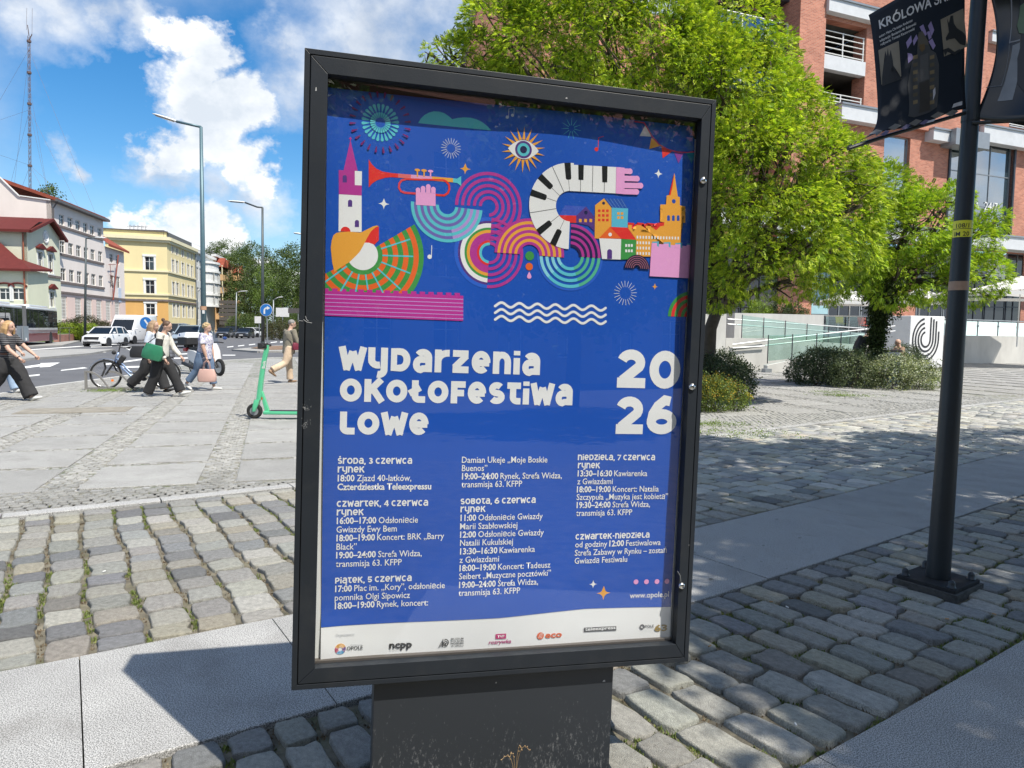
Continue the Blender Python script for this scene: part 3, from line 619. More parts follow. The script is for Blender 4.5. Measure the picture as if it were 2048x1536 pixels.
class Art:
    def __init__(s, name, lev): s.name = name; s.lev = lev*.0002; s.cyc = 151; s.hold = 0; s.bm = bmesh.new(); s.mats = []; s.k = 0
    def mi(s, c):
        m = ink(c)
        if m not in s.mats: s.mats.append(m)
        return s.mats.index(m)
    def fill(s, pts, c):                       # pts in local metres
        s.k += 1-s.hold; y = -(s.lev+min(s.k % s.cyc, 150)*.00004); i = s.mi(c)
        try:
            f = s.bm.faces.new([s.bm.verts.new((p[0], y, p[1])) for p in pts]); f.material_index = i
        except ValueError: pass
    def strip(s, A, B, c):
        s.k += 1; y = -(s.lev+min(s.k % s.cyc, 150)*.00004); i = s.mi(c); a = [s.bm.verts.new((p[0], y, p[1])) for p in A]; b = [s.bm.verts.new((p[0], y, p[1])) for p in B]
        for k in range(len(a)-1):
            try: s.bm.faces.new((a[k], a[k+1], b[k+1], b[k])).material_index = i
            except ValueError: pass
    def disc(s, c0, r, c, a0=0, a1=360, n=None, ry=None):
        n = n or max(12, int(abs(a1-a0)/8)); pts = [(c0[0]+r*cos(radians(a0+(a1-a0)*k/n)), c0[1]+(ry or r)*sin(radians(a0+(a1-a0)*k/n))) for k in range(n+(0 if a1-a0 == 360 else 1))]
        s.fill(pts, c)
    def ring(s, c0, r0_, r1_, c, a0=0, a1=360):
        n = max(10, int(abs(a1-a0)/5)); A = []; B = []
        for k in range(n+1):
            a = radians(a0+(a1-a0)*k/n); A.append((c0[0]+r0_*cos(a), c0[1]+r0_*sin(a))); B.append((c0[0]+r1_*cos(a), c0[1]+r1_*sin(a)))
        s.strip(A, B, c)
    def stroke(s, pts, w, c):
        P = [Vector((p[0], p[1])) for p in pts]; A = []; B = []; closed = (P[0]-P[-1]).length < 1e-6
        for i, p in enumerate(P):
            if closed: a = P[i-1] if i else P[-2]; b = P[i+1] if i < len(P)-1 else P[1]
            else: a = P[max(0, i-1)]; b = P[min(len(P)-1, i+1)]
            d1 = (p-a); d2 = (b-p)
            if d1.length < 1e-9: d1 = d2
            if d2.length < 1e-9: d2 = d1
            d1.normalize(); d2.normalize(); t = (d1+d2)
            if t.length < 1e-6: t = d1
            t.normalize(); nn = Vector((-t.y, t.x)); k = 1/max(.80, nn.dot(Vector((-d1.y, d1.x)))); A.append(p+nn*w/2*k); B.append(p-nn*w/2*k)
        s.strip(A, B, c)
    def done(s, clip=True):
        bm = s.bm; bmesh.ops.triangulate(bm, faces=[f for f in bm.faces if len(f.verts) > 4])
        if clip:
            (xl0, zt0), (xr0, zt1), (xr1, zb1), (xl1, zb0) = pc
            for (a, b) in ((pc[0], pc[3]), (pc[2], pc[1])):
                nx, nz = (b[1]-a[1]), -(b[0]-a[0]); geom = bm.verts[:]+bm.edges[:]+bm.faces[:]
                bmesh.ops.bisect_plane(bm, geom=geom, plane_co=(a[0], 0, a[1]), plane_no=(nx, 0, nz), clear_outer=True)
        xs = [v.co.x for v in bm.verts]; zs = [v.co.z for v in bm.verts]
        if xs:
            big = any(max(e.verts[0].co.x-e.verts[1].co.x, e.verts[0].co.z-e.verts[1].co.z, e.verts[1].co.x-e.verts[0].co.x, e.verts[1].co.z-e.verts[0].co.z) > .05 for e in bm.edges)
            if big:
                for k in range(int(min(xs)/.02)-1, int(max(xs)/.02)+2):
                    if min(xs) < k*.02 < max(xs): bmesh.ops.bisect_plane(bm, geom=bm.verts[:]+bm.edges[:]+bm.faces[:], plane_co=(k*.02, 0, 0), plane_no=(1, 0, 0))
                for k in range(int(min(zs)/.02)-1, int(max(zs)/.02)+2):
                    if min(zs) < k*.02 < max(zs): bmesh.ops.bisect_plane(bm, geom=bm.verts[:]+bm.edges[:]+bm.faces[:], plane_co=(0, 0, k*.02), plane_no=(0, 0, 1))
        for v in bm.verts: v.co.y += PD-wav(v.co.x, v.co.z)
        me = bpy.data.meshes.new(s.name); bm.to_mesh(me); bm.free(); [me.materials.append(m) for m in s.mats]; me.shade_smooth()
        o = bpy.data.objects.new(s.name, me); COL.objects.link(o); o.parent = poster; return o
def a3(x, y): return pu(640+x/3.0725, 150+y/3.0725)
def a4(x, y): return pu(1000+x/3.0725, 150+y/3.0725)
K3 = .00160/3.0725; K4 = .00166/3.0725
# the sheet, white band at the bottom with the blue printed on it
A = Art('paper_sheet', -4); A.fill([pc[3], pc[2], pc[1], pc[0]], WHT); A.done(False)
A = Art('blue_ground', 1); _b = [(pc[0][0]-.02, pu(643, 1257)[1]), pu(800, 1247), pu(1000, 1236), pu(1100, 1226), pu(1171, 1219.5), pu(1343, 1215)]; A.strip(_b, [(b_[0], pc[0][1]+(pc[1][1]-pc[0][1])*(b_[0]-pc[0][0])/(pc[1][0]-pc[0][0])) for b_ in _b[:-1]]+[pc[1]], BLUE); A.done()
def burst(A, c, r0_, r1_, nr, w, col, ph=0, w1=None):
    for k in range(nr):
        a = radians(ph+360*k/nr); d = (cos(a), sin(a)); q = (-d[1], d[0]); w1_ = w if w1 is None else w1
        A.fill([(c[0]+d[0]*r0_+q[0]*w, c[1]+d[1]*r0_+q[1]*w), (c[0]+d[0]*r1_+q[0]*w1_, c[1]+d[1]*r1_+q[1]*w1_), (c[0]+d[0]*r1_-q[0]*w1_, c[1]+d[1]*r1_-q[1]*w1_), (c[0]+d[0]*r0_-q[0]*w, c[1]+d[1]*r0_-q[1]*w)], col)
def star4(A, c, r_, col, k=.2):
    pts = []
    for i in range(4):
        a = i*pi/2
        pts.append((c[0]+cos(a)*r_, c[1]+sin(a)*r_))
        for j in (.3, .5, .7):
            t = j; p0 = (cos(a)*r_, sin(a)*r_); p2 = (cos(a+pi/2)*r_, sin(a+pi/2)*r_); m_ = (cos(a+pi/4)*r_*k, sin(a+pi/4)*r_*k)
            pts.append((c[0]+(1-t)**2*p0[0]+2*t*(1-t)*m_[0]*.4+t*t*p2[0]*1.0, c[1]+(1-t)**2*p0[1]+2*t*(1-t)*m_[1]*.4+t*t*p2[1]))
    A.fill(pts, col)
def arch(A, fn, cx_, cy_, w, h, col):
    pts = [fn(cx_-w/2, cy_+h/2), fn(cx_+w/2, cy_+h/2)]+[fn(cx_+w/2*cos(radians(a)), cy_-h/2+w/2-w/2*sin(radians(a))) for a in range(0, 181, 20)]; A.fill(pts, col)
A = Art('firework_print', 2); c = a3(372, 288)
for nr, ra, rb, wi, wo, col in ((24, 64, 108, 2, 9, TEAL), (24, 28, 60, 1.5, 6, TEAL), (24, 140, 176, 2.5, 6.5, (120, 36, 112))):
    for k in range(nr):
        a = radians(360*(k+.5)/nr); d = Vector((cos(a), sin(a))); q = Vector((-d.y, d.x)); C_ = Vector(c)
        A.fill([C_+(d*ra+q*wi)*K3, C_+(d*ra-q*wi)*K3]+[C_+(d*(rb-wo)+(d*sin(t)-q*cos(t))*wo)*K3 for t in [pi*j/6 for j in range(7)]], col)
A.done()
A = Art('cloud_print', 2); A.fill([a3(x, y) for x, y in ((605, 290), (622, 262), (645, 240), (672, 226), (702, 218), (735, 220), (765, 230), (792, 248), (815, 268), (850, 260), (890, 257), (930, 260), (965, 270), (1000, 288), (1030, 312), (1053, 338), (900, 322), (750, 306))], (84, 200, 214)); A.done()
for args in ((a3(807, 447), 26*K3, 60*K3, 20, 1.1*K3, WHT), (a4(773, 1340), 38*K4, 75*K4, 20, 1.2*K4, WHT, 5), (a4(438, 328), 18*K4, 62*K4, 11, 2*K4, TEAL, 90, .8*K4)):
    A = Art('starburst_print', 2); burst(A, *args); A.done()
for args in ((a3(895, 573), 33*K3, ORG), (a3(393, 790), 32*K3, WHT), (a4(978, 604), 28*K4, WHT), (a4(955, 1300), 20*K4, ORG), (pu(1188, 1170), 8.5*.00165, WHT), (pu(1209, 1188), 15*.00165, ORG)):
    A = Art('star_print', 2); star4(A, *args); A.done()
A = Art('church_tower_print', 3)
A.fill([a3(187, 395), a3(232, 587), a3(145, 585)], MAG); A.fill([a3(183, 378), a3(191, 378), a3(190, 402), a3(184, 402)], MAG); A.fill([a3(178, 385), a3(196, 385), a3(196, 391), a3(178, 391)], MAG)
A.fill([a3(116, 732), a3(256, 740), a3(256, 965), a3(114, 960)], WHT); A.fill([a3(115, 582), a3(258, 590), a3(256, 740), a3(116, 731)], MAG); A.fill([a3(214, 587), a3(258, 590), a3(257, 677), a3(214, 675)], WHT)
arch(A, a3, 152, 636, 26, 46, PUR); arch(A, a3, 185, 787, 26, 44, PUR); arch(A, a3, 227, 912, 26, 44, PUR); A.done()
A = Art('ruff_print', 4); c = a3(262, 1105)
for i in range(9): A.ring(c, (85+30*i)*K3, (115+30*i)*K3, GRN if i % 2 == 0 else OR2, -150, 34)
for a in (22, 2, -18, -40, -60, -80, -99, -119, -141):
    d = Vector((cos(radians(a)), sin(radians(a)))); C_ = Vector(c); A.stroke([C_+d*112*K3, C_+d*(292)*K3], 9*K3, TEAL)
A.done()
A = Art('singer_print', 5); c = a3(262, 1105); A.disc(a3(157, 962), 28*K3, RED, 0, 180); A.disc(c, 88*K3, WHT)
A.fill([a3(x, y) for x, y in ((362, 930), (362, 1015), (335, 1042), (300, 1030), (262, 1030), (275, 985), (310, 950))], RED)
A.fill([a3(x, y) for x, y in ((66, 1060), (72, 1015), (82, 985), (100, 970), (130, 964), (180, 962), (250, 968), (290, 948), (325, 930), (350, 924), (362, 928), (338, 938), (312, 962), (290, 1000), (265, 1050), (245, 1085), (222, 1110), (180, 1150), (130, 1180), (88, 1210), (75, 1150))], ORG); A.done()
A = Art('city_wall_print', 6)
def cren(A, fn, x0, y0, x1, y1, yb0, yb1, nn, dh, col, duty=.5):
    pts = [fn(x0, yb0), fn(x1, yb1)]; T = lambda t: (x0+(x1-x0)*t, y0+(y1-y0)*t)
    for k in range(nn-1, -1, -1):
        for t, up in (((k+1)/nn, 0), ((k+1-duty*.5)/nn, 0), ((k+1-duty*.5)/nn, 1), ((k+.0+(1-duty)*.5)/nn, 1), ((k+(1-duty)*.5)/nn, 0)):
            x, y = T(t); pts.append(fn(x, y-dh*up))
    A.fill(pts, col)
for k in range(16):
    t0_, t1_ = k/16, (k+.62)/16; A.fill([a3(20+862*t0_, 1309+31*t0_), a3(20+862*t0_, 1325+31*t0_), a3(20+862*t1_, 1325+31*t1_), a3(20+862*t1_, 1309+31*t1_)], (190, 50, 150))
A.fill([a3(20, 1325), a3(882, 1356), a3(880, 1511), a3(20, 1478)], (190, 50, 150))
for k in range(6): y = 1345+k*24; A.fill([a3(20, y), a3(882, y+31), a3(882, y+36), a3(20, y+5)], (196, 150, 214))
A.done()
A = Art('trumpet_print', 4)
A.fill([a3(*p) for p in ((300, 515), (318, 545), (345, 572), (385, 591), (440, 600), (480, 603), (480, 628), (440, 625), (400, 629), (350, 645), (320, 665), (300, 690))], RED)
A.fill([a3(*p) for p in ((480, 603), (560, 609), (560, 634), (480, 628))], (226, 110, 110)); A.fill([a3(*p) for p in ((560, 609), (690, 620), (690, 646), (560, 634))], (226, 160, 200)); A.fill([a3(*p) for p in ((690, 620), (820, 631), (820, 656), (690, 646))], ORG)
A.fill([a3(*p) for p in ((820, 631), (845, 634), (870, 618), (870, 680), (845, 660), (820, 657))], TEAL)
lp = [a3(x, y) for x, y in ((760, 642), (780, 652), (795, 672), (797, 700), (788, 722), (765, 737), (640, 729), (520, 721), (498, 712), (486, 690), (488, 665), (502, 645), (530, 637))]
A.stroke(lp[:7], 12*K3, RED); A.stroke(lp[6:], 12*K3, (220, 66, 80)); A.stroke([lp[-1], a3(760, 642)], 10*K3, RED)
for x, y, cl in ((600, 583, ORG), (641, 586, ORG), (681, 590, PNK)): A.stroke([a3(x, y), a3(x, 622)], 8*K3, cl); A.disc(a3(x, y-2), 16*K3, cl, ry=8*K3)
A.fill([a3(590, 716), a3(712, 722), a3(712, 803), a3(590, 796)], PNK)
for x, y in ((604, 704), (635, 694), (667, 683), (698, 699)): A.disc(a3(x, y), 14*K3, PNK); A.fill([a3(x-13.5, y), a3(x+13.5, y), a3(x+13.5, 724), a3(x-13.5, 724)], PNK)
A.done()
A = Art('left_scroll_print', 3)
c = a3(1040, 805)
for k in range(5): A.ring(c, (205-36*k-19)*K3, (205-36*k)*K3, MAG, -85, 182)
c = a3(1043, 1092)
for a, b, cl in ((215, 192, LBL), (192, 178, PUR), (178, 152, WHT), (152, 138, GRN), (138, 120, ORG), (120, 76, MAG), (76, 62, RED), (62, 46, TEAL)): A.ring(c, b*K3, a*K3, cl, 88, 268)
for k in range(5): A.ring(c, (212-36*k-18)*K3, (212-36*k)*K3, MAG, -92, 88)
A.done()
A = Art('blue_bowl_print', 4); c = a3(783, 802)
for k in range(9): A.ring(c, (215-18.5*(k+1))*K3, (215-18.5*k)*K3, TEAL if k % 2 == 0 else (112, 104, 178), 177.5, 282)
for k in range(9): A.ring(c, (215-18.5*(k+1))*K3, (215-18.5*k)*K3, TEAL if k % 2 == 0 else ((176, 150, 214) if k < 5 else (112, 104, 178)), 282, 357.5)
A.done()
A = Art('right_scroll_print', 5); c = a4(435, 1112)
A.ring(c, 192*K4, 206*K4, LBL, 178, 360)
for k in range(4):
    for a, b, cl in ((178, 225, (140, 214, 232)), (225, 290, (96, 196, 214)), (290, 360, (88, 184, 150))): A.ring(c, (190-35*k-19)*K4, (190-35*k)*K4, cl, a, b)
for k in range(8): A.ring(c, (190-17*(k+1))*K4, (190-17*k)*K4, MAG if k % 2 == 0 else NAV, 0, 91)
c = a4(185, 1103)
for k in range(9): A.ring(c, (212-17*(k+1))*K4, (212-17*k)*K4, MAG if k % 2 == 0 else ORG, -1, 180)
A.done()
for c, r_, cl in ((a4(186, 1110), 27*K4, GRN), (a4(183, 1176), 22*K4, OR2), *((pu(1000+x/3.269, 880+y/3.269), 17*.00165/3.269, PNK) for x, y in ((895, 932), (963, 931), (1031, 929), (1096, 927)))): A = Art('dot_print', 6); A.disc(c, r_, cl); A.done()
A = Art('drop_print', 6); A.fill([a4(183, 1206), a4(194, 1228), a4(197, 1240), a4(190, 1250), a4(176, 1250), a4(169, 1240), a4(172, 1228)], PNK); A.done()
A = Art('keyboard_arm_print', 14); c = a4(434, 806); ri, ro = 90*K4, 253*K4; C_ = Vector(c)
A.ring(c, ri, ro, WHT, 88, 270)
A.fill([a4(425, 551), a4(714, 566), a4(711, 728), a4(425, 712)], WHT)
def rad_(a, r_): return C_+Vector((cos(radians(a)), sin(radians(a))))*r_
for a in (97, 141, 166, 221, 247):
    q = Vector((-sin(radians(a)), cos(radians(a))))*17*K4; A.fill([rad_(a, ro)+q*1.15, rad_(a, ro)-q*1.15, rad_(a, ro-90*K4)-q, rad_(a, ro-98*K4)-q*.7, rad_(a, ro-98*K4)+q*.7, rad_(a, ro-90*K4)+q], BLK); A.stroke([rad_(a, ro-92*K4), rad_(a, ri)], 2.2*K4, BLK)
for a in (119, 193): A.stroke([rad_(a, ro), rad_(a, ri)], 2.2*K4, BLK)
for x in (497, 643): A.fill([a4(x-17, 548+(x-400)*.045), a4(x+17, 550+(x-400)*.045), a4(x+15, 645+(x-497)*.1), a4(x-15, 644+(x-497)*.1)], BLK); A.stroke([a4(x-2, 644), a4(x-3, 720)], 2.2*K4, BLK)
A.stroke([a4(570, 557), a4(567, 716)], 2.2*K4, BLK)
A.fill([a4(714, 566), a4(765, 570), a4(765, 733), a4(711, 728)], PNK)
for xe, y in ((798, 592), (842, 637), (864, 680), (838, 718)): A.fill([a4(755, y-18), a4(xe, y-17), a4(xe, y+17), a4(755, y+15)], PNK); A.disc(a4(xe, y), 17.5*K4, PNK)
A.done()
A = Art('eye_print', 4); c = a4(145, 458)
for k in range(18):
    a = radians(20*k+10); d = Vector((cos(a), sin(a))); q = Vector((-d.y, d.x)); C_ = Vector(c); A.fill([C_+(d*58+q*9)*K4, C_+(d*132)*K4, C_+(d*58-q*9)*K4], ORG)
A.fill([(c[0]+x*K4, c[1]+y*K4) for x, y in [(-92+184*k/12, 54*sin(pi*k/12)**.8) for k in range(13)]+[(92-184*k/12, -54*sin(pi*k/12)**.8) for k in range(1, 12)]], WHT)
for r_, cl in ((50, PUR), (37, TEAL), (21, NAV)): A.disc(c, r_*K4, cl)
A.done()
A = Art('music_note_print', 3)
A.disc(a4(593, 456), 12*K4, RED); A.stroke([a4(603, 452), a4(606, 386), a4(638, 376)], 3.5*K4, RED)
A.disc(a3(675, 1116), 13*K3, WHT); A.stroke([a3(686, 1114), a3(688, 1045)], 4*K3, WHT)
NT = (196, 204, 226)
for x, y in ((45, 258), (77, 247)): A.disc(a4(x, y), 9*K4, NT)
A.stroke([a4(53, 256), a4(55, 208), a4(87, 203), a4(85, 246)], 3*K4, NT); A.done()
A = Art('bunting_print', 4)
for p, cl in ((((900, 300), (862, 372), (935, 375)), (226, 222, 224)), (((935, 382), (998, 430), (922, 452)), ORG), (((998, 430), (1065, 465), (1005, 508)), RED), (((1075, 470), (1135, 475), (1103, 540)), (130, 60, 150)), (((1150, 475), (1212, 470), (1185, 540)), (30, 130, 160))): A.fill([a4(*q) for q in p], cl)
A.stroke([a4(*q) for q in ((830, 283), (890, 290), (912, 325), (940, 375), (985, 425), (1040, 455), (1100, 470), (1160, 472), (1215, 465))], 8*K4, (206, 60, 110)); A.done()
A = Art('town_print', 8)
A.fill([a4(*q) for q in ((365, 860), (470, 863), (470, 908), (420, 905), (385, 890))], RED); A.fill([a4(*q) for q in ((365, 860), (402, 800), (530, 808), (470, 863))], (66, 92, 190)); A.fill([a4(*q) for q in ((470, 863), (530, 808), (582, 872), (582, 960), (545, 925), (470, 908))], PUR)
for x in (495, 527, 559): A.fill([a4(x-8, 883), a4(x+8, 884), a4(x+8, 904), a4(x-8, 903)], ORG)
A.disc(a4(529, 845), 11*K4, NAV)
A.fill([a4(*q) for q in ((585, 800), (640, 757), (686, 815), (688, 940), (640, 970), (610, 1005), (583, 1003))], ORG)
for x in (610, 635, 660):
    for y in (833, 862, 890): A.fill([a4(x-7, y-7), a4(x+8, y-7), a4(x+8, y+8), a4(x-7, y+8)], RED)
A.disc(a4(637, 787), 9*K4, NAV)
A.fill([a4(*q) for q in ((640, 757), (752, 762), (788, 820), (686, 815))], (40, 84, 170))
for k in range(5): A.stroke([a4(655+k*22, 760), a4(697+k*20, 815)], 2*K4, (120, 160, 220))
A.fill([a4(*q) for q in ((686, 815), (788, 820), (784, 940), (686, 936))], (92, 186, 214))
for x in (728, 750):
    for y in (851, 876): A.fill([a4(x-8, y-8), a4(x+8, y-8), a4(x+8, y+8), a4(x-8, y+8)], ORG)
A.fill([a4(*q) for q in ((786, 906), (826, 910), (826, 925), (845, 925), (845, 906), (886, 910), (886, 926), (905, 926), (905, 908), (948, 912), (948, 928), (966, 928), (970, 908), (1012, 905), (1012, 960), (786, 960))], RED)
A.fill([a4(*q) for q in ((786, 922), (810, 922), (810, 946), (838, 948), (838, 922), (868, 924), (868, 950), (896, 952), (896, 926), (930, 928), (930, 952), (960, 954), (985, 930), (1113, 905), (1115, 1115), (838, 1115), (830, 1000), (790, 945))], ORG)
A.fill([a4(*q) for q in ((1075, 600), (1095, 745), (1108, 750), (1108, 800), (1142, 808), (1140, 830), (1120, 834), (1120, 860), (1142, 865), (1140, 908), (1115, 905), (1113, 1000), (995, 990), (1012, 905), (985, 900), (987, 850), (1008, 845), (1006, 824), (985, 820), (987, 795), (1022, 795), (1026, 740), (1048, 735))], ORG)
A.fill([a4(*q) for q in ((1075, 600), (1062, 690), (1050, 738), (1040, 738), (1052, 690))], RED)
A.disc(a4(1070, 775), 13*K4, (40, 80, 170))
for x in (1037, 1067, 1097): arch(A, a4, x, 878, 17, 34, (40, 80, 170))
A.k += 1; A.hold = 1
for j, y in enumerate((997, 1031, 1063, 1096)):
    for k in range(15):
        x = 845+k*18
        if j > 0 and x > 920 : continue
        A.fill([a4(x-4.5, y-9+k*.4), a4(x+4.5, y-9+k*.4), a4(x+4.5, y+8+k*.4), a4(x-4.5, y+8+k*.4)], WHT)
A.hold = 0
A.fill([a4(*q) for q in ((610, 1003), (745, 1008), (742, 1134), (628, 1130))], WHT); A.fill([a4(*q) for q in ((745, 1008), (838, 1012), (835, 1130), (742, 1134))], GRN)
A.fill([a4(*q) for q in ((608, 1003), (676, 933), (746, 1006))], OR2); A.fill([a4(*q) for q in ((676, 933), (782, 938), (838, 1013), (746, 1006))], RED)
A.disc(a4(677, 980), 11*K4, WHT); arch(A, a4, 674, 1100, 30, 60, PUR)
for x in (776, 793, 810):
    for y in (1047, 1080): A.fill([a4(x-6, y-8), a4(x+6, y-8), a4(x+6, y+9), a4(x-6, y+9)], WHT)
A.done()
A = Art('pink_wall_print', 19); A.fill([a4(*q) for q in ((932, 1035), (1200, 1055), (1200, 1250), (920, 1236))], PNK)
for k in range(4): x = 935+k*72; A.fill([a4(x, 1024+k*4), a4(x+42, 1022+k*4), a4(x+42, 1056+k*4), a4(x, 1040+k*4)], (96, 176, 200)); A.fill([a4(x-3, 1032+k*4), a4(x+30, 1032+k*4), a4(x+30, 1062+k*4), a4(x-3, 1052+k*4)], PNK)
c = a4(842, 1188)
A.ring(c, 14*K4, 82*K4, (30, 24, 56), 0, 180)
for k in range(5): A.ring(c, (24+12*k)*K4, (26.5+12*k)*K4, (206, 130, 150), 0, 180)
A.done()
A = Art('rainbow_print', 4); c = a4(1180, 1487)
for k in range(7): A.ring(c, (160-22*(k+1))*K4, (160-22*k)*K4, GRN if k % 2 == 0 else RED, 60, 181)
A.done()
A = Art('waves_print', 4)
for j, y in enumerate((612, 625.5, 639)):
    P2 = [pu(991+221*k/60, y+4.6*cos(2*pi*(221*k/60-13)/36+pi)+ (221*k/60)*.035-3) for k in range(61)]; A.stroke(P2, 5*.00163, WHT); A.disc(P2[0], 2.5*.00163, WHT); A.disc(P2[-1], 2.5*.00163, WHT)
A.done()
# ------------------------------------------------------------------ lettering
def arcp(cx_, cy_, rx, ry, a0, a1, n=8): return [(cx_+rx*cos(radians(a0+(a1-a0)*k/n)), cy_+ry*sin(radians(a0+(a1-a0)*k/n))) for k in range(n+1)]
def glyph(ch, t):
    h = t/2; lo, hi = h, 1-h
    g = {
     'w': (1.02, [[(.08, 1), (.30, .0)], [(.26, .0), (.51, .80)], [(.51, .80), (.76, .0)], [(.72, .0), (.94, 1)]]),
     'y': (.80, [[(h, 1), (h, .5)]+arcp(.40, .46, .40-h, .22, 180, 290, 6), [(.80-h, 1), (.80-h, .1)]+arcp(.45, .06, .35-h, .22, 0, -110, 6)]),
     'd': (.82, [[(h, lo), (h, hi), (.35, hi)]+arcp(.40, .5, .42-h, .5-h, 90, -90, 12)[1:]+[(h, lo)]]),
     'a': (.80, [arcp(.42, .62, .38-h, .38-h, 150, 0, 9)+[(.80-h, .5), (.80-h, 0)], [(.80-h, .545), (.34, .545)]+arcp(.32, .32, .32-h, .225, 90, 270, 8)+[(.42, lo), (.72, .17)]]),
     'r': (.62, [[(h, 0), (h, 1)], arcp(.55, .48, .55-h, .52-h, 172, 90, 7)+[(.62, hi)]]),
     'z': (.74, [[(.04, hi), (.70, hi)], [(.62, hi-h*.6), (.12, lo+h*.6)], [(.04, lo), (.72, lo)]]),
     'e': (.82, [[(h, .47), (.82-h*.4, .47)], arcp(.41, .5, .41-h, .5-h, -4, 314, 22)]),
     'n': (.80, [[(h, 0), (h, 1)], arcp(.40, .52, .40-h, .48-h, 170, 0, 9)+[(.80-h, 0)]]),
     'i': (t, [[(h, 0), (h, .74)], [(h, .86), (h, 1.06)]]),
     'o': (.90, [arcp(.45, .5, .45-h, .5-h, 90, 450, 26)]),
     'k': (.80, [[(h, 0), (h, 1)], [(h, .40), (.70, 1)], [(.34, .60), (.74, 0)]]),
     'ł': (.66, [[(h+.08, 1), (h+.08, .30)]+arcp(.40, .30, .40-h-.08, .30-h, 180, 270, 6)[1:]+[(.66, lo)], [(-.02, .40), (.44, .68)]]),
     'l': (.60, [[(h, 1), (h, .30)]+arcp(.32, .30, .32-h, .30-h, 180, 270, 6)[1:]+[(.60, lo)]]),
     'f': (.64, [[(h, 0), (h, 1)], [(h, hi), (.64, hi)], [(h, .47), (.58, .47)]]),
     's': (.74, [arcp(.37, .5+(.5-h)/2, .35-h, (.5-h)/2, 35, 270, 12)+arcp(.37, .5-(.5-h)/2, .37-h, (.5-h)/2, 90, -150, 12)[1:]]),
     't': (.62, [[(0, hi), (.62, hi)], [(.27, hi), (.27, .32)]+arcp(.47, .32, .20, .32-h, 180, 270, 6)[1:]+[(.62, lo)]]),
     'c': (.78, [arcp(.42, .5, .42-h, .5-h, 48, 312, 18)]),
     'b': (.76, [[(h, lo), (h, hi), (.40, hi)]+arcp(.42, .74, .26-h*.4, .26-h*.9, 90, -90, 7)[1:]+[(h, .52)], [(.38, .52)]+arcp(.44, .29, .32-h, .29-h, 90, -90, 8)+[(h, lo)]]),
     'p': (.74, [[(h, 0), (h, hi), (.40, hi)]+arcp(.42, .66, .32-h, .34-h, 90, -90, 8)[1:]+[(h, .36)]]),
     '-': (.44, [[(.05, .48), (.39, .48)]]), ',': (.24, [[(.15, .16), (.07, -.16)]]), ' ': (.26, []),
     '0': (.86, [arcp(.43, .5, .43-h, .5-h, 90, 450, 26)]),
     '2': (.80, [arcp(.40, .66, .38-h, .34-h, 165, -30, 12)+[(h+.04, lo+h*.4)], [(.04, lo), (.80, lo)]]),
     '6': (.86, [arcp(.43, .34, .43-h, .34-h, 90, 450, 22), [(.66, hi+.02), (.50, .92), (.30, .76), (.17, .55), (h+.005, .36)]]),
     '3': (.74, [arcp(.35, .73, .33-h, .27-h, 150, -90, 11)+arcp(.36, .29, .38-h, .29-h, 90, -150, 12)[1:]]),
     '4': (.80, [[(.58, 0), (.58, 1)], [(.55, .95), (.10, .32), (.80, .27)]]),
     '5': (.74, [[(.70, hi), (.16, hi), (.12, .50)]+arcp(.36, .32, .38-h, .32-h, 120, -150, 12)]),
     '7': (.70, [[(.02, hi), (.66, hi), (.22, 0)]])}
    alias = {'ś': 's', 'ą': 'a'}
    w, st = g[alias.get(ch, ch)]; st = list(st)
    if ch == 'ś': st.append([(.30, 1.08), (.46, 1.26)])
    if ch == 'ą': st.append([(.66, .02), (.60, -.16), (.76, -.2)])
    return w, st
def heading(A, text, px0, py, px1, hpx, t=.24, col=WHT, gap=.10, scale_m=.00162):
    text = text.lower(); x0, z = pu(px0, py); x1, _ = pu(px1, py); H = hpx*scale_m
    tot = sum(glyph(c, t)[0] for c in text)+gap*(len(text)-1); sx = (x1-x0)/(tot); x = x0
    tilt = 0
    for c in text:
        w, st = glyph(c, t)
        for s in st:
            P = [(x+p[0]*sx, z+p[1]*H) for p in s]; A.stroke(P, t*(sx*.5+H*.5), col)
        x += (w+gap)*sx
A = Art('headline_text', 4); A.cyc = 9
heading(A, 'wydarzenia', 679, 739.5, 1081, 44, .29); heading(A, 'okołofestiwa', 679, 803, 1146, 43, .29, scale_m=.00163); heading(A, 'lowe', 679, 869, 857, 43, .29); A.done(False)
A = Art('year_text', 4); A.cyc = 9; heading(A, '20', 1231, 775, 1360, 75, .26, scale_m=.00170); heading(A, '26', 1229, 868, 1352, 74, .26, scale_m=.00170); A.done(False)
A = Art('day_headings_text', 4); A.cyc = 9
def z5(x, y): return (640+x/3.2675, 880+y/3.2675)
def z6(x, y): return (1000+x/3.269, 880+y/3.269)
for tx, x0, x1, y in (('środa, 3 czerwca', 115, 602, 158), ('rynek', 115, 290, 215), ('czwartek, 4 czerwca', 109, 706, 440), ('rynek', 109, 285, 497), ('piątek, 5 czerwca', 98, 599, 945)):
    a = z5(x0, y); b = z5(x1, y); heading(A, tx, a[0], a[1], b[0], 11.6, .22)
for tx, x0, y, x1 in (('sobota, 6 czerwca', 921, 1009, 1072), ('rynek', 921, 1025, 971), ('niedziela, 7 czerwca', 1157, 921, 1310.5), ('rynek', 1157, 937.5, 1201), ('czwartek-niedziela', 1152, 1080.5, 1300)):
    heading(A, tx, x0, y, x1, 11.4, .22, scale_m=.00164)
A.done(False)
_tc = {}
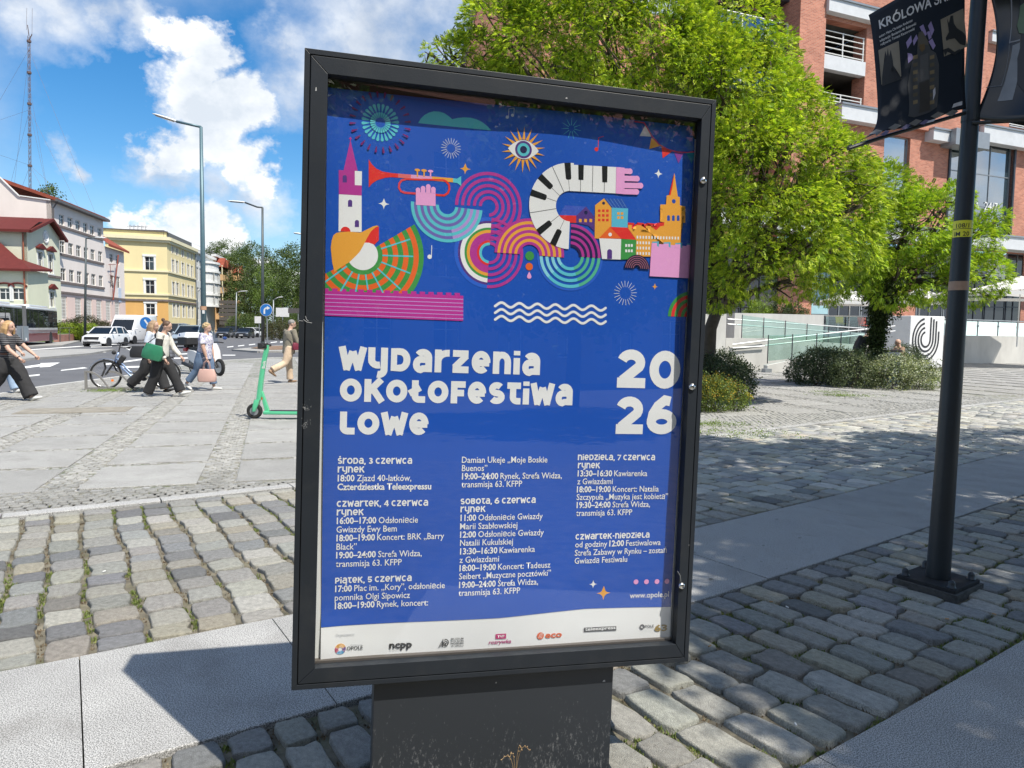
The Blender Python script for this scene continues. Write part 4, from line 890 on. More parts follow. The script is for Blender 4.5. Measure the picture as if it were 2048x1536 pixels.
def text_mesh(body, off=0, ital=0, res=2, spacing=1):
    c = bpy.data.curves.new('t', 'FONT'); c.body = body; c.offset = off; c.resolution_u = res; c.shear = ital; c.space_character = spacing
    o = bpy.data.objects.new('t', c); me = None
    COL.objects.link(o); dg = bpy.context.evaluated_depsgraph_get(); me = bpy.data.meshes.new_from_object(o.evaluated_get(dg))
    vs = [tuple(v.co[:2]) for v in me.vertices]; fs = [tuple(p.vertices) for p in me.polygons]
    bpy.data.objects.remove(o); bpy.data.curves.remove(c); bpy.data.meshes.remove(me); return vs, fs
def put_text(A, body, x0, z, x1, col, off=.012, hz=None, ital=0, spacing=1, dz=0):
    """body set on baseline z from x0 to x1 (local metres); hz fixes the size, else 1em follows the width"""
    vs, fs = text_mesh(body, off, ital, spacing=spacing)
    if not vs: return
    mn = min(v[0] for v in vs); mxx = max(v[0] for v in vs); sx = (x1-x0)/(mxx-mn); sz = hz or sx; i = A.mi(col); A.k += 1; y = -(A.lev+min(A.k % A.cyc, 12 if A.cyc > 99 else 99)*.00004)
    bv = [A.bm.verts.new((x0+(v[0]-mn)*sx, y, z+v[1]*sz+dz*(v[0]-mn)*sx)) for v in vs]
    for f in fs:
        try: A.bm.faces.new([bv[q] for q in f]).material_index = i
        except ValueError: pass
A = Art('schedule_text', 4)
EM = 22.3*.00163          # 1em of the body type
def line(x0, y, x1, *segs):
    a = pu(x0, y)[0]; b, z = pu(x1, y)[0], pu(x0, y)[1]; wid = []
    for s, bold in segs:
        vs, _ = text_mesh(s.replace(' ', '\u00a0') if False else s, .022 if bold else 0); wid.append(max(v[0] for v in vs)-min(v[0] for v in vs)+.28)
    tot = sum(wid)-.28; k = (b-a)/tot; x = a
    for (s, bold), w in zip(segs, wid):
        put_text(A, s, x, z, x+(w-.28)*k, WHT, .026 if bold else .008, hz=EM*.78); x += w*k
def L5(x0, y, x1, *s): a = z5(x0, y); b = z5(x1, y); line(a[0], a[1], b[0], *s)
Bt, Rt = True, False
L5(115, 272, 597, ('18:00', Bt), ('Zjazd 40-latków,', Rt)); L5(113, 329, 727, ('Czterdziestka Teleexpressu', Bt))
L5(109, 552, 640, ('16:00–17:00', Bt), ('Odsłonięcie', Rt)); L5(107, 609, 502, ('Gwiazdy Ewy Bem', Rt)); L5(107, 665, 810, ('18:00–19:00', Bt), ('Koncert: BRK „Barry', Rt)); L5(107, 722, 240, ('Black”', Rt))
L5(105, 778, 665, ('19:00–24:00', Bt), ('Strefa Widza,', Rt)); L5(103, 835, 534, ('transmisja 63. KFPP', Rt))
L5(98, 1000, 815, ('17:00', Bt), ('Plac im. „Kory”, odsłonięcie', Rt)); L5(96, 1058, 588, ('pomnika Olgi Sipowicz', Rt)); L5(96, 1113, 706, ('18:00–19:00', Bt), ('Rynek, koncert:', Rt))
for y, x0, x1, *s in ((926, 924, 1096, ('Damian Ukeje ,,Moje Boskie', Rt)), (942.5, 924, 975, ('Buenos”', Rt)), (959, 924, 1125, ('19:00–24:00', Bt), ('Rynek, Strefa Widza,', Rt)), (975, 923, 1045, ('transmisja 63. KFPP', Rt)),
    (1042, 921, 1086, ('11:00', Bt), ('Odsłonięcie Gwiazdy', Rt)), (1059, 920, 1035, ('Marii Szabłowskiej', Rt)), (1075.5, 920, 1088, ('12:00 ', Bt), ('Odsłonięcie Gwiazdy', Rt)), (1092, 920, 1026, ('Natalii Kukulskiej', Rt)), (1109, 920, 1070, ('13:30–16:30', Bt), ('Kawiarenka', Rt)), (1126, 919, 998, ('z Gwiazdami', Rt)),
    (1142.5, 919, 1101, ('18:00–19:00', Bt), ('Koncert: Tadeusz', Rt)), (1159, 918, 1102, ('Seibert ,,Muzyczne pocztówki”', Rt)), (1176, 918, 1076, ('19:00–24:00', Bt), ('Strefa Widza,', Rt)), (1192, 917, 1040, ('transmisja 63. KFPP', Rt)),
    (953.5, 1156.6, 1295, ('13:30–16:30', Bt), ('Kawiarenka', Rt)), (969.5, 1156, 1226.7, ('z Gwiazdami', Rt)), (985.5, 1155, 1318, ('18:00–19:00', Bt), ('Koncert: Natalia', Rt)), (1001, 1154.5, 1336.5, ('Szczypuła ,,Muzyka jest kobietą”', Rt)), (1017, 1154.5, 1301, ('19:30–24:00', Bt), ('Strefa Widza,', Rt)), (1033, 1153.6, 1265.5, ('transmisja 63. KFPP', Rt)),
    (1096, 1151.4, 1322, ('od godziny', Rt), ('12:00', Bt), ('Festiwalowa', Rt)), (1112.5, 1150.5, 1334, ('Strefa Zabawy w Rynku – zostań', Rt)), (1128.5, 1150, 1255.4, ('Gwiazdą Festiwalu', Rt)), (1198.5, 1261.5, 1338.6, ('www.opole.pl', Rt))):
    line(x0, y, x1, *s)
A.done(False)
A = Art('sponsor_logos', 5); A.cyc = 30; KP = .00162/3.2675
def T5(x0, y, x1, s, col, off=.01, h=None, ital=0, f=z5):
    a = f(x0, y); b = f(x1, y); p = pu(*a); q = pu(*b); put_text(A, s, p[0], p[1], q[0], col, off, hz=h*KP if h else None, ital=ital)
T5(103, 1292, 228, 'Organizatorzy:', (196, 198, 202), 0, 26); c = pu(*z5(133, 1371))
for k, (a, b) in enumerate(((33, 29), (27, 23.5), (21.5, 18.5), (16.5, 13))): A.ring(c, b*KP, a*KP, (236, 170, 70), 20, 160); A.ring(c, b*KP, a*KP, (200, 60, 100), 160, 225); A.ring(c, b*KP, a*KP, (80, 170, 220), 225, 315); A.ring(c, b*KP, a*KP, (120, 80, 150), 315, 380)
T5(175, 1380, 280, 'OPOLE', (50, 54, 60), .01, 33); T5(200, 1351, 278, 'PROMOCJONE', (190, 190, 194), 0, 12)
T5(453, 1368, 602, 'ncpp', BLK, .035, 62); T5(453, 1383, 520, 'NARODOWE CENTRUM', (150, 150, 150), 0, 8)
c = pu(*z5(818, 1328)); 
for k in range(3): A.stroke([(c[0]+(-40+10*k)*KP, c[1]-(30-6*k)*KP), (c[0]+(-22+9*k)*KP, c[1]+(8-3*k)*KP), (c[0]+(-6+7*k)*KP, c[1]-(22-5*k)*KP)], 5*KP, BLK)
A.ring(c, 19*KP, 25*KP, BLK, -100, 100); A.ring(c, 8*KP, 13*KP, BLK, -110, 110); A.stroke([(c[0]-14*KP, c[1]+25*KP), (c[0]-14*KP, c[1]-28*KP)], 5*KP, BLK)
for k, s in enumerate(('MUZEUM', 'POLSKIEJ', 'PIOSENKI', 'W OPOLU')): T5(857, 1309+k*16, 938, s, (60, 62, 66), .01, 17)
p = [pu(*z5(*q)) for q in ((1148, 1270), (1217, 1266), (1217, 1299), (1148, 1302))]; A.fill(p, (190, 30, 110)); T5(1160, 1294, 1206, 'TVP', WHT, .02, 24); T5(1103, 1337, 1250, 'rozrywka', (176, 40, 116), .02, 36, ital=.2)
T6 = lambda *a, **k: T5(*a, f=z6, **k)
c = pu(*z6(266, 1283)); EC = (222, 96, 44); A.disc(c, 24*KP, EC)
for k in range(3): A.stroke([(c[0]+(-12+10*k)*KP, c[1]-16*KP), (c[0]+(-7+9*k)*KP, c[1]+4*KP), (c[0]+(2+6*k)*KP, c[1]+17*KP)], 2.4*KP, WHT)
T6(297, 1297, 407, 'eco', EC, .03, 58)
A.fill([pu(*z6(*q)) for q in ((553, 1232), (765, 1222), (765, 1250), (553, 1259))], (66, 66, 70)); T6(560, 1252, 760, 'teleexpress', WHT, .02, 32)
A.ring(pu(*z6(934, 1226)), 9*KP, 18*KP, (92, 92, 96)); T6(952, 1232, 1010, 'POLE', (92, 92, 96), .015, 27)
for k in range(3): T6(917, 1245+k*7, 1008, '________', (150, 150, 152), 0, 8)
T6(1013, 1254, 1095, '63', (150, 124, 54), .035, 62); A.done(False)
# ================================================================== FOLIAGE
def leafmat(name, col, trans=.36, var=.25, rough=.55):
    if name in MC: return MC[name]
    m = bpy.data.materials.new(name); m.use_nodes = True; MC[name] = m; n = m.node_tree.nodes; l = m.node_tree.links
    for x in list(n): n.remove(x)
    out = n.new('ShaderNodeOutputMaterial'); at = n.new('ShaderNodeAttribute'); at.attribute_name = 'Col'
    pb = n.new('ShaderNodeBsdfPrincipled'); pb.inputs['Roughness'].default_value = rough; pb.inputs['Specular IOR Level'].default_value = .35
    tr = n.new('ShaderNodeBsdfTranslucent'); mx_ = n.new('ShaderNodeMixShader'); mx_.inputs[0].default_value = trans
    tc = n.new('ShaderNodeTexCoord'); nz_ = n.new('ShaderNodeTexNoise'); nz_.inputs['Scale'].default_value = 2.2; l.new(tc.outputs['Object'], nz_.inputs['Vector'])
    r_ = n.new('ShaderNodeMapRange'); l.new(nz_.outputs['Fac'], r_.inputs[0]); r_.inputs[1].default_value = .35; r_.inputs[2].default_value = .65; r_.inputs[3].default_value = 1-var; r_.inputs[4].default_value = 1+var
    v = n.new('ShaderNodeVectorMath'); v.operation = 'SCALE'; l.new(at.outputs['Color'], v.inputs[0]); l.new(r_.outputs[0], v.inputs['Scale'])
    v2 = n.new('ShaderNodeVectorMath'); v2.operation = 'MULTIPLY'; l.new(v.outputs[0], v2.inputs[0]); v2.inputs[1].default_value = (1.15, 1.15, .5)
    l.new(v.outputs[0], pb.inputs['Base Color']); l.new(v2.outputs[0], tr.inputs[0]); l.new(pb.outputs[0], mx_.inputs[1]); l.new(tr.outputs[0], mx_.inputs[2]); l.new(mx_.outputs[0], out.inputs[0]); return m
m_leaf = leafmat('leaf', None)
m_bark = mat('bark', (.085, .068, .052), .9, var=.3, scale=6, bump=1.2, bscale=25)
def frond(pairs=5, L=.17, w=.026, l=.055):
    """pinnate leaf: opposite leaflets along a bowed rachis, template verts and faces"""
    v = []; f = []
    for i in range(pairs):
        t = .25+.75*i/pairs; y = L*t; z = -.25*L*t*t
        for sd in (-1, 1):
            o = len(v); ll = l*(1.1-.4*abs(t-.5)); c_, s_ = cos(radians(28)), sin(radians(28))
            bx_, by_ = sd*c_, s_
            v += [(0, y, z), (bx_*ll*.5-by_*w*.5*sd, y+by_*ll*.5+bx_*w*.5*sd, z+.004), (bx_*ll, y+by_*ll, z-.010), (bx_*ll*.5+by_*w*.5*sd, y+by_*ll*.5-bx_*w*.5*sd, z-.004)]; f.append((o, o+1, o+2, o+3))
    o = len(v); v += [(-w*.4, L*.95, -.22*L), (0, L*1.3, -.4*L), (w*.4, L*.95, -.22*L), (0, L*.85, -.2*L)]; f.append((o, o+1, o+2, o+3))
    return np.array(v), np.array(f)
def clumpt(k=6, s=.06, seed=1):
    r = np.random.RandomState(seed); v = []; f = []
    for i in range(k):
        c = r.normal(0, s*.8, 3); a = r.normal(0, 1, 3); a /= np.linalg.norm(a); b = np.cross(a, r.normal(0, 1, 3)); b /= np.linalg.norm(b); a *= s*.5*r.uniform(.7, 1.2); b *= s*.28; o = len(v); v += [c-a, c+b, c+a, c-b]; f.append((o, o+1, o+2, o+3))
    return np.array(v), np.array(f)
def scatter_leaves(name, pos, dirs, temps, scale, cols, parent=None, mats=None, droop=0, rs=None, colvar=.25, kind=None):
    rs = rs or np.random.RandomState(3); n = len(pos); k = rs.randint(0, len(temps), n); V = []; F = []; Cc = []; off = 0
    for ti, (tv, tf) in enumerate(temps):
        idx = np.where(k == ti)[0]
        if not len(idx): continue
        p = pos[idx]; y = dirs[idx]+rs.normal(0, .35, (len(idx), 3)); y[:, 2] -= droop; y /= np.linalg.norm(y, axis=1, keepdims=True)
        u = rs.normal(0, .55, (len(idx), 3))+np.array([0, 0, 1.0]); x = np.cross(y, u); x /= np.linalg.norm(x, axis=1, keepdims=True)+1e-9; z = np.cross(x, y)
        s = scale*rs.uniform(.7, 1.3, (len(idx), 1, 1)); R_ = np.stack([x, y, z], 1)
        W_ = np.einsum('vk,nkj->nvj', tv, R_)*s+p[:, None, :]; V.append(W_.reshape(-1, 3)); F.append((tf[None]+(np.arange(len(idx))*len(tv))[:, None, None]+off).reshape(-1, 4)); off += len(idx)*len(tv)
        c = np.array(cols)[rs.randint(0, len(cols), len(idx))]*rs.uniform(1-colvar, 1+colvar, (len(idx), 1)); Cc.append(np.repeat(c, len(tf)*4, axis=0))
    V = np.concatenate(V).astype(np.float32); F = np.concatenate(F).astype(np.int32); Cc = np.concatenate(Cc)
    me = bpy.data.meshes.new(name); me.vertices.add(len(V)); me.vertices.foreach_set('co', V.ravel()); me.loops.add(F.size); me.loops.foreach_set('vertex_index', F.ravel())
    me.polygons.add(len(F)); me.polygons.foreach_set('loop_start', np.arange(0, F.size, 4, dtype=np.int32)); me.update(calc_edges=True)
    at = me.color_attributes.new('Col', 'FLOAT_COLOR', 'CORNER'); at.data.foreach_set('color', np.concatenate([Cc, np.ones((len(Cc), 1))], 1).astype(np.float32).ravel())
    me.materials.append(mats or m_leaf); o = bpy.data.objects.new(name, me); COL.objects.link(o); o.parent = parent
    if kind: o['kind'] = kind
    return o
def blob_points(blobs, dens, rs, inner=.62, updown=1.0, zmin=None, holes=.5, fs=1.1):
    P = []; Dn = []
    C_ = np.array([b[:3] for b in blobs]); R_ = np.array([b[3] for b in blobs])
    for bi, (x, y, z, r_) in enumerate(blobs):
        m = int(dens*4*pi*r_*r_); d = rs.normal(0, 1, (m, 3)); d /= np.linalg.norm(d, axis=1, keepdims=True)
        keep = rs.random_sample(m) < np.where(d[:, 2] < -.25, updown, 1); d = d[keep]; rr = r_*rs.uniform(.72, 1.06, len(d))[:, None]**.8
        p = d*rr+[x, y, z]; ds = np.linalg.norm(p[:, None]-C_[None], axis=2)/R_[None]; ds[:, bi] = 9; ok = ds.min(1) > inner
        nn = np.array([mnoise.noise(Vector(q*fs)) for q in p[ok]]) if ok.any() else np.array([]); k2 = nn > -holes*rs.random_sample(len(nn))
        P.append(p[ok][k2]); Dn.append(d[ok][k2])
    P = np.concatenate(P); Dn = np.concatenate(Dn)
    if zmin is not None: k = P[:, 2] > zmin; P = P[k]; Dn = Dn[k]
    return P, Dn
def limb(mb, a, b, r0_, r1_, rr, bend=.12, n=5, sides=6):
    a = Vector(a); b = Vector(b); L = (b-a).length; pts = []; rs_ = []
    o = Vector((rr.gauss(0, 1), rr.gauss(0, 1), abs(rr.gauss(0, .5)))).normalized()*L*bend
    for i in range(n+1):
        t = i/n; p = a.lerp(b, t)+o*sin(pi*t)+Vector((rr.gauss(0, .01), rr.gauss(0, .01), 0))*L; pts.append(p); rs_.append(r0_+(r1_-r0_)*t)
    mb.tube(pts, rs_, sides); return pts
def build_tree(name, label, cat, trunk, tr_r, blobs, temps, dens, scale, cols, seed=1, group=None, twigs=3, droop=0, holes=.5, updown=.6, inner=.62, crowns=1, colvar=.25, mats=None, barkm=None, fs=1.1):
    rr = random.Random(seed); rs = np.random.RandomState(seed); base = Vector(trunk[0]); t = thing(name, label, cat, base, group=group)
    L = lambda p: Vector(p)-base
    mb = MB(); pts = [L(p) for p in trunk]; mb.tube(pts, tr_r, 10)
    mb.obj('trunk', barkm or m_bark, t, smooth=True)
    top = pts[-1]; bl = [(b[0]-base.x, b[1]-base.y, b[2]-base.z, b[3]) for b in blobs]; mb = MB()
    forks = [pts[-1], pts[-1].lerp(pts[-2], .4)]
    for b in bl:
        c = Vector(b[:3]); f = min(forks, key=lambda q: (q-c).length+rr.random()*1.0); lp = limb(mb, f, c, tr_r[-1]*.75, .035, rr); 
        for k in range(twigs):
            s0_ = lp[rr.randrange(2, 6)]; d = Vector((rr.gauss(0, 1), rr.gauss(0, 1), rr.gauss(.5, .8))).normalized()*b[3]*rr.uniform(.8, 1.0); tp = limb(mb, s0_, c+d, .03, .010, rr, .1, 4, 5)
            for q in range(3): e = Vector((rr.gauss(0, 1), rr.gauss(0, 1), rr.gauss(.3, .8))).normalized()*b[3]*.55; limb(mb, tp[rr.randrange(2, 5)], tp[3]+e, .012, .004, rr, .1, 3, 4)
    mb.obj('branches', barkm or m_bark, t, smooth=True)
    P, Dn = blob_points(bl, dens, rs, holes=holes, updown=updown, inner=inner, fs=fs); scatter_leaves('crown', P, Dn, temps, scale, cols, t, droop=droop, rs=rs, colvar=colvar, mats=mats)
    return t
fr1 = [frond(4, .12, .024, .048), frond(4, .14, .026, .05), frond(3, .10, .026, .05)]
YG = [(.41, .54, .04), (.33, .47, .035), (.48, .60, .05), (.20, .32, .03), (.55, .63, .08), (.13, .22, .025)]
def B(x, y, d, r_): p = D(x, y, d); return (p.x, p.y, p.z, r_)
b1 = [B(950, 135, 15.2, .75), B(905, 118, 15.4, .45), B(870, 110, 15.4, .28), B(1010, 75, 15, 1.0), B(1100, 130, 14.6, 1.2), B(1140, 30, 14.8, 1.4), B(1250, 90, 14.3, 1.5), B(1080, -50, 15.5, 1.3), B(1230, -60, 15.5, 1.2), B(1340, 50, 15.2, .9), B(1360, 150, 14.2, 1.3), B(1450, 75, 14.8, 1.05), B(1515, 135, 15, .85), B(1440, 200, 14, 1.2), B(1530, 225, 14.6, 1.0),
      B(1590, 260, 15, .85), B(1500, 330, 14, 1.15), B(1610, 340, 14.5, 1.05), B(1680, 345, 15.2, .75), B(1660, 430, 14.6, .95), B(1725, 410, 15.2, .6), B(1560, 440, 14, 1.05), B(1460, 430, 14.2, .95), B(1500, 530, 14.3, .7), B(1620, 510, 14.4, .75), B(1700, 490, 14.8, .6), B(1580, 560, 14.6, .45), B(1330, 260, 15.5, 1.4), B(1130, 250, 16.2, 1.4), B(1240, 380, 16, 1.3), B(1400, 400, 15.8, 1.1), B(1440, 580, 14.8, .45), B(1000, 220, 16, 1.0)]
tb = G(1422, 800); tb = Vector((tb.x, tb.y+.6, 0)); up_ = D(1445, 600, tb.y+.0)
tree1 = build_tree('locust_tree', 'large bright yellow-green tree with a wide domed crown right behind the display case', 'tree', [tb, (tb.x+.08, tb.y, .8), (tb.x+.10, tb.y, 1.6), (up_.x, up_.y, 2.4)], [.17, .15, .14, .13], b1, fr1, 320, .82, YG, 3, droop=.25, twigs=5, holes=.42, updown=.55, inner=.45, fs=1.15)
b2 = [B(1700, 420, 21, 1.0), B(1750, 400, 20.5, 1.1), B(1820, 470, 20, 1.2), B(1745, 480, 20.4, 1.2), B(1880, 440, 20.3, .75), B(1905, 405, 20.6, .55), B(1700, 520, 20, 1.0), B(1860, 540, 20, 1.0), B(1930, 500, 20.5, .85), B(1965, 470, 20.7, .6), B(1975, 555, 20.4, .6), B(1930, 570, 20.2, .7), B(1790, 560, 20, .8), B(1655, 560, 20.6, .7), B(1840, 395, 21, .45), B(1990, 440, 20.6, .35)]
t2b = Vector((10.84, 21.4, 0)); u2 = D(1766, 560, 21.3); w2 = D(1752, 700, 21.4)
tree2 = build_tree('locust_tree', 'smaller bright green tree with an ivy-wrapped trunk rising from the shrub bed', 'tree', [t2b, (w2.x, w2.y, w2.z), (u2.x-.05, u2.y, u2.z-.8), (u2.x, u2.y, u2.z)], [.13, .12, .12, .13], b2, fr1, 240, .98, [(.36, .51, .04), (.28, .43, .035), (.18, .30, .03), (.45, .57, .05)], 5, droop=.2, twigs=5, holes=.42, updown=.55, inner=.5, fs=1.15)
# ivy around the second trunk and dark ivy low in the crown
rs = np.random.RandomState(8); tp = [t2b, w2, Vector((u2.x-.05, u2.y, u2.z-.8)), u2, D(1790, 500, 21)]; P = []; Dn = []
for a, b in zip(tp[:-1], tp[1:]):
    L_ = (b-a).length; m = int(900*L_); t_ = rs.random_sample(m); an = rs.uniform(0, 2*pi, m); lowk = a.z+(b.z-a.z)*t_; rad = np.abs(rs.normal(.25, .09, m))*np.interp(lowk, [0, 1.2, 2.0, 3.5, 4.5], [.3, .42, .72, 1.3, 2.2]); c_ = np.array(a)[None]*(1-t_[:, None])+np.array(b)[None]*t_[:, None]
    d = np.stack([np.cos(an), np.sin(an), rs.normal(0, .3, m)], 1); P.append(c_+d*rad[:, None]); Dn.append(d)
for k in range(12):                               # hanging strands
    q = D(rs.uniform(1700, 1850), 560, 20.8+rs.uniform(-.5, .5)); m = 60; t_ = rs.random_sample(m); p = np.array(q)[None]+np.stack([.12*np.sin(t_*7)+rs.normal(0, .07, m), rs.normal(0, .07, m), -t_*rs.uniform(.5, 1.3)], 1); P.append(p); Dn.append(rs.normal(0, 1, (m, 3)))
P = np.concatenate(P)-np.array(t2b)[None]; Dn = np.concatenate(Dn); cl = [clumpt(6, .07, i) for i in range(4)]
scatter_leaves('ivy', P, Dn, cl, 1.0, [(.045, .075, .02), (.06, .10, .025), (.035, .055, .018), (.09, .13, .05)], tree2, rs=rs)
# ------------------------------------------------------------------ shrubs
def shrub(name, label, blobs, dens, s, cols, seed, temps=None, group=None, flowers=None, cat='shrub'):
    rr = random.Random(seed); rs = np.random.RandomState(seed); c = Vector((np.mean([b[0] for b in blobs]), np.mean([b[1] for b in blobs]), 0)); t = thing(name, label, cat, c, group=group)
    mb = MB(); bl = [(b[0]-c.x, b[1]-c.y, b[2], b[3]) for b in blobs]
    for b in bl:
        for k in range(7): limb(mb, (b[0]+rr.gauss(0, .06), b[1]+rr.gauss(0, .06), -.02), Vector(b[:3])+Vector((rr.gauss(0, .5), rr.gauss(0, .5), rr.uniform(0, .7)))*b[3], .012, .004, rr, .1, 3, 4)
    mb.obj('stems', m_bark, t)['kind'] = 'stuff'; P, Dn = blob_points(bl, dens, rs, updown=.9, inner=.45, zmin=.02, holes=.8, fs=3.2); P = P+Dn*np.abs(rs.normal(0, .07, (len(P), 1)))*(rs.random_sample((len(P), 1)) < .35); scatter_leaves('foliage', P, Dn, temps or [clumpt(6, .05, i) for i in range(5)], s, cols, t, rs=rs, colvar=.35)
    if flowers:
        k = P[:, 2] > .25; k &= rs.random_sample(len(P)) < flowers[1]; scatter_leaves('flowers', P[k]+Dn[k]*.03, Dn[k], [clumpt(5, .03, 9)], 1.0, flowers[0], t, rs=rs)
    return t
def GB(x, y, h, r_): p = G(x, y); return (p.x, p.y, h, r_)
DK = [(.06, .09, .045), (.045, .07, .035), (.09, .12, .07), (.12, .15, .09)]; VR = [(.10, .13, .06), (.26, .30, .18), (.42, .46, .33), (.14, .18, .08), (.55, .58, .46)]
shrub('evergreen_shrub', 'dark green rounded shrub between the display case and the plaza, behind the yellow flowering one', [GB(1415, 800, .42, .55), GB(1470, 800, .38, .45), GB(1440, 785, .42, .6), GB(1380, 790, .45, .6), GB(1340, 790, .45, .6)], 330, 1, DK, 31)
shrub('flowering_shrub', 'low shrub covered in yellow-orange blossom at the foot of the big tree', [GB(1430, 822, .28, .36), GB(1465, 820, .25, .30), GB(1400, 822, .3, .36), GB(1360, 822, .3, .36)], 480, .8, [(.14, .20, .05), (.20, .25, .06), (.10, .15, .04)], 32, flowers=([(.55, .40, .04), (.62, .50, .05), (.45, .28, .04)], .35))
for i, (bl, lab, cols) in enumerate((([GB(1630, 770, .42, .62), GB(1600, 765, .32, .45), GB(1665, 765, .45, .6), GB(1640, 750, .4, .6)], 'dark leafy shrub at the left end of the plant bed under the ivy tree', DK),
        ([GB(1705, 775, .4, .62), GB(1740, 770, .5, .62), GB(1690, 760, .45, .55), GB(1760, 760, .4, .5)], 'grey-green shrub with pale leaf edges directly below the ivy-wrapped trunk', [(.09, .12, .06), (.14, .18, .09), (.24, .28, .17)]),
        ([GB(1780, 778, .38, .6), GB(1830, 778, .30, .5), GB(1865, 775, .26, .40), GB(1800, 765, .4, .5)], 'variegated cream and green shrub sprawling at the front right of the bed', VR),
        ([GB(1806, 752, .62, .55), GB(1832, 758, .42, .42), GB(1785, 755, .5, .45)], 'taller dark shrub in front of the white logo block', DK))):
    shrub('bed_shrub', lab, bl, 250, 1.05, cols, 40+i)
# low weeds on the plaza near the shrubs and the road edge
rs = np.random.RandomState(12); P = []
for (x, y, sp, k) in ((1420, 850, .35, 260), (1450, 868, .5, 200), (1690, 792, .35, 220), (1660, 785, .3, 90), (228, 782, .25, 160), (196, 784, .15, 60)):
    g = G(x, y); P.append(np.stack([g.x+rs.normal(0, sp, k), g.y+rs.normal(0, sp*.5, k), rs.uniform(0, .035, k)], 1))
P = np.concatenate(P); scatter_leaves('weeds', P, np.tile([0, 0, 1.], (len(P), 1)), [clumpt(5, .035, 3)], .7, [(.16, .24, .05), (.22, .30, .08)], rs=rs); tag(bpy.data.objects['weeds'], 'small weeds sprouting from paving gaps near the shrubs and bicycle rack', 'weeds', kind='stuff')
# ================================================================== BUILDINGS, helpers
def frame_at(O, e): e = Vector((e[0], e[1], 0)).normalized(); return Vector((O[0], O[1], 0)), e, Vector((-e.y, e.x, 0))   # n points away from camera side (into the building)
class Fac:
    """a facade: local x along the wall, local y into the building, z up"""
    def __init__(s, O, e): s.O, s.e, s.n = frame_at(O, e); s.rz = math.atan2(s.e.y, s.e.x)
    def px(s, x, y, dep=0):
        d = ray(x, y); o = CAM-s.O; t = (dep-o.dot(s.n))/d.dot(s.n); p = o+d*t; return p.dot(s.e), p.z
    def root(s, name, label, cat): return thing(name, label, cat, s.O, s.rz)
def wallgrid(mb, a0, a1, z0, z1, holes, y0=0, y1=.35):
    xs = sorted({a0, a1, *[h[0] for h in holes], *[h[1] for h in holes]}); zs = sorted({z0, z1, *[h[2] for h in holes], *[h[3] for h in holes]})
    xs = [x for x in xs if a0 <= x <= a1]; zs = [z for z in zs if z0 <= z <= z1]
    for za, zb in zip(zs[:-1], zs[1:]):
        run = None
        for xa, xb in zip(xs[:-1], xs[1:]):
            cx_, cz_ = (xa+xb)/2, (za+zb)/2; hole = any(h[0] < cx_ < h[1] and h[2] < cz_ < h[3] for h in holes)
            if hole:
                if run: mb.box(run[0], run[1], y0, y1, za, zb); run = None
            else: run = (run[0], xb) if run else (xa, xb)
        if run: mb.box(run[0], run[1], y0, y1, za, zb)
m_win = glassmat('window_glass', refl=.05, thru=0, body=(.018, .022, .028), rough=.03)
m_winb = glassmat('window_glass_sky', refl=.38, thru=0, body=(.05, .08, .10), rough=.02, ior=1.6)
m_white = mat('white_joinery', (.74, .74, .72), .5, var=.06)
m_alu = mat('grey_aluminium', (.27, .29, .31), .4, .3, var=.06); m_dkalu = mat('dark_aluminium', (.045, .05, .06), .4, .2, var=.06)
_wc = {}
def window(parent, a, z, w, h, style='cross', y=.12, fm=None, gm=None, trim=None):
    """a = left, z = bottom; frame is the part, the pane its sub-part"""
    fm = fm or m_white; gm = gm or m_win; k = (round(w, 2), round(h, 2), style, fm.name, gm.name)
    if k not in _wc:
        mb = MB(); t = min(.07, w*.1); mb.box(0, w, -.03, .03, 0, t); mb.box(0, w, -.03, .03, h-t, h); mb.box(0, t, -.03, .03, t, h-t); mb.box(w-t, w, -.03, .03, t, h-t)
        if style in ('cross', 'tee'): mb.box(w/2-t*.5, w/2+t*.5, -.035, .025, t, h-t); mb.box(t, w/2-t*.5, -.032, .02, h*.62, h*.62+t*.8); mb.box(w/2+t*.5, w-t, -.032, .02, h*.62, h*.62+t*.8)
        if style == 'double': mb.box(w/2-t*.5, w/2+t*.5, -.035, .025, t, h-t)
        if style == 'barred':
            mb.box(w/2-t*.5, w/2+t*.5, -.035, .025, t, h-t); mb.box(t, w-t, -.033, .02, h*.7, h*.7+t)
            for i in range(1, 7): mb.box(w*i/7-.018, w*i/7+.018, -.16, -.13, -.05, h+.05)
            for i in range(8): mb.box(-.02, w+.02, -.13, -.11, h*i/7-.018, h*i/7+.018)
        if style.startswith('grid'):
            nx, nz = int(style[4]), int(style[5])
            for i in range(1, nx): mb.box(w*i/nx-t*.4, w*i/nx+t*.4, -.04, .02, t, h-t)
            for j in range(1, nz): mb.box(t, w-t, -.036, .018, h*j/nz-t*.4, h*j/nz+t*.4)
        fme = mb.mesh('window', fm); gb_ = MB(); gb_.box(t*.6, w-t*.6, -.008, .008, t*.6, h-t*.6); _wc[k] = (fme, gb_.mesh('pane', gm))
    o = bpy.data.objects.new('window', _wc[k][0]); COL.objects.link(o); o.parent = parent; o.location = (a, y, z)
    g = bpy.data.objects.new('pane', _wc[k][1]); COL.objects.link(g); g.parent = o; g.location = (0, .012, 0)
    if trim:
        tm, tw = trim; mb = MB(); mb.box(a-tw, a, -.05, .06, z-.02, z+h+.02); mb.box(a+w, a+w+tw, -.05, .06, z-.02, z+h+.02); mb.box(a-tw-.05, a+w+tw+.05, -.10, .06, z+h+.02, z+h+.02+tw*1.1); mb.box(a-tw-.06, a+w+tw+.06, -.14, .06, z-.14, z-.02); mb.parts('window_surround', tm, parent)
    return o
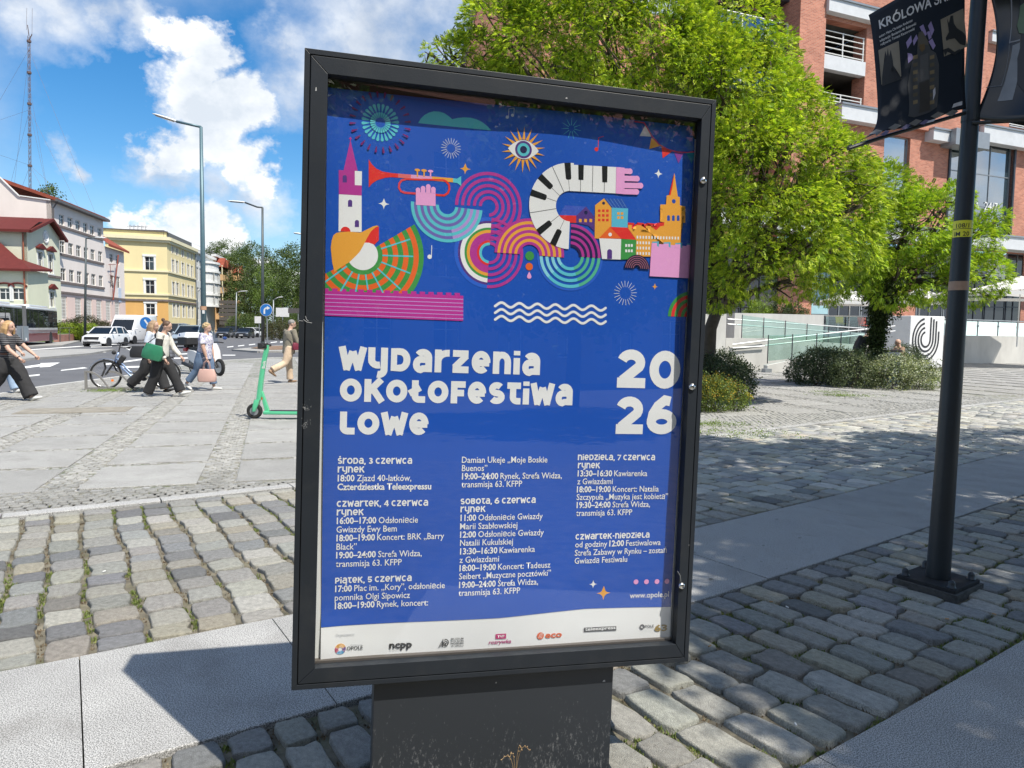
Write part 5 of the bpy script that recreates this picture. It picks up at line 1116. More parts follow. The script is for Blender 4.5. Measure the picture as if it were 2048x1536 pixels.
def plaster(name, col, dirt=.10): return mat(name, col, .92, var=.05, scale=.6, bump=.1, bscale=12, dirt=dirt, dscale=.5, dcol=tuple(c*.62 for c in col), stretch=(1, 1, .4))
def brickmat(name, c1, c2, mort, sx=.25, sz=.077, size=1):
    if name in MC: return MC[name]
    m = bpy.data.materials.new(name); m.use_nodes = True; MC[name] = m; n = m.node_tree.nodes; l = m.node_tree.links; p = n['Principled BSDF']; p.inputs['Roughness'].default_value = .85
    tc = n.new('ShaderNodeTexCoord'); sp = n.new('ShaderNodeSeparateXYZ'); l.new(tc.outputs['Object'], sp.inputs[0]); ad = n.new('ShaderNodeMath'); l.new(sp.outputs[0], ad.inputs[0]); l.new(sp.outputs[1], ad.inputs[1])
    cb_ = n.new('ShaderNodeCombineXYZ'); l.new(ad.outputs[0], cb_.inputs[0]); l.new(sp.outputs[2], cb_.inputs[1])
    bt = n.new('ShaderNodeTexBrick'); l.new(cb_.outputs[0], bt.inputs['Vector']); bt.inputs['Scale'].default_value = 1; bt.inputs['Brick Width'].default_value = sx; bt.inputs['Row Height'].default_value = sz; bt.inputs['Mortar Size'].default_value = .007; bt.inputs['Mortar Smooth'].default_value = .2; bt.inputs['Bias'].default_value = -.1
    bt.inputs['Color1'].default_value = (*c1, 1); bt.inputs['Color2'].default_value = (*c2, 1); bt.inputs['Mortar'].default_value = (*mort, 1)
    nz_ = n.new('ShaderNodeTexNoise'); nz_.inputs['Scale'].default_value = .8; nz_.inputs['Detail'].default_value = 5; l.new(tc.outputs['Object'], nz_.inputs['Vector']); mr_ = n.new('ShaderNodeMapRange'); l.new(nz_.outputs['Fac'], mr_.inputs[0]); mr_.inputs[1].default_value = .3; mr_.inputs[2].default_value = .7; mr_.inputs[3].default_value = .82; mr_.inputs[4].default_value = 1.14
    v = n.new('ShaderNodeVectorMath'); v.operation = 'SCALE'; l.new(bt.outputs['Color'], v.inputs[0]); l.new(mr_.outputs[0], v.inputs['Scale']); l.new(v.outputs[0], p.inputs['Base Color'])
    b_ = n.new('ShaderNodeBump'); b_.inputs['Strength'].default_value = .5; b_.inputs['Distance'].default_value = .01; b_.invert = True; l.new(bt.outputs['Fac'], b_.inputs['Height']); l.new(b_.outputs[0], p.inputs['Normal']); return m
m_brick = brickmat('red_brick', (.53, .205, .13), (.36, .12, .075), (.48, .36, .29))
m_ledge = mat('pale_metal_ledge', (.60, .61, .62), .5, .1, var=.05, dirt=.15, dscale=1.0, dcol=(.3, .3, .3))
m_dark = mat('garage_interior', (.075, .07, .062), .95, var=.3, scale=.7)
# ------------------------------------------------------------------ red brick shopping centre with parking decks
F1 = Fac((17.8, 42.0), (.92, .39)); bb = F1.root('brick_building', 'large red brick building with open parking decks and tall windows on the right', 'building')
a_ = lambda x, y=300: F1.px(x, y)[0]
def zz(x, y): return F1.px(x, y)[1]
A0 = a_(1583); A1 = a_(1634); A2 = a_(1722); A3 = a_(1800); A4 = a_(1960); A5 = a_(2048)+12
TOP = 27.0; zb1 = zz(1672, 234); zb0 = zz(1672, 208)
deck = [zz(1634, 108), zz(1634, 214), zz(1634, 0)]      # slab tops
zs1t, zs1b = zz(1640, 106), zz(1640, 135)
gz = lambda x, y: zz(x, y)
holes = [(A1, A2, zb0, zz(1634, 33)), (a_(2015), a_(2048)+8, gz(2010, 250), gz(2010, 120)), (a_(1768), a_(1820), gz(1795, 470), gz(1795, 272)), (a_(1901), a_(2028), gz(1960, 475), gz(1960, 282)),
         (A0+.01-3, a_(2048)+9, -1, gz(1990, 500)), (A4+1.0, A5-2, gz(2000, 62), gz(2000, -120))]
holes[4] = (A0-10, A5+1, -1, gz(1990, 502))
mb = MB(); wallgrid(mb, A0, A5, gz(1990, 502), TOP, holes[:4], 0, .5); mb.box(A0-.002, A0+.5, .5, 9, gz(1990, 502), TOP-.002); mb.obj('brick_wall', m_brick, bb)
# pier returns and setbacks in front: proud brick piers
mb = MB(); mb.box(A0, A1, -.25, -.003, zb1, TOP); mb.box(A2+.003, A2+.9, -.02, .9, zb0, gz(1634, 33)-.01); mb.obj('brick_pier', m_brick, bb)
mb = MB(); mb.box(a_(1780), A4-.3, -.30, -.003, zb1+.01, TOP-.01); mb.obj('brick_pier', m_brick, bb)
# parking decks
def deckset(a0, a1, zt, zbm, zrail_top, nr=5, first=True):
    mb = MB(); mb.box(a0+.01, a1-.01, -.05, .35, zbm, zt); mb.obj('deck_edge', m_ledge, bb)
    mb = MB(); n_ = 3
    for i in range(nr): z = zt+.15+(zrail_top-zt-.18)*i/(nr-1); mb.tube([(a0+.02, .1, z), (a1-.02, .1, z)], .028, 6)
    for i in range(n_): a = a0+.1+(a1-a0-.2)*i/(n_-1); mb.tube([(a, .1, zt), (a, .1, zrail_top)], .04, 6)
    mb.obj('railing', m_white if first else m_white, bb)
deckset(A1, A2, zs1t, zs1b, gz(1640, 54)); deckset(A1, A2, zb0+.02, zb0-.02, gz(1640, 180), 3)
deckset(a_(2015), a_(2048)+8, gz(2010, 250)+.03, gz(2010, 250)-.02, gz(2010, 246)+.9, 3)
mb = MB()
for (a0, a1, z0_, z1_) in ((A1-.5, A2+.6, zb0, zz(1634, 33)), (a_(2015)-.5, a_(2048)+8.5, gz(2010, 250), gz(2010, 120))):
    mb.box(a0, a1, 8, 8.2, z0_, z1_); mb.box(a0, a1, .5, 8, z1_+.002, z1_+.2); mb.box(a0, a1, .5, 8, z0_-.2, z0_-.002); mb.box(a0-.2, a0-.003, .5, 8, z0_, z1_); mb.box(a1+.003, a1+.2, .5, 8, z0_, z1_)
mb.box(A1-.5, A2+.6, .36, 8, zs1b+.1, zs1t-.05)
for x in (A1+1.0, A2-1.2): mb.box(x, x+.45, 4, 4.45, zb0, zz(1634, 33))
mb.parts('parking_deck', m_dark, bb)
# ledges
mb = MB(); 
def ledge(a0, a1, z0_, z1_, out=.35): 
    q = MB(); q.box(a0, a1, -out, -.004, z0_, z1_); q.obj('ledge', m_ledge, bb); q = MB(); q.box(a0-.05, a1+.05, -out-.08, -.004, z1_+.002, z1_+.10); q.obj('ledge_cap', m_alu, bb)
ledge(A1-.02, a_(1785), zz(1700, 40), zz(1700, 15), .45); ledge(a_(1665), a_(1780)-.05, zb0-.95, zb0-.15, .55); ledge(a_(1848), a_(1880), gz(1860, 285), gz(1860, 264), .6); ledge(a_(1948), A5, gz(1990, 293), gz(1990, 262), .6)
ledge(A4+.1, a_(2030), gz(1975, 85), gz(1975, 66), .3); ledge(A0-9, A5, gz(1990, 502), gz(1990, 478), 1.1)
mb = MB(); mb.box(a_(1880)+.02, a_(1948)-.02, -1.0, -.003, gz(1910, 300), gz(1910, 268)); mb.obj('canopy_box', m_alu, bb)
# big windows
def bigwin(x0, x1, yt, yb, st, m=None): a = a_(x0); w = a_(x1)-a; z = gz((x0+x1)/2, yb); h = gz((x0+x1)/2, yt)-z; return window(bb, a, z, w, h, st, y=.2, fm=m or m_alu, gm=m_winb)
bigwin(1768, 1820, 272, 470, 'grid13'); w_ = bigwin(1901, 2028, 282, 475, 'grid33')
mb = MB(); mb.box(a_(1901)-.15, a_(1901), -.1, .3, gz(1960, 475), gz(1960, 282)); mb.box(a_(2028), a_(2028)+.15, -.1, .3, gz(1960, 475), gz(1960, 282)); mb.parts('window_reveal', m_dkalu, bb)
def wtext(parent, s, a, z, size, m, y=-.02, off=.0, sx=1, rz=0, name='lettering'):
    vs, fs = text_mesh(s, off); mb = MB(); vs2 = [(a+v[0]*size*sx, y, z+v[1]*size) for v in vs]; mb.add(vs2, fs); return mb.obj(name, m, parent)
wtext(bb, '24/7', a_(1980), gz(1985, 420), .75, m_white, .15); wtext(bb, 'DOR', a_(1942), gz(1945, 392), .6, mat('grey_letter', (.2, .22, .25), .6), .15); wtext(bb, 'A', a_(1962), gz(1965, 415), .5, m_white, .15)
# ground floor, set back behind the ledge: glazing bays, brick piers, sign panel
yb = 1.0
def bay(x0, x1, yt, ybt, kind, **k):
    a0 = F1.px(x0, 600, yb)[0]; a1 = F1.px(x1, 600, yb)[0]; z1_ = F1.px((x0+x1)/2, yt, yb)[1]; z0_ = F1.px((x0+x1)/2, ybt, yb)[1]
    if kind == 'brick': q = MB(); q.box(a0, a1, yb-.05, yb+.4, z0_, z1_); q.obj('brick_pier', m_brick, bb)
    elif kind == 'panel': q = MB(); q.box(a0, a1, yb-.04, yb+.1, z0_, z1_); q.obj(k['n'], k['m'], bb)
    else: window(bb, a0, z0_, a1-a0, z1_-z0_, kind, y=yb, fm=k.get('fm', m_alu), gm=k.get('gm', m_win))
m_teal = mat('pale_teal_panel', (.30, .47, .52), .4, var=.05)
for x0, x1, k in ((1405, 1480, 'grid23'), (1482, 1552, 'grid23'), (1656, 1720, 'grid32'), (1722, 1783, 'grid32'), (1832, 1885, 'grid22'), (1887, 1925, 'grid22'), (1927, 1968, 'grid22'), (1970, 2010, 'grid22'), (2012, 2040, 'grid22')): bay(x0, x1, 505 if x0 < 1900 else 560, 668, k, fm=m_dkalu if x0 < 1600 or x0 > 1900 else m_alu)
bay(1554, 1622, 505, 668, 'brick'); bay(1785, 1830, 505, 660, 'brick'); bay(2041, 2060, 505, 660, 'brick'); bay(1622.5, 1655.5, 545, 628, 'panel', n='teal_panel', m=m_teal); bay(1624, 1655, 629, 668, 'grid12')
bay(1970, 2006, 508, 558, 'panel', n='sign_panel', m=m_white); bay(1888, 1968, 506, 558, 'panel', n='fascia', m=m_alu); bay(2008, 2070, 508, 558, 'grid31'); bay(2062, 2140, 505, 660, 'grid32')
wtext(bb, 'k°', F1.px(1988, 545, yb)[0], F1.px(1988, 538, yb)[1], .7, mat('black_letter', (.03, .03, .03), .5), yb-.06)
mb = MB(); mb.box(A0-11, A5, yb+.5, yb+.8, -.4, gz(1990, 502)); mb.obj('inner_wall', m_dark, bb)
# lower wing on the left behind the big tree, with glazed balcony
mb = MB(); zt = gz(1583, 500)
a0 = A0-14.5
mb.box(a0, A0-.01, 2.0, 2.4, -.4, F1.px(1500, 70, 2)[1]); mb.obj('wing_wall', m_brick, bb)
mb = MB(); h0 = F1.px(1540, 100, 1)[1]
for k in range(4):
    z = h0+2.6*(k-1); q = MB(); q.box(A0-6.5, A0-.02, .6, 2.0, z, z+.35); q.obj('balcony_slab', m_dkalu, bb); q = MB(); q.box(A0-6.4, A0-.1, .65, .70, z+.36, z+1.35); q.obj('balcony_glass', glassmat('balcony_glass', tint=(.55, .68, .75), refl=.15), bb)
    q = MB(); q.tube([(A0-6.5, .67, z+1.4), (A0-.05, .67, z+1.4)], .05, 6); [q.box(A0-6.45+i*1.6, A0-6.38+i*1.6, .6, .74, z+.35, z+1.38) for i in range(5)]; q.obj('balcony_rail', m_white, bb)
    window(bb, A0-6.2, z+.4, 5.6, 2.0, 'grid31', y=1.9, fm=m_dkalu)
mb = MB(); mb.box(A0-7.5, A0-.02, -.3, 2.0, h0+2.6*3+2.5, h0+2.6*3+2.8); mb.obj('wing_roof', m_white, bb)
# steep brick gable further left behind the tree
F2 = Fac((-2.0, 58.0), (.97, .24)); gb2 = F2.root('brick_gable', 'dark edged steep brick gable rising behind the crown of the big tree', 'building')
p = [F2.px(928, 90), F2.px(962, -30), F2.px(985, -110), F2.px(1250, -60), F2.px(1275, 40)]
mb = MB(); mb.prism([(p[0][0]-.3, -.3), (p[4][0]+1, -.3), p[4], p[3], p[2], p[1], p[0]], 0, .6, lambda x, z, y: (x, y, z)); mb.obj('wall', brickmat('weathered_brick', (.33, .13, .09), (.24, .085, .065), (.26, .19, .16)), gb2)
mb = MB(); mb.beam((p[0][0]-.15, .2, p[0][1]-2), (p[1][0]-.15, .2, p[1][1]+.4), .5, .35); mb.beam((p[1][0]-.15, .2, p[1][1]), (p[2][0]-.1, .2, p[2][1]), .5, .35); mb.obj('verge', mat('slate_edge', (.06, .055, .055), .7), gb2)
# ------------------------------------------------------------------ terrace wall with frosted glass
F3 = Fac((25.43, 40.9), (.851, .525)); tw = F3.root('terrace_wall', 'pale concrete terrace wall topped with frosted glass panels in front of the brick building', 'wall')
a0 = F3.px(1893, 720)[0]; a1 = F3.px(2048, 720)[0]+10; hw_ = F3.px(1980, 694)[1]; ht = F3.px(1980, 643)[1]
mb = MB(); mb.box(a0, a1, 0, .4, -.3, hw_); mb.obj('concrete_wall', m_conc, tw)
npan = 12; w = (F3.px(2037, 670)[0]-F3.px(1958, 670)[0])/2; st = F3.px(1958, 670)[0]-2*w
mb_g = MB(); mb_g.box(.06, w-.06, .10, .125, hw_+.08, ht-.02); gm_ = mb_g.mesh('glass_panel', mat('frosted_glass', (.60, .74, .74), .35, var=.03, spec=.5)); 
for i in range(npan):
    a = st+i*w
    o = bpy.data.objects.new('glass_panel', gm_); COL.objects.link(o); o.parent = tw; o.location = (a, 0, 0)
    q = MB(); q.box(a-.035, a+.035, .08, .15, hw_, ht+.04); q.box(a-.09, a+.09, .07, .16, hw_+.22, hw_+.30); q.box(a-.09, a+.09, .07, .16, ht-.32, ht-.24); q.obj('post', m_dkalu, tw)
q = MB(); q.box(st-.1, a1, .07, .16, ht+.042, ht+.10); q.obj('handrail', m_alu, tw)
# ------------------------------------------------------------------ white block with the letter mark
F4 = Fac((G(1816, 736).x, G(1816, 736).y), (.93, .36)); lb = F4.root('logo_block', 'white block bearing a black concentric letter d mark, beside the ramp', 'sign')
a0, zt = F4.px(1822, 632); a1, _ = F4.px(1890, 632); zt = F4.px(1850, 632)[1]
mb = MB(); mb.box(a0, a1, 0, 1.6, -.1, zt); bevel(mb.obj('block', mat('white_render', (.72, .72, .71), .8, var=.04, dirt=.08), lb), .03)
cx_, cz_ = F4.px(1851, 681); cz_ = F4.px(1851, 679)[1]; R0 = abs(F4.px(1878, 680)[0]-F4.px(1824, 680)[0])/2; ry = 1.0
mk = MB(); wv_ = R0*.105
for k in range(4):
    r1_ = R0*(1-.215*k); pts = [(cx_+r1_*.95*cos(radians(a))*1.0, cz_-.12*0+r1_*1.12*sin(radians(a))) for a in range(100, 361, 10)]
    if k < 3: pts += [(cx_+r1_*.95*cos(radians(0)), cz_+R0*.2)] if k == 0 else []
    P = [Vector(q) for q in pts]; 
    for a, b in zip(P[:-1], P[1:]):
        d = (b-a).normalized(); q = Vector((-d.y, d.x))*wv_/2; a2, b2 = a-d*.004, b+d*.004; mk.poly([(a2.x-q.x, -.012, a2.y-q.y), (b2.x-q.x, -.012, b2.y-q.y), (b2.x+q.x, -.012, b2.y+q.y), (a2.x+q.x, -.012, a2.y+q.y)])
    xr = cx_+r1_*.95; zt_ = cz_+R0*(1.12 if k > 0 else .55)*(.80+.09*k)
    mk.poly([(xr-wv_/2, -.0125, cz_), (xr+wv_/2, -.0125, cz_), (xr+wv_/2, -.0125, zt_), (xr-wv_/2, -.0125, zt_)])
mk.obj('letter_mark', mat('black_letter2', (.03, .03, .035), .5), lb)
# ------------------------------------------------------------------ ramp with concrete walls and glass balustrades
def px_on(d, x, y): return D(x, y, d)
rampD = 29.5
Fr = Fac((G(1460, 742).x, G(1460, 742).y), (.985, .17)); rp = Fr.root('access_ramp', 'pale concrete access ramp with glass balustrades and steel handrails', 'ramp')
r_ = lambda x, y, dep=0: Fr.px(x, y, dep)
def rbox(x0, x1, yt, ybm, dep, th, name='ramp_wall', m=None, ztop2=None):
    a0, z1_ = r_(x0, yt, dep); a1, z2_ = r_(x1, ztop2 if ztop2 else yt, dep); zb_ = -.3 if ybm is None else r_(x0, ybm, dep)[1]; zb2 = -.3 if ybm is None else r_(x1, ybm, dep)[1]
    q = MB(); q.add([(a0, dep, zb_), (a1, dep, zb2), (a1, dep, z2_), (a0, dep, z1_), (a0, dep+th, zb_), (a1, dep+th, zb2), (a1, dep+th, z2_), (a0, dep+th, z1_)], [(0, 1, 2, 3), (5, 4, 7, 6), (3, 2, 6, 7), (0, 3, 7, 4), (1, 5, 6, 2), (0, 4, 5, 1)]); return q.obj(name, m or m_conc, rp)
rbox(1405, 1453, 628, None, .6, 5.0); rbox(1452, 1530, 676, None, 1.2, .35, ztop2=677); rbox(1530, 1730, 676, None, 1.2, .35, ztop2=690)
rbox(1480, 1648, 626, None, 7.5, .4, ztop2=630); rbox(1470, 1480, 626, 680, 6.5, 1.2)
rbox(1535, 1612, 731, None, -.6, .3, ztop2=714); rbox(1612, 1730, 714, None, -.6, .3, 'ramp_slope', ztop2=698)
m_bal = glassmat('balustrade_glass', tint=(.78, .90, .87), refl=.06)
def balus(pts, dep, n_, post=True):
    (x0, yt0, yb0), (x1, yt1, yb1) = pts
    for i in range(n_):
        t0_, t1_ = i/n_, (i+1)/n_; q = MB(); A_ = []
        for t in (t0_+.004, t1_-.004):
            x = x0+(x1-x0)*t; A_ += [r_(x, yt0+(yt1-yt0)*t, dep), r_(x, yb0+(yb1-yb0)*t, dep)]
        q.add([(A_[1][0], dep, A_[1][1]), (A_[3][0], dep, A_[3][1]), (A_[2][0], dep, A_[2][1]), (A_[0][0], dep, A_[0][1])]+[(A_[1][0], dep+.02, A_[1][1]), (A_[3][0], dep+.02, A_[3][1]), (A_[2][0], dep+.02, A_[2][1]), (A_[0][0], dep+.02, A_[0][1])], [(0, 1, 2, 3), (4, 7, 6, 5), (0, 4, 5, 1), (3, 2, 6, 7)]); q.obj('glass_panel', m_bal, rp)
    for i in range(n_+1):
        t = i/n_; x = x0+(x1-x0)*t; a, zt_ = r_(x, yt0+(yt1-yt0)*t, dep); _, zb_ = r_(x, yb0+(yb1-yb0)*t, dep); q = MB(); q.box(a-.015, a+.015, dep-.05, dep-.02, zb_-.1, zt_+.02); q.obj('balustrade_post', m_dkalu, rp)
balus(((1536, 671, 722), (1730, 664, 704)), -.5, 4); balus(((1484, 630, 676), (1700, 660, 690)), 5.0, 5); balus(((1650, 632, 655), (1815, 634, 656)), 8.5, 4)
m_steel = mat('brushed_steel', (.62, .63, .63), .3, .8, var=.05)
for (p0, p1, dep) in (((1465, 689), (1530, 681), 1.1), ((1465, 696), (1530, 692), 1.1), ((1530, 681), (1790, 652), -.3), ((1530, 691), (1790, 662), -.3), ((1455, 638), (1800, 662), 5.2), ((1455, 648), (1780, 672), 5.2), ((1650, 632), (1815, 634), 8.4)):
    a = r_(*p0, dep); b = r_(*p1, dep); q = MB(); q.tube([(a[0], dep, a[1]), (b[0], dep, b[1])], .03, 7); q.obj('handrail', m_steel, rp)
a, z = r_(1533, 733, -.7); q = MB(); q.box(a-.15, a+.12, -.9, -.6, -.05, .14); q.obj('post_foot', m_alu, rp)
# planting behind the ramp
for i, (x, y, r0__, lab) in enumerate(((1515, 622, .5, 'bright lime plant above the ramp wall'), (1560, 618, .45, 'darker feathery plant beside the lime plant above the ramp wall'), (1590, 620, .35, 'small green plant against the brick pier above the ramp wall'))):
    pp = D(x, y, 38.5); shrub('terrace_plant', lab, [(pp.x, pp.y, pp.z, r0__), (pp.x+.5, pp.y, pp.z-.2, r0__*.7), (pp.x-.4, pp.y+.2, pp.z-.3, r0__*.7)], 160, 1.5, [(.25, .36, .05), (.18, .26, .05)] if i == 0 else DK+[(.15, .2, .06)], 60+i)
# raised terrace floor carrying chairs and parasols
q = MB(); q.box(r_(1650, 660, 8.6)[0], r_(2048, 660, 8.6)[0]+10, 8.6, 13.5, -.3, r_(1700, 668, 8.6)[1]); q.obj('terrace_floor', m_conc, rp)
def parasol(px, py_top, py_edge, halfw, dep, label, zt_base=1.0, tilt=0):
    c = D(px, py_edge, dep); tp = D(px, py_top, dep); t = thing('parasol', label, 'parasol', (c.x, c.y, zt_base), group='white cafe parasols'); hwm = halfw*dep/FPX; H = tp.z-zt_base; He = c.z-zt_base
    q = MB(); q.tube([(0, 0, 0), (0, 0, H)], .03, 8); q.obj('pole', m_white, t); q = MB(); R_ = [Vector((hwm*sx, hwm*sy, He)) for sx, sy in ((-1, -1), (1, -1), (1, 1), (-1, 1))]
    n_ = 6; top = Vector((0, 0, H))
    for i in range(4):
        a, b = R_[i], R_[(i+1) % 4]; vs = []
        for j in range(n_+1):
            t_ = j/n_; l_, r2 = top.lerp(a, t_), top.lerp(b, t_); 
            for k in range(5): p = l_.lerp(r2, k/4); p = p-Vector((0, 0, .10*hwm*sin(pi*t_)*.5+(.06*hwm*sin(pi*k/4)*t_*-1))); vs.append(p)
        q.add(vs, [(j*5+k, j*5+k+1, (j+1)*5+k+1, (j+1)*5+k) for j in range(n_) for k in range(4)])
        q.add([a, b, b-Vector((0, 0, .16)), a-Vector((0, 0, .16))], [(0, 1, 2, 3)])
    q.obj('canopy', leafmat_cloth, t); q = MB()
    for a in R_: q.beam(Vector((0, 0, H-.6)), a.lerp(top, .35)-Vector((0, 0, .05)), .02)
    q.obj('ribs', m_alu, t); return t
leafmat_cloth = bpy.data.materials.new('parasol_cloth'); leafmat_cloth.use_nodes = True; n = leafmat_cloth.node_tree.nodes; l = leafmat_cloth.node_tree.links
tr = n.new('ShaderNodeBsdfTranslucent'); tr.inputs[0].default_value = (.8, .79, .76, 1); mxs = n.new('ShaderNodeMixShader'); mxs.inputs[0].default_value = .3; n['Principled BSDF'].inputs['Base Color'].default_value = (.8, .8, .78, 1); n['Principled BSDF'].inputs['Roughness'].default_value = .8
l.new(n['Principled BSDF'].outputs[0], mxs.inputs[1]); l.new(tr.outputs[0], mxs.inputs[2]); l.new(mxs.outputs[0], n['Material Output'].inputs[0])
parasol(1700, 578, 604, 52, 38.5, 'open white parasol behind the ramp, left of the ivy tree'); parasol(1840, 575, 602, 50, 39, 'open white parasol between the ivy tree and the dark banner pole'); parasol(2040, 552, 590, 130, 36, 'large open white parasol at the right edge over the frosted glass')
def chair(px, py, dep, m, label):
    c = D(px, py, dep); t = thing('cafe_chair', label, 'chair', (c.x, c.y, c.z)); q = MB(); q.box(-.22, .22, -.22, .22, .43, .46); bevel(q.obj('seat', m, t), .01); q = MB(); q.add([(-.2, .2, .5), (.2, .2, .5), (.22, .3, .9), (-.22, .3, .9), (-.2, .23, .5), (.2, .23, .5), (.22, .33, .9), (-.22, .33, .9)], [(0, 1, 2, 3), (5, 4, 7, 6), (3, 2, 6, 7), (0, 3, 7, 4), (1, 5, 6, 2)]); q.obj('backrest', m, t)
    for sx in (-1, 1):
        for sy in (-1, 1): q = MB(); q.tube([(sx*.2, sy*.2, .44), (sx*.23, sy*.24, 0)], .012, 6); q.obj('leg', m_alu, t)
chair(1682, 664, 39.2, mat('yellow_plastic', (.75, .62, .04), .4), 'yellow terrace chair behind the ramp railing'); chair(1727, 668, 38.8, mat('red_plastic', (.65, .06, .04), .4), 'red terrace chair behind the person with the backpack')
# ================================================================== BANNER POLE
pb = Vector((2.58, 4.24, 0)); pole = thing('banner_pole', 'dark steel pole with yellow number stickers standing on a bolted base plate', 'pole', pb, rz=radians(36))
m_pole = mat('dark_green_black_paint', (.012, .018, .024), .38, var=.15, scale=3, bump=.1, bscale=60, dirt=.2, dscale=5, dcol=(.03, .035, .035))
tilt = Vector((.045, 0, 0))           # the pole leans a little to the right
mb = MB(); PR = .062
_tp = D(1943, 208, 4.24); _lx = (_tp-pb)/_tp.z
def pt(z): return Matrix.Rotation(-radians(36), 3, 'Z') @ (Vector((_lx.x*z, _lx.y*z, z)))
def prad(z): return float(np.interp(z, [0, 1.7, 2.85, 5.2], [.065, .053, .045, .038]))
mb.tube([pt(0.05), pt(.85), pt(1.7), pt(2.85), pt(5.2)], [prad(z) for z in (0, .85, 1.7, 2.85, 5.2)], 28); mb.obj('shaft', m_pole, pole, angle=radians(40))
mb = MB(); mb.box(-.165, .165, -.165, .165, .028, .05); bevel(mb.obj('base_plate', mat('worn_plate', (.028, .029, .031), .8, var=.3, scale=12, spec=.2, bump=.3), pole), .003)
mb = MB(); mb.box(-.18, .18, -.18, .18, -.04, .028); mb.obj('mortar_pad', mat('dark_mortar', (.07, .07, .068), .95, bump=1.5, bscale=30, var=.4, scale=20), pole)
for sx in (-1, 1):
    for sy in (-1, 1):
        mb = MB(); mb.wheel((sx*.13, sy*.13, .05), (0, 0, 1), [(0, .024), (.004, .025), (.006, .019), (.028, .019), (.036, .016), (.043, .009), (.045, .002)], 14); mb.obj('bolt_cap', m_pole, pole, smooth=True)
Rb = Matrix.Rotation(-radians(36), 3, 'Z')
def band_(z0_, z1_, r_, a0, a1, m, name):
    q = MB(); n_ = 20; vs = []
    for k in range(n_+1):
        a = radians(a0+(a1-a0)*k/n_)
        for z in (z0_, z1_): c = pt(z); rq = r_-PR+prad(z); vs.append(c+Rb @ Vector((cos(a)*rq, sin(a)*rq, 0)))
    q.add(vs, [(2*k, 2*k+2, 2*k+3, 2*k+1) for k in range(n_)]); return q.obj(name, m, pole)
def zpole(y): return D(1900, y, 4.24).z
m_yel = mat('yellow_sticker', (.72, .70, .03), .4, var=.03); m_blk = mat('sticker_black', (.01, .01, .012), .5)
band_(zpole(474), zpole(441), PR+.0008, 150, 322, m_yel, 'number_sticker'); band_(zpole(458), zpole(457), PR+.0012, 150, 322, m_blk, 'sticker_line')
band_(zpole(580), zpole(562), PR+.0008, 120, 400, mat('brown_tape', (.34, .22, .15), .5, var=.15, scale=30), 'tape_band')
def curved_text(s, z, size, ac, m):
    vs, fs = text_mesh(s, .012); w = max(v[0] for v in vs); q = MB(); out = []
    for v in vs:
        zc = z+v[1]*size; rq = prad(zc); a = ac+((v[0]-w/2)*size/rq); c = pt(zc); out.append(c+Rb @ Vector((cos(a)*(rq+.0015), sin(a)*(rq+.0015), 0)))
    q.add(out, fs); q.obj('sticker_text', m, pole)
curved_text('108/1', zpole(455.5), .036, radians(233), m_blk); curved_text('IM 20', zpole(472), .036, radians(233), m_blk)
zc = zpole(236)
band_(zc-.02, zc+.03, PR+.004, 0, 360, m_pole, 'clamp')
# banners: curved vinyl sheets
def sheet(name, label, P00, P10, P01, P11, bow, cols, art, lip):
    """P00 bottom outer, P10 bottom at pole, P01 top outer, P11 top at pole; bow(u,v) -> offset vector"""
    t = thing(name, label, 'banner', P10); nx, nz = 26, 34; g = lambda u, v: (Vector(P00)*(1-u)+Vector(P10)*u)*(1-v)+(Vector(P01)*(1-u)+Vector(P11)*u)*v+bow(u, v)-Vector(P10)
    q = MB(); vs = [g(i/nx, j/nz) for j in range(nz+1) for i in range(nx+1)]; q.add(vs, [(j*(nx+1)+i, j*(nx+1)+i+1, (j+1)*(nx+1)+i+1, (j+1)*(nx+1)+i) for j in range(nz) for i in range(nx)]); o = q.obj('cloth', cols, t, smooth=True)
    so_ = o.modifiers.new('s', 'SOLIDIFY'); so_.thickness = .0012; so_.offset = 0
    return t, g
m_ban = mat('banner_vinyl', (.016, .022, .034), .5, var=.12, scale=2, spec=.18, bump=.05, bscale=6)
up = Vector((0, 0, 1)); dcam = -cF
bt0 = D(1700, 292, 4.02); bt1 = D(1928, 222, 4.20); tp0 = D(1737, 30, 4.12); tp1 = D(1930, -75, 4.20)
tp0 = bt0.lerp(tp0, 1.0)
def bow1(u, v):
    r_ = Vector((0, -1, 0)); k = (1-v)**7; return r_*(.10*k*(1.2-u))+Vector((-.0, 0, 0))+r_*(.05*sin(pi*u)*(.3+v*.5))+Vector((.165*(1-u)*(1-((1-v)**9))*max(0, 1-v)**.8, 0, 0))+up*(.012*sin(u*9)*k)
ban, g1 = sheet('left_banner'.replace('left_', 'theatre_'), 'dark theatre banner with white title and hooded figure hanging left of the pole', bt0, bt1, tp0, tp1, bow1, m_ban, None, None)
def on(g, u, v, off=.002):
    e = .01; p = g(u, v); a = g(min(1, u+e), v)-g(u-e, v); b = g(u, v+e)-g(u, v-e); n_ = a.cross(b).normalized(); 
    if n_.dot(CAM-(p+Vector(bt1))) < 0: n_ = -n_
    return p+n_*off
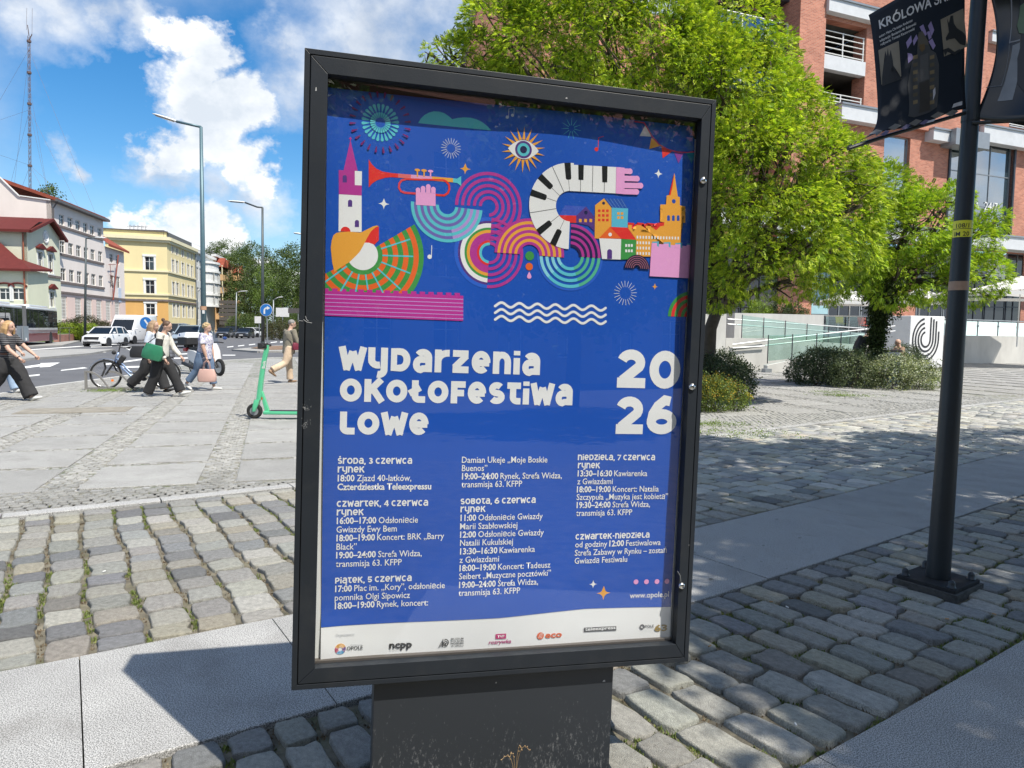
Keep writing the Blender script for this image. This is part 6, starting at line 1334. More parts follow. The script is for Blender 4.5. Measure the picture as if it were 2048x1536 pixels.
def bpatch(t, g, name, polys, rgb, off=.0025, sub=6):
    q = MB(); bm = bmesh.new()
    for P_ in polys:
        try: bm.faces.new([bm.verts.new((a, 0, b)) for a, b in P_])
        except ValueError: pass
    bmesh.ops.triangulate(bm, faces=bm.faces[:])
    for k in range(1, 40):
        bmesh.ops.bisect_plane(bm, geom=bm.verts[:]+bm.edges[:]+bm.faces[:], plane_co=(k/40, 0, 0), plane_no=(1, 0, 0)); bmesh.ops.bisect_plane(bm, geom=bm.verts[:]+bm.edges[:]+bm.faces[:], plane_co=(0, 0, k/40), plane_no=(0, 0, 1))
    for v in bm.verts: v.co = on(g, v.co.x, v.co.z, off)
    me = bpy.data.meshes.new(name); bm.to_mesh(me); bm.free(); me.materials.append(rgb if not isinstance(rgb, tuple) else mat('bprint_%d_%d_%d' % tuple(int(c*1000) for c in rgb), rgb, .4, var=.15, scale=9)); o = bpy.data.objects.new(name, me); COL.objects.link(o); o.parent = t; return o
# solve (u,v) of a photograph pixel on the banner once, so that print is laid out on the cloth itself
def uv_of(g, base, x, y):
    u, v = .5, .5
    for _ in range(25):
        def f(u_, v_): q = toimg(g(u_, v_)+base); return q[0]-x, q[1]-y
        f0 = f(u, v); fu = f(u+.01, v); fv = f(u, v+.01); a, b, c, d = (fu[0]-f0[0])/.01, (fv[0]-f0[0])/.01, (fu[1]-f0[1])/.01, (fv[1]-f0[1])/.01; det = a*d-b*c or 1e-6
        u -= max(-.2, min(.2, (f0[0]*d-f0[1]*b)/det)); v -= max(-.2, min(.2, (a*f0[1]-c*f0[0])/det))
    return u, v
U1 = lambda x, y: uv_of(g1, Vector(bt1), 1650+x/4.8, y/4.8)
def text_on(t, g, U, s, x0, y0, x1, y1, hpx, m, off=.012, name='lettering'):
    vs, fs = text_mesh(s, off); w = max(v[0] for v in vs); q = MB(); A_ = U(x0, y0); B_ = U(x1, y1); Cc = U(x0+hpx*.30, y0-hpx); du = ((B_[0]-A_[0])/w, (B_[1]-A_[1])/w); dv = ((Cc[0]-A_[0])/.7, (Cc[1]-A_[1])/.7)
    q.add([on(g, A_[0]+du[0]*v[0]+dv[0]*v[1], A_[1]+du[1]*v[0]+dv[1]*v[1], .004) for v in vs], fs); return q.obj(name, m, t)
m_ltr = mat('banner_white', (.62, .63, .65), .5, var=.05)
def vtext(s, x0, y0, x1, y1, hpx, off):
    vs, fs = text_mesh(s, off); w = max(v[0] for v in vs); q = MB(); A_ = U1(x0, y0); B_ = U1(x1, y1); Cc = U1(x0-hpx*.12, y0-hpx); du = ((B_[0]-A_[0])/w, (B_[1]-A_[1])/w); dv = ((Cc[0]-A_[0])/.7, (Cc[1]-A_[1])/.7)
    q.add([on(g1, A_[0]+du[0]*v[0]+dv[0]*v[1], A_[1]+du[1]*v[0]+dv[1]*v[1], .004) for v in vs], fs); q.obj('lettering', m_ltr, ban)
vtext('KRÓLOWA ŚNIEGU', 515, 285, 1330, -50, 82, .02)
vtext('autor: Hans Christian Andersen', 517, 368, 836, 208, 24, .012); vtext('adaptacja: Beniamin M. Bukowski', 524, 408, 870, 240, 24, .012); vtext('reżyseria: Tomasz Kaczorowski', 530, 445, 855, 290, 24, .012)
def bp(name, pts, rgb, off=.0025): return bpatch(ban, g1, name, [[U1(x, y) for x, y in P_] for P_ in pts], rgb, off)
TAN = (.23, .205, .165); LIL = (.30, .245, .47)
bp('left_silhouette_panel'.replace('left_', ''), [[(510, 485), (705, 395), (730, 735), (540, 815)]], TAN); bp('silhouette_panel', [[(1105, 190), (1325, 82), (1362, 450), (1140, 545)]], TAN)
DKB = (.022, .024, .03)
bp('queen_silhouette', [[(575, 490), (590, 540), (600, 460), (612, 545), (628, 480), (632, 555), (648, 580), (655, 640), (620, 660), (612, 690), (695, 695), (735, 760), (545, 830), (545, 745), (590, 700), (590, 665), (568, 630), (568, 590), (580, 560)]], DKB, .0032)
bp('lion_silhouette', [[(1165, 175), (1185, 225), (1200, 155), (1212, 220), (1225, 150), (1232, 225), (1260, 270), (1320, 310), (1350, 350), (1340, 440), (1290, 425), (1240, 370), (1190, 380), (1160, 395), (1155, 365), (1185, 310), (1175, 240)], [(1130, 480), (1180, 460), (1240, 500), (1290, 470), (1300, 490), (1240, 530), (1170, 500), (1150, 540)]], DKB, .0032)
for P_ in ([(775, 410), (825, 340), (832, 400), (790, 470)], [(840, 395), (875, 330), (890, 370), (850, 440)], [(905, 260), (940, 235), (975, 330), (950, 360)], [(985, 250), (1015, 205), (1045, 290), (1020, 350)], [(990, 400), (1025, 370), (1058, 440), (1035, 480)], [(790, 510), (830, 520), (850, 560), (795, 610)], [(975, 310), (1000, 300), (1020, 360), (995, 385)], [(1005, 1040), (1050, 960), (1060, 1010), (1030, 1045)]): bp('lilac_diamond', [P_], LIL)
bp('figure_coat', [[(895, 310), (930, 300), (985, 400), (1010, 480), (1060, 510), (1090, 620), (1085, 860), (1070, 1030), (1000, 1080), (850, 1130), (795, 1120), (790, 820), (830, 600), (880, 520), (885, 400)]], (.060, .062, .068), .0032)
bp('figure_hood', [[(890, 330), (930, 300), (985, 400), (985, 440), (930, 430), (885, 460)]], (.10, .09, .075), .0042); bp('figure_face', [[(905, 430), (950, 425), (955, 470), (925, 505), (900, 470)]], (.13, .085, .04), .0048)
for x0 in (840, 1000):
    for k in range(7):
        y = 540+k*72; bp('scarf_stripe', [[(x0, y), (x0+44, y-12), (x0+44, y+24), (x0, y+36)]], (.20, .155, .09) if k % 2 == 0 else (.10, .085, .06), .0045)
bp('coat_front', [[(905, 540), (985, 510), (990, 760), (910, 790)]], (.09, .09, .095), .0042); bp('trouser_dark', [[(900, 800), (995, 770), (1000, 1060), (895, 1090)]], (.045, .04, .038), .0042)
bp('white_paper', [[(1030, 870), (1052, 840), (1055, 900), (1030, 970)]], (.5, .5, .55), .005)
bp('logo_strip', [[(1230, 1000), (1315, 972), (1312, 1010), (1215, 1040)]], (.55, .56, .6)); bp('logo_strip', [[(930, 1175), (1060, 1140), (1045, 1165), (920, 1195)]], (.5, .51, .56))
for x, y in ((420, 1290), (600, 1235), (800, 1190), (1010, 1120), (1150, 1100)): bp('chequer_print', [[(x, y), (x+70, y-45), (x+130, y-30), (x+60, y+20)]], (.16, .155, .15)); 
for x, y in ((520, 1295), (720, 1235), (900, 1190)): bp('chequer_print', [[(x, y), (x+60, y-40), (x+100, y-35), (x+50, y+10)]], (.13, .12, .22))
q = MB(); q.tube([D(1696, 297, 4.00)-Vector(bt1), D(1760, 276, 4.05)-Vector(bt1), D(1930, 226, 4.20)-Vector(bt1)], .011, 8); q.obj('bottom_bar', m_pole, ban)
# second banner
c0 = D(2120, 225, 4.02); c1 = D(1944, 240, 4.24); d0 = D(2120, -140, 4.3); d1 = D(1952, -120, 4.25)
def bow2(u, v): r_ = Vector((0, -1, 0)); k = (1-v)**3; return r_*(.16*k*(1-u)+.02)+Vector((.10*sin(pi*min(1, v*1.25))*u*(v < .8), 0, 0))-Vector((0, 0, .05*sin(pi*u)*(1-v)**4))+Vector((.05*u*v, 0, 0))
ban2, g2 = sheet('theatre_banner', 'glossy dark banner with pale doorway picture curling out of the frame right of the pole', c0, c1, d0, d1, bow2, mat('banner_vinyl_gloss', (.02, .021, .024), .16, var=.12, scale=2), None, None)
_b = Vector(c1); bt1_keep = bt1
def on2(g, u, v, off): 
    e = .01; p = g(u, v); a = g(u+e, v)-g(u-e, v); b = g(u, v+e)-g(u, v-e); n_ = a.cross(b).normalized()
    return p+(n_ if n_.dot(CAM-(p+_b)) > 0 else -n_)*off
U2 = lambda x, y: uv_of(g2, _b, 1650+x/4.8, y/4.8)
on_old = on; on = on2
for nm, P_, c, of in (('door_print', [(1655, 975), (1700, 880), (1760, 720), (1800, 440), (1870, 410), (1870, 560), (1850, 760), (1800, 960)], (.20, .215, .235), .0025), ('door_frame_print', [(1780, 0), (1792, 0), (1775, 420), (1765, 420)], (.22, .23, .25), .003), ('door_frame_print', [(1765, 405), (1870, 380), (1870, 392), (1765, 418)], (.25, .26, .28), .003), ('door_frame_print', [(1760, 560), (1772, 430), (1764, 430), (1745, 620), (1690, 820), (1545, 838), (1545, 845), (1698, 828)], (.10, .11, .12), .003), ('figure_print', [(1870, 0), (1925, 0), (1925, 900), (1845, 800), (1880, 620), (1845, 565), (1880, 420)], (.012, .012, .013), .004), ('leaf_print', [(1870, 60), (1925, 20), (1925, 330), (1860, 320), (1840, 250), (1860, 160)], (.10, .16, .09), .0045)):
    bpatch(ban2, g2, nm, [[U2(x, y) for x, y in P_]], c, of)
on = on_old
q = MB(); q.tube([D(1944, 246, 4.2)-_b, D(2060, 240, 4.1)-_b, D(2130, 228, 4.05)-_b], .011, 8); q.obj('bottom_bar', m_pole, ban2)
# ================================================================== STREET LAMPS, SIGNS, MAST
m_lamp = mat('lamp_grey', (.10, .125, .14), .5, .3, var=.08); m_lampw = mat('lamp_head_white', (.72, .73, .73), .4)
def lamp(name, label, px, py_base, py_top, dist, rb, rt, arm, head, col=None, tape=False):
    b = DY(px[0], 800, dist); base = Vector((b.x, b.y, 0)); H = DY(px[1], py_top, dist).z; topx = DY(px[1], py_top, dist).x-base.x; t = thing(name, label, 'street lamp', base, group='street lamps along the road')
    m = col or m_lamp; q = MB(); q.tube([(0, 0, 0), (topx*.5, 0, H/2), (topx, 0, H)], [rb, (rb+rt)/2, rt], 14); q.obj('post', m, t, smooth=True); q = MB(); q.tube([(0, 0, 0), (0, 0, .5)], rb*1.25, 12); q.obj('base_sleeve', m, t)
    pts = [Vector((topx, 0, H))]+[DY(x, y, dist+dd)-base for x, y, dd in arm]; q = MB(); q.tube(pts, rt*.8, 8); q.obj('arm', m, t, smooth=True)
    e = pts[-1]; h = DY(head[0], head[1], dist)-base; d = (h-e).normalized(); L = (h-e).length; s = d.cross(Vector((0, 0, 1))).normalized(); u = s.cross(d)
    q = MB(); rings = []; w = head[2]
    for tt, ww, hh in ((0, .5, .5), (.08, .9, .9), (.4, 1, 1), (.85, .9, .8), (1, .55, .35)): c = e+d*L*tt; rings.append([c+s*w*ww*cos(a)+u*w*.38*hh*max(-.35, sin(a)) for a in [2*pi*k/12 for k in range(12)]])
    q.loft(rings); q.obj('lamp_head', m_lampw, t, smooth=True)
    q = MB(); c = e+d*L*.5-u*w*.17; q.obox(c, d, s, u, (L*.36, w*.6, .012)); q.obj('lens', mat('lamp_lens', (.12, .12, .11), .2), t)
    if tape: q = MB(); z = DY(px[0], 620, dist).z; q.tube([(0, 0, z), (0, 0, z+.12)], rb*1.04, 14); q.obj('tape_band', mat('brown_tape2', (.45, .27, .17), .6), t); q = MB(); q.box(rb*.2, rb*.9, -rb*1.3, -rb*1.1, z-.12, z-.01); q.obj('notice', m_white, t)
    return t
lamp('street_lamp', 'tall blue-grey street lamp with single white head standing behind the older woman', (410, 402), 748, 254, 23.5, .098, .05, [(353, 243, 0)], (306, 228, .13), mat('lamp_bluegrey', (.10, .17, .20), .45, .3, var=.06), True)
lamp('street_lamp', 'slim curved-arm street lamp beside the blue arrow sign', (527, 525), 697, 415, 50, .12, .07, [(514, 414, 0), (490, 405, 0)], (455, 402, .2), mat('lamp_dark', (.07, .085, .09), .5, .3))
lamp('street_lamp', 'dark street lamp in front of the pink building', (173.5, 172), 688, 477, 67, .13, .07, [(190, 475, 0)], (212, 476, .2), mat('lamp_dark', (.06, .07, .07), .5, .3))
lamp('street_lamp', 'street lamp whose white head just shows left of the display case edge', (606, 605), 690, 470, 60, .12, .07, [(602, 468, 0)], (587, 466, .22))
lamp('street_lamp', 'thin pale street lamp before the dark trees right of the curved-arm lamp', (547.5, 547), 670, 600, 95, .09, .07, [(556, 595, 0)], (566, 594, .18), m_alu)
lamp('street_lamp', 'thin pale street lamp in front of the balconied building', (473.5, 473), 668, 585, 110, .11, .07, [(480, 583, 0)], (495, 582, .2), m_alu)
lamp('street_lamp', 'small dark lamp against the white bay-fronted building', (396, 396), 668, 582, 95, .08, .06, [(400, 581, 0)], (404, 581, .1), mat('lamp_dark', (.06, .07, .07), .5, .3))
def disc_sign(px, py, dist, rpx, py_base, label, arrow, face=None, yaw=0):
    c = D(px, py, dist); t = thing('traffic_sign', label, 'sign', (c.x, c.y, 0), yaw); R_ = rpx*dist/FPX; q = MB(); q.tube([(.02, .06, -.1), (.02, .06, c.z+R_*.8)], .035, 10); q.obj('post', m_alu, t)
    q = MB(); q.wheel((0, 0, c.z), (0, -1, 0), [(0, R_), (.015, R_)], 32); q.obj('plate', m_white, t); q = MB(); q.wheel((0, -.017, c.z), (0, -1, 0), [(0, R_*.95), (.003, R_*.95)], 32); pl = q.obj('blue_face', mat('sign_blue', (.02, .16, .48), .35), t)
    q = MB(); y = -.0235; w = R_*.13
    if arrow == 'turn': 
        P_ = [(-w*2.2, -R_*.62)]+[(-w*2.2+0, -R_*.1)]+[(-w*2.2+R_*.42*(1-cos(a)), -R_*.1+R_*.42*sin(a)) for a in [pi/2*k/5 for k in range(1, 6)]]
        for a, b in zip(P_[:-1], P_[1:]):
            a, b = Vector(a), Vector(b); d = (b-a).normalized(); n_ = Vector((-d.y, d.x))*w; q.poly([(v.x, y, c.z+v.y) for v in (a-n_, b-n_, b+n_, a+n_)])
        ex, ez = P_[-1]; q.poly([(ex, y-.001, c.z+ez-w*2.4), (ex+R_*.5, y-.001, c.z+ez), (ex, y-.001, c.z+ez+w*2.4)])
    else:
        q.poly([(-w, y, c.z+R_*.5), (w, y, c.z+R_*.5), (w, y, c.z-R_*.3), (-w, y, c.z-R_*.3)]) if arrow == 'down' else q.poly([(-R_*.3, y, c.z+R_*.45), (-R_*.1, y, c.z+R_*.6), (R_*.45, y, c.z-R_*.15), (R_*.25, y, c.z-R_*.35)]); q.poly([(R_*.0, y-.001, c.z-R_*.55), (R_*.65, y-.001, c.z-R_*.55), (R_*.62, y-.001, c.z+R_*.1)])
    q.obj('arrow', m_white, t)
disc_sign(532.5, 620, 44, 12.5, 697, 'blue round sign with white right-turn arrow beside the slim lamp', 'turn'); disc_sign(292, 646, 42, 12.5, 690, 'blue round keep-right sign partly hidden behind the walking women', 'diag')
c = G(47, 699); t = thing('traffic_sign', 'grey back of a double sign plate on the traffic island by the bus', 'sign', c); z0_, z1_ = D(47, 683, c.y).z, D(47, 652, c.y).z
q = MB(); q.tube([(0, -.06, 0), (0, -.06, z1_)], .04, 10); q.obj('post', m_alu, t)
for sx in (-1, 1): q = MB(); q.box(*sorted((sx*.02, sx*.34)), -.02, .0, z0_, z1_); q.obj('plate', mat('sign_back', (.27, .31, .34), .5, .3), t)
q = MB(); q.box(.16, .25, -.024, -.021, z0_+.06, z0_+.22); q.obj('sticker', m_white, t)
q = DY(58, 378, 95); bs = Vector((q.x, q.y, 14)); mt = thing('radio_mast', 'tall thin lattice radio mast with guy wires above the pink building roof', 'mast', bs); topm = DY(58, 72, 95)-bs; m_mast = mat('mast_steel', (.16, .11, .10), .6, .4)
mb = MB(); H = topm.z; n_ = 34; legs = [Vector((cos(a)*.16, sin(a)*.16, 0)) for a in (0, 2.1, 4.2)]
for Lg in legs: mb.tube([Lg, Lg+topm], .03, 4)
for k in range(n_):
    for i in range(3): a = legs[i]+topm*(k/n_); b = legs[(i+1) % 3]+topm*((k+1)/n_); mb.beam(a, b, .025)
mb.obj('lattice', m_mast, mt)
for k in range(1, 7): mb = MB(); mb.tube([topm*(k/6.2), topm*(k/6.2)+Vector((0, 0, .25))], .26, 8); mb.obj('flange', m_mast, mt)
tops = DY(55, 50, 95)-bs; mb = MB(); mb.tube([topm, tops], .05, 5); mb.tube([topm-Vector((0, 0, .6)), DY(64, 68, 95)-bs], .05, 5); mb.tube([DY(64, 72, 95)-bs, DY(64.5, 16, 95)-bs], .02, 4); mb.tube([DY(53, 60, 95)-bs, DY(53.5, 16, 95)-bs], .02, 4); mb.obj('antenna', m_mast, mt)
for (k, x, y) in ((.93, 0, 200), (.93, 22, 430), (.93, 200, 450), (.62, 0, 240), (.62, 5, 430), (.62, 165, 430), (.62, 98, 400), (.33, 0, 310), (.33, 20, 440), (.33, 180, 440), (.33, 94, 395), (.75, 97, 395)):
    e = DY(x, y, 95)-bs; mb = MB(); mb.tube([topm*k, topm*k+(e-topm*k)*1.0], .014, 3); mb.obj('guy_wire', m_mast, mt)
# ================================================================== LEFT SIDE: STREET OF HOUSES
SD = Vector((-.1805, .9836, 0))                                   # street direction, away from the camera
FP = Fac((-46.3, 73.0), SD)                                       # facade line of the pink house and beyond
def gpx(fac): return lambda x, y: fac.px(x, y)
def zx(x, y): return (x/3.3032, 330+y/3.3032)
m_pink = plaster('pink_plaster', (.72, .60, .55)); m_pink2 = plaster('pale_pink_plaster', (.76, .69, .64)); m_pinkb = plaster('pink_base', (.72, .56, .50)); m_plinth = plaster('red_plinth', (.34, .12, .12)); m_string = mat('dark_string_course', (.16, .13, .12), .9, var=.2)
m_tile = mat('red_roof_tile', (.25, .065, .04), .85, spec=.2, var=.25, scale=2, bump=.8, bscale=8); m_sheet = mat('dark_red_sheet_roof', (.115, .022, .018), .65, spec=.25, var=.12); m_gutter = mat('gutter', (.10, .09, .085), .5)
def facade_rows(fac, root, rows, xs_of, wm, style='cross', y=.14, trim=None, fm=None, sill=None):
    """rows: list of (ztop, zbot); xs: list of window centre positions along a"""
    H = []
    for (zt_, zb_) in rows:
        for a in xs_of: H.append((a-wm/2, a+wm/2, zb_, zt_))
    return H
# pink house -------------------------------------------------------------
pk = FP.root('pink_house', 'long four-storey pink house with rows of windows and a red tiled roof behind the bus', 'building')
ca = [FP.px(*zx(x, 600))[0] for x in (415, 470, 521, 570, 614, 663)]
rowz = [(FP.px(*zx(415, 330))[1], FP.px(*zx(415, 400))[1]), (FP.px(*zx(415, 503))[1], FP.px(*zx(415, 582))[1]), (FP.px(*zx(415, 682))[1], FP.px(*zx(415, 765))[1])]
gr = (FP.px(*zx(420, 868))[1], FP.px(*zx(420, 1020))[1]); aE = FP.px(*zx(690, 700))[0]; zE = FP.px(*zx(365, 250))[1]; a0 = .0
H = [(c-.62, c+.62, zb_, zt_) for zt_, zb_ in rowz for c in ca]
ga = [FP.px(*zx(x, 950))[0] for x in (420, 518, 590, 655, 716, 775)]; aX = FP.px(*zx(822, 700))[0]; zX = FP.px(*zx(770, 560))[1]
Hg = [(c-.85, c+.85, gr[1], gr[0]) for c in ga]; zsp = gr[0]+.45
mb = MB(); wallgrid(mb, a0, aE, zsp, zE, H, 0, .4); mb.obj('wall', m_pink2, pk); mb = MB(); wallgrid(mb, a0, aX, 1.2, zsp-.003, Hg, -.02, .4); mb.obj('ground_floor_wall', m_pinkb, pk); mb = MB(); mb.box(a0, aX, -.08, .4, -.3, 1.197); mb.obj('plinth', m_plinth, pk)
for zt_, zb_ in rowz:
    for c in ca: window(pk, c-.62, zb_, 1.24, zt_-zb_, 'cross')
    q = MB(); q.box(a0+.6, aE-.3, -.12, -.003, zb_-.28, zb_-.05); q.obj('string_course', m_string, pk)
for c in ga: window(pk, c-.85, gr[1], 1.7, gr[0]-gr[1], 'barred', y=.16)
q = MB(); q.box(a0-.05, aX, -.15, -.003, zsp-.15, zsp+.05); q.obj('string_course', m_string, pk)
xa = [FP.px(*zx(x, 700))[0] for x in (740, 781)]; HX = []
for t_, b_ in ((595, 655), (735, 818)): HX += [(c-.6, c+.6, FP.px(*zx(770, b_))[1], FP.px(*zx(770, t_))[1]) for c in xa]
mb = MB(); wallgrid(mb, aE+.003, aX, zsp, zX, HX, 0.02, .4); mb.obj('annex_wall', m_pink2, pk)
for h in HX: window(pk, h[0], h[2], h[1]-h[0], h[3]-h[2], 'cross')
# end gable and roof: end wall runs away from the street
ge_ = -FP.n; FG = Fac((FP.O.x, FP.O.y), Vector((.9836, .1805, 0))); gp = lambda x, y: FG.px(x, y)
P_ = [gp(-70, 300), gp(0, 356), gp(38, 393), gp(107, 402)]
def ex(p): d = FG.e*p[0]; return (d.dot(FP.e), d.dot(FP.n), p[1])
pts = [ex((gp(-70, 300)[0]-1, -.3)), ex((0, -.3)), ex((0, P_[3][1])), ex(P_[2]), ex(P_[1]), ex(P_[0])]
mb = MB(); vs = [(x+.0, y, z) for x, y, z in pts]; mb.add(vs+[(x+.35, y, z) for x, y, z in vs], [(0, 1, 2, 3, 4, 5), (11, 10, 9, 8, 7, 6)]+[(i, (i+1) % 6, 6+(i+1) % 6, 6+i) for i in range(6)]); mb.obj('gable_wall', m_pink2, pk)
mb = MB(); 
for p, q_ in ((pts[4], pts[3]), (pts[3], pts[2])): mb.beam((p[0]-.05, p[1], p[2]+.08), (q_[0]-.05, q_[1], q_[2]+.08), .2, .1)
mb.obj('coping', m_white, pk)
rid = pts[4]; ez = zE+.35
mb = MB(); L_ = aE+.4
mb.add([(.35, rid[1], rid[2]), (L_-3, rid[1], rid[2]), (L_, -.5, ez), (.2, -.5, ez), (.35, rid[1], rid[2]-.3), (L_-3, rid[1], rid[2]-.3), (L_, -.5, ez-.3), (.2, -.5, ez-.3), (L_, rid[1]*2, ez), (.35, rid[1]*2, ez)], [(0, 1, 2, 3), (3, 2, 6, 7), (0, 3, 7, 4), (1, 8, 2), (0, 9, 8, 1)])
n_ = 26
roof = mb.obj('roof', m_tile, pk)
mb = MB()
for i in range(n_): a = .4+(L_-3.2)*i/n_; mb.beam((a, rid[1], rid[2]+.03), (a+ (L_-.6-(L_-3))*i/n_, -.45, ez+.03), .12, .06)
mb.obj('tile_rows', m_tile, pk)
mb = MB(); mb.box(-.1, aE+.5, -.62, -.45, ez-.35, ez-.1); mb.box(-.1, aE+.3, -.45, -.003, ez-.36, ez-.303); mb.obj('eaves_gutter', m_gutter, pk)
mb = MB(); z_ = FP.px(*zx(760, 530))[1]; zt_ = FP.px(*zx(700, 480))[1]; mb.add([(aE+.05, -.5, zX+.3), (aX+.5, -.5, zX+.1), (aX-1, 4.5, zX+3.4), (aE+.05, 4.5, zX+3.6), (aE+.05, -.5, zX), (aX+.5, -.5, zX-.15)], [(0, 1, 2, 3), (0, 1, 5, 4)]); mb.obj('annex_roof', m_tile, pk)
mb = MB(); mb.tube([(.25, -.55, ez-.3), (.25, -.12, ez-1.0), (.25, -.12, .2)], .07, 8); mb.obj('drainpipe', m_gutter, pk)
mb = MB(); c = FP.px(*zx(733, 800)); z1_ = FP.px(*zx(738, 590))[1]; z0_ = FP.px(*zx(712, 890))[1]; mb.tube([(c[0], -.2, z0_), (c[0]+1.0, -.6, z1_)], .08, 6); mb.tube([(c[0]+.6, -.3, (z0_+z1_)/2), (c[0]-1.2, -.3, (z0_+z1_)/2+.2)], .04, 6); mb.tube([(c[0]+.9, -.3, z1_-1.2), (c[0]-1.4, -.3, z1_-1.4)], .04, 6); mb.tube([(c[0]-1.0, -.3, z1_-1.3), (c[0], -.2, z0_+.4)], .03, 6); mb.obj('wall_mast', mat('rust_red_steel', (.25, .06, .04), .6), pk)
mb = MB(); p = FP.px(*zx(790, 860)); mb.box(p[0]-.5, p[0]+.5, -.06, -.003, p[1]-.9, p[1]+.9); mb.obj('wall_sign', mat('sign_pale_blue', (.55, .62, .72), .5), pk)
# dark upper structure with a notice board roof lift
mb = MB(); z_ = FP.px(*zx(740, 540))[1]; mb.box(aE+2.0, aX+1.5, 5, 9, zX+1.0, zX+5.4); mb.obj('lift_housing', mat('dark_cladding', (.08, .07, .07), .8), pk)
# yellow corner house ------------------------------------------------------
cy = Vector((-.4764*112, 112, 0)); FYs = Fac((cy.x, cy.y), SD); FYf = Fac((cy.x, cy.y), Vector((.93, .367, 0))); yl = FYf.root('yellow_house', 'yellow corner house with orange ground floor, white window frames and a stepped parapet', 'building')
m_yel2 = plaster('yellow_plaster', (.74, .63, .35)); m_yelt = plaster('pale_yellow_trim', (.72, .66, .45)); m_ora = plaster('orange_plaster', (.62, .36, .12))
rows_f = [(605, 695), (760, 850), (915, 990)]; fz = lambda x, y: FYf.px(*zx(x, y))
xl_, xr_ = fz(987, 650)[0]-.62, fz(987, 650)[0]+.62; HF = [(xl_, xr_, fz(987, b)[1], fz(987, t_)[1]) for t_, b in rows_f]
aL = fz(700, 700)[0]; zc = fz(1110, 500)[1]; zo = fz(1000, 898)[1]; zpl = fz(1000, 1000)[1]
mb = MB(); wallgrid(mb, aL, -.003, zo, zc, HF[:2], 0, .4); mb.obj('wall', m_yel2, yl); mb = MB(); wallgrid(mb, aL, -.003, 1.6, zo-.003, HF[2:], -.03, .4); mb.obj('ground_floor_wall', m_ora, yl); mb = MB(); mb.box(aL, 0, -.12, .4, -.3, 1.597); mb.obj('plinth', m_yelt, yl)
for h in HF: window(yl, h[0], h[2], h[1]-h[0], h[3]-h[2], 'cross', trim=(m_white, .28))




sz_ = lambda x, y: FYs.px(*zx(x, y)); aR = sz_(1290, 700)[0]; rs_ = [(625, 712), (772, 860), (918, 1005)]; xs_ = [sz_(x, 700)[0] for x in (1144, 1170, 1208, 1243, 1267)]
HS = [(c-.75, c+.75, sz_(1144, b)[1], sz_(1144, t_)[1]) for t_, b in rs_ for c in xs_]+[(c-.5, c+.5, sz_(1144, 585)[1], sz_(1144, 540)[1]) for c in xs_]
mb = MB(); wallgrid(mb, .003, aR, 1.6, zc, HS, 0, .4); mb.obj('side_wall', m_yel2, yl).matrix_basis = Matrix.Rotation(FYs.rz-FYf.rz, 4, 'Z')

RS = Matrix.Rotation(FYs.rz-FYf.rz, 4, 'Z')
def side(mb, name, m): o = mb.obj(name, m, yl); o.matrix_basis = RS; return o
mb = MB(); mb.box(.05, aR, -.14, .4, -.3, 1.597); side(mb, 'side_plinth', m_yelt)
for h in HS:
    w_ = window(yl, 0, 0, h[1]-h[0], h[3]-h[2], 'cross'); w_.matrix_basis = RS @ Matrix.Translation((h[0], .12, h[2]))
    mb = MB(); mb.box(h[0]-.2, h[0], -.05, .05, h[2]-.1, h[3]+.2); mb.box(h[1], h[1]+.2, -.05, .05, h[2]-.1, h[3]+.2); mb.parts('window_surround', m_white, yl, RS)
for y_, hh in ((700, .28), (855, .25), (893, .30)):
    z = fz(1000, y_)[1]; mb = MB(); mb.box(aL, .05, -.18, -.033, z-hh/2, z+hh/2); mb.obj('string_course', m_yelt if y_ != 893 else m_string, yl); mb = MB(); mb.box(0.0, aR, -.18, -.033, z-hh/2, z+hh/2); side(mb, 'string_course', m_yelt if y_ != 893 else m_string)
mb = MB(); mb.box(aL-.3, .45, -.55, .3, zc+.003, zc+.5); mb.box(aL-.3, .35, -.35, -.003, zc-.35, zc); mb.obj('cornice', m_yelt, yl); mb = MB(); mb.box(.2, aR, -.55, .3, zc+.004, zc+.51); mb.box(.2, aR, -.35, -.003, zc-.35, zc); side(mb, 'cornice', m_yelt)
zp = fz(900, 432)[1]; mb = MB(); mb.box(aL-.3, -.1, .4, 6, zc+.6, zp); mb.obj('parapet', m_yel2, yl); mb = MB(); mb.box(aL-.5, .1, .2, 6.2, zp, zp+.15); mb.obj('parapet_cap', m_gutter, yl)
mb = MB(); mb.box(.3, aR, .5, 6, zc+.5, zc+1.6); side(mb, 'attic', m_gutter)
mb = MB()
for k in range(5): x = aL+3+k*.55; mb.tube([(x, 3, zp), (x+.05, 3, zp+1.2)], .04, 4); mb.tube([(x-.4, 3, zp+.9), (x+.4, 3, zp+1.0)], .03, 4)
mb.obj('aerials', m_gutter, yl)
mb = MB(); mb.tube([(aR-.1, -.15, 0), (aR-.1, -.15, zc)], .10, 8); side(mb, 'drainpipe', m_alu)
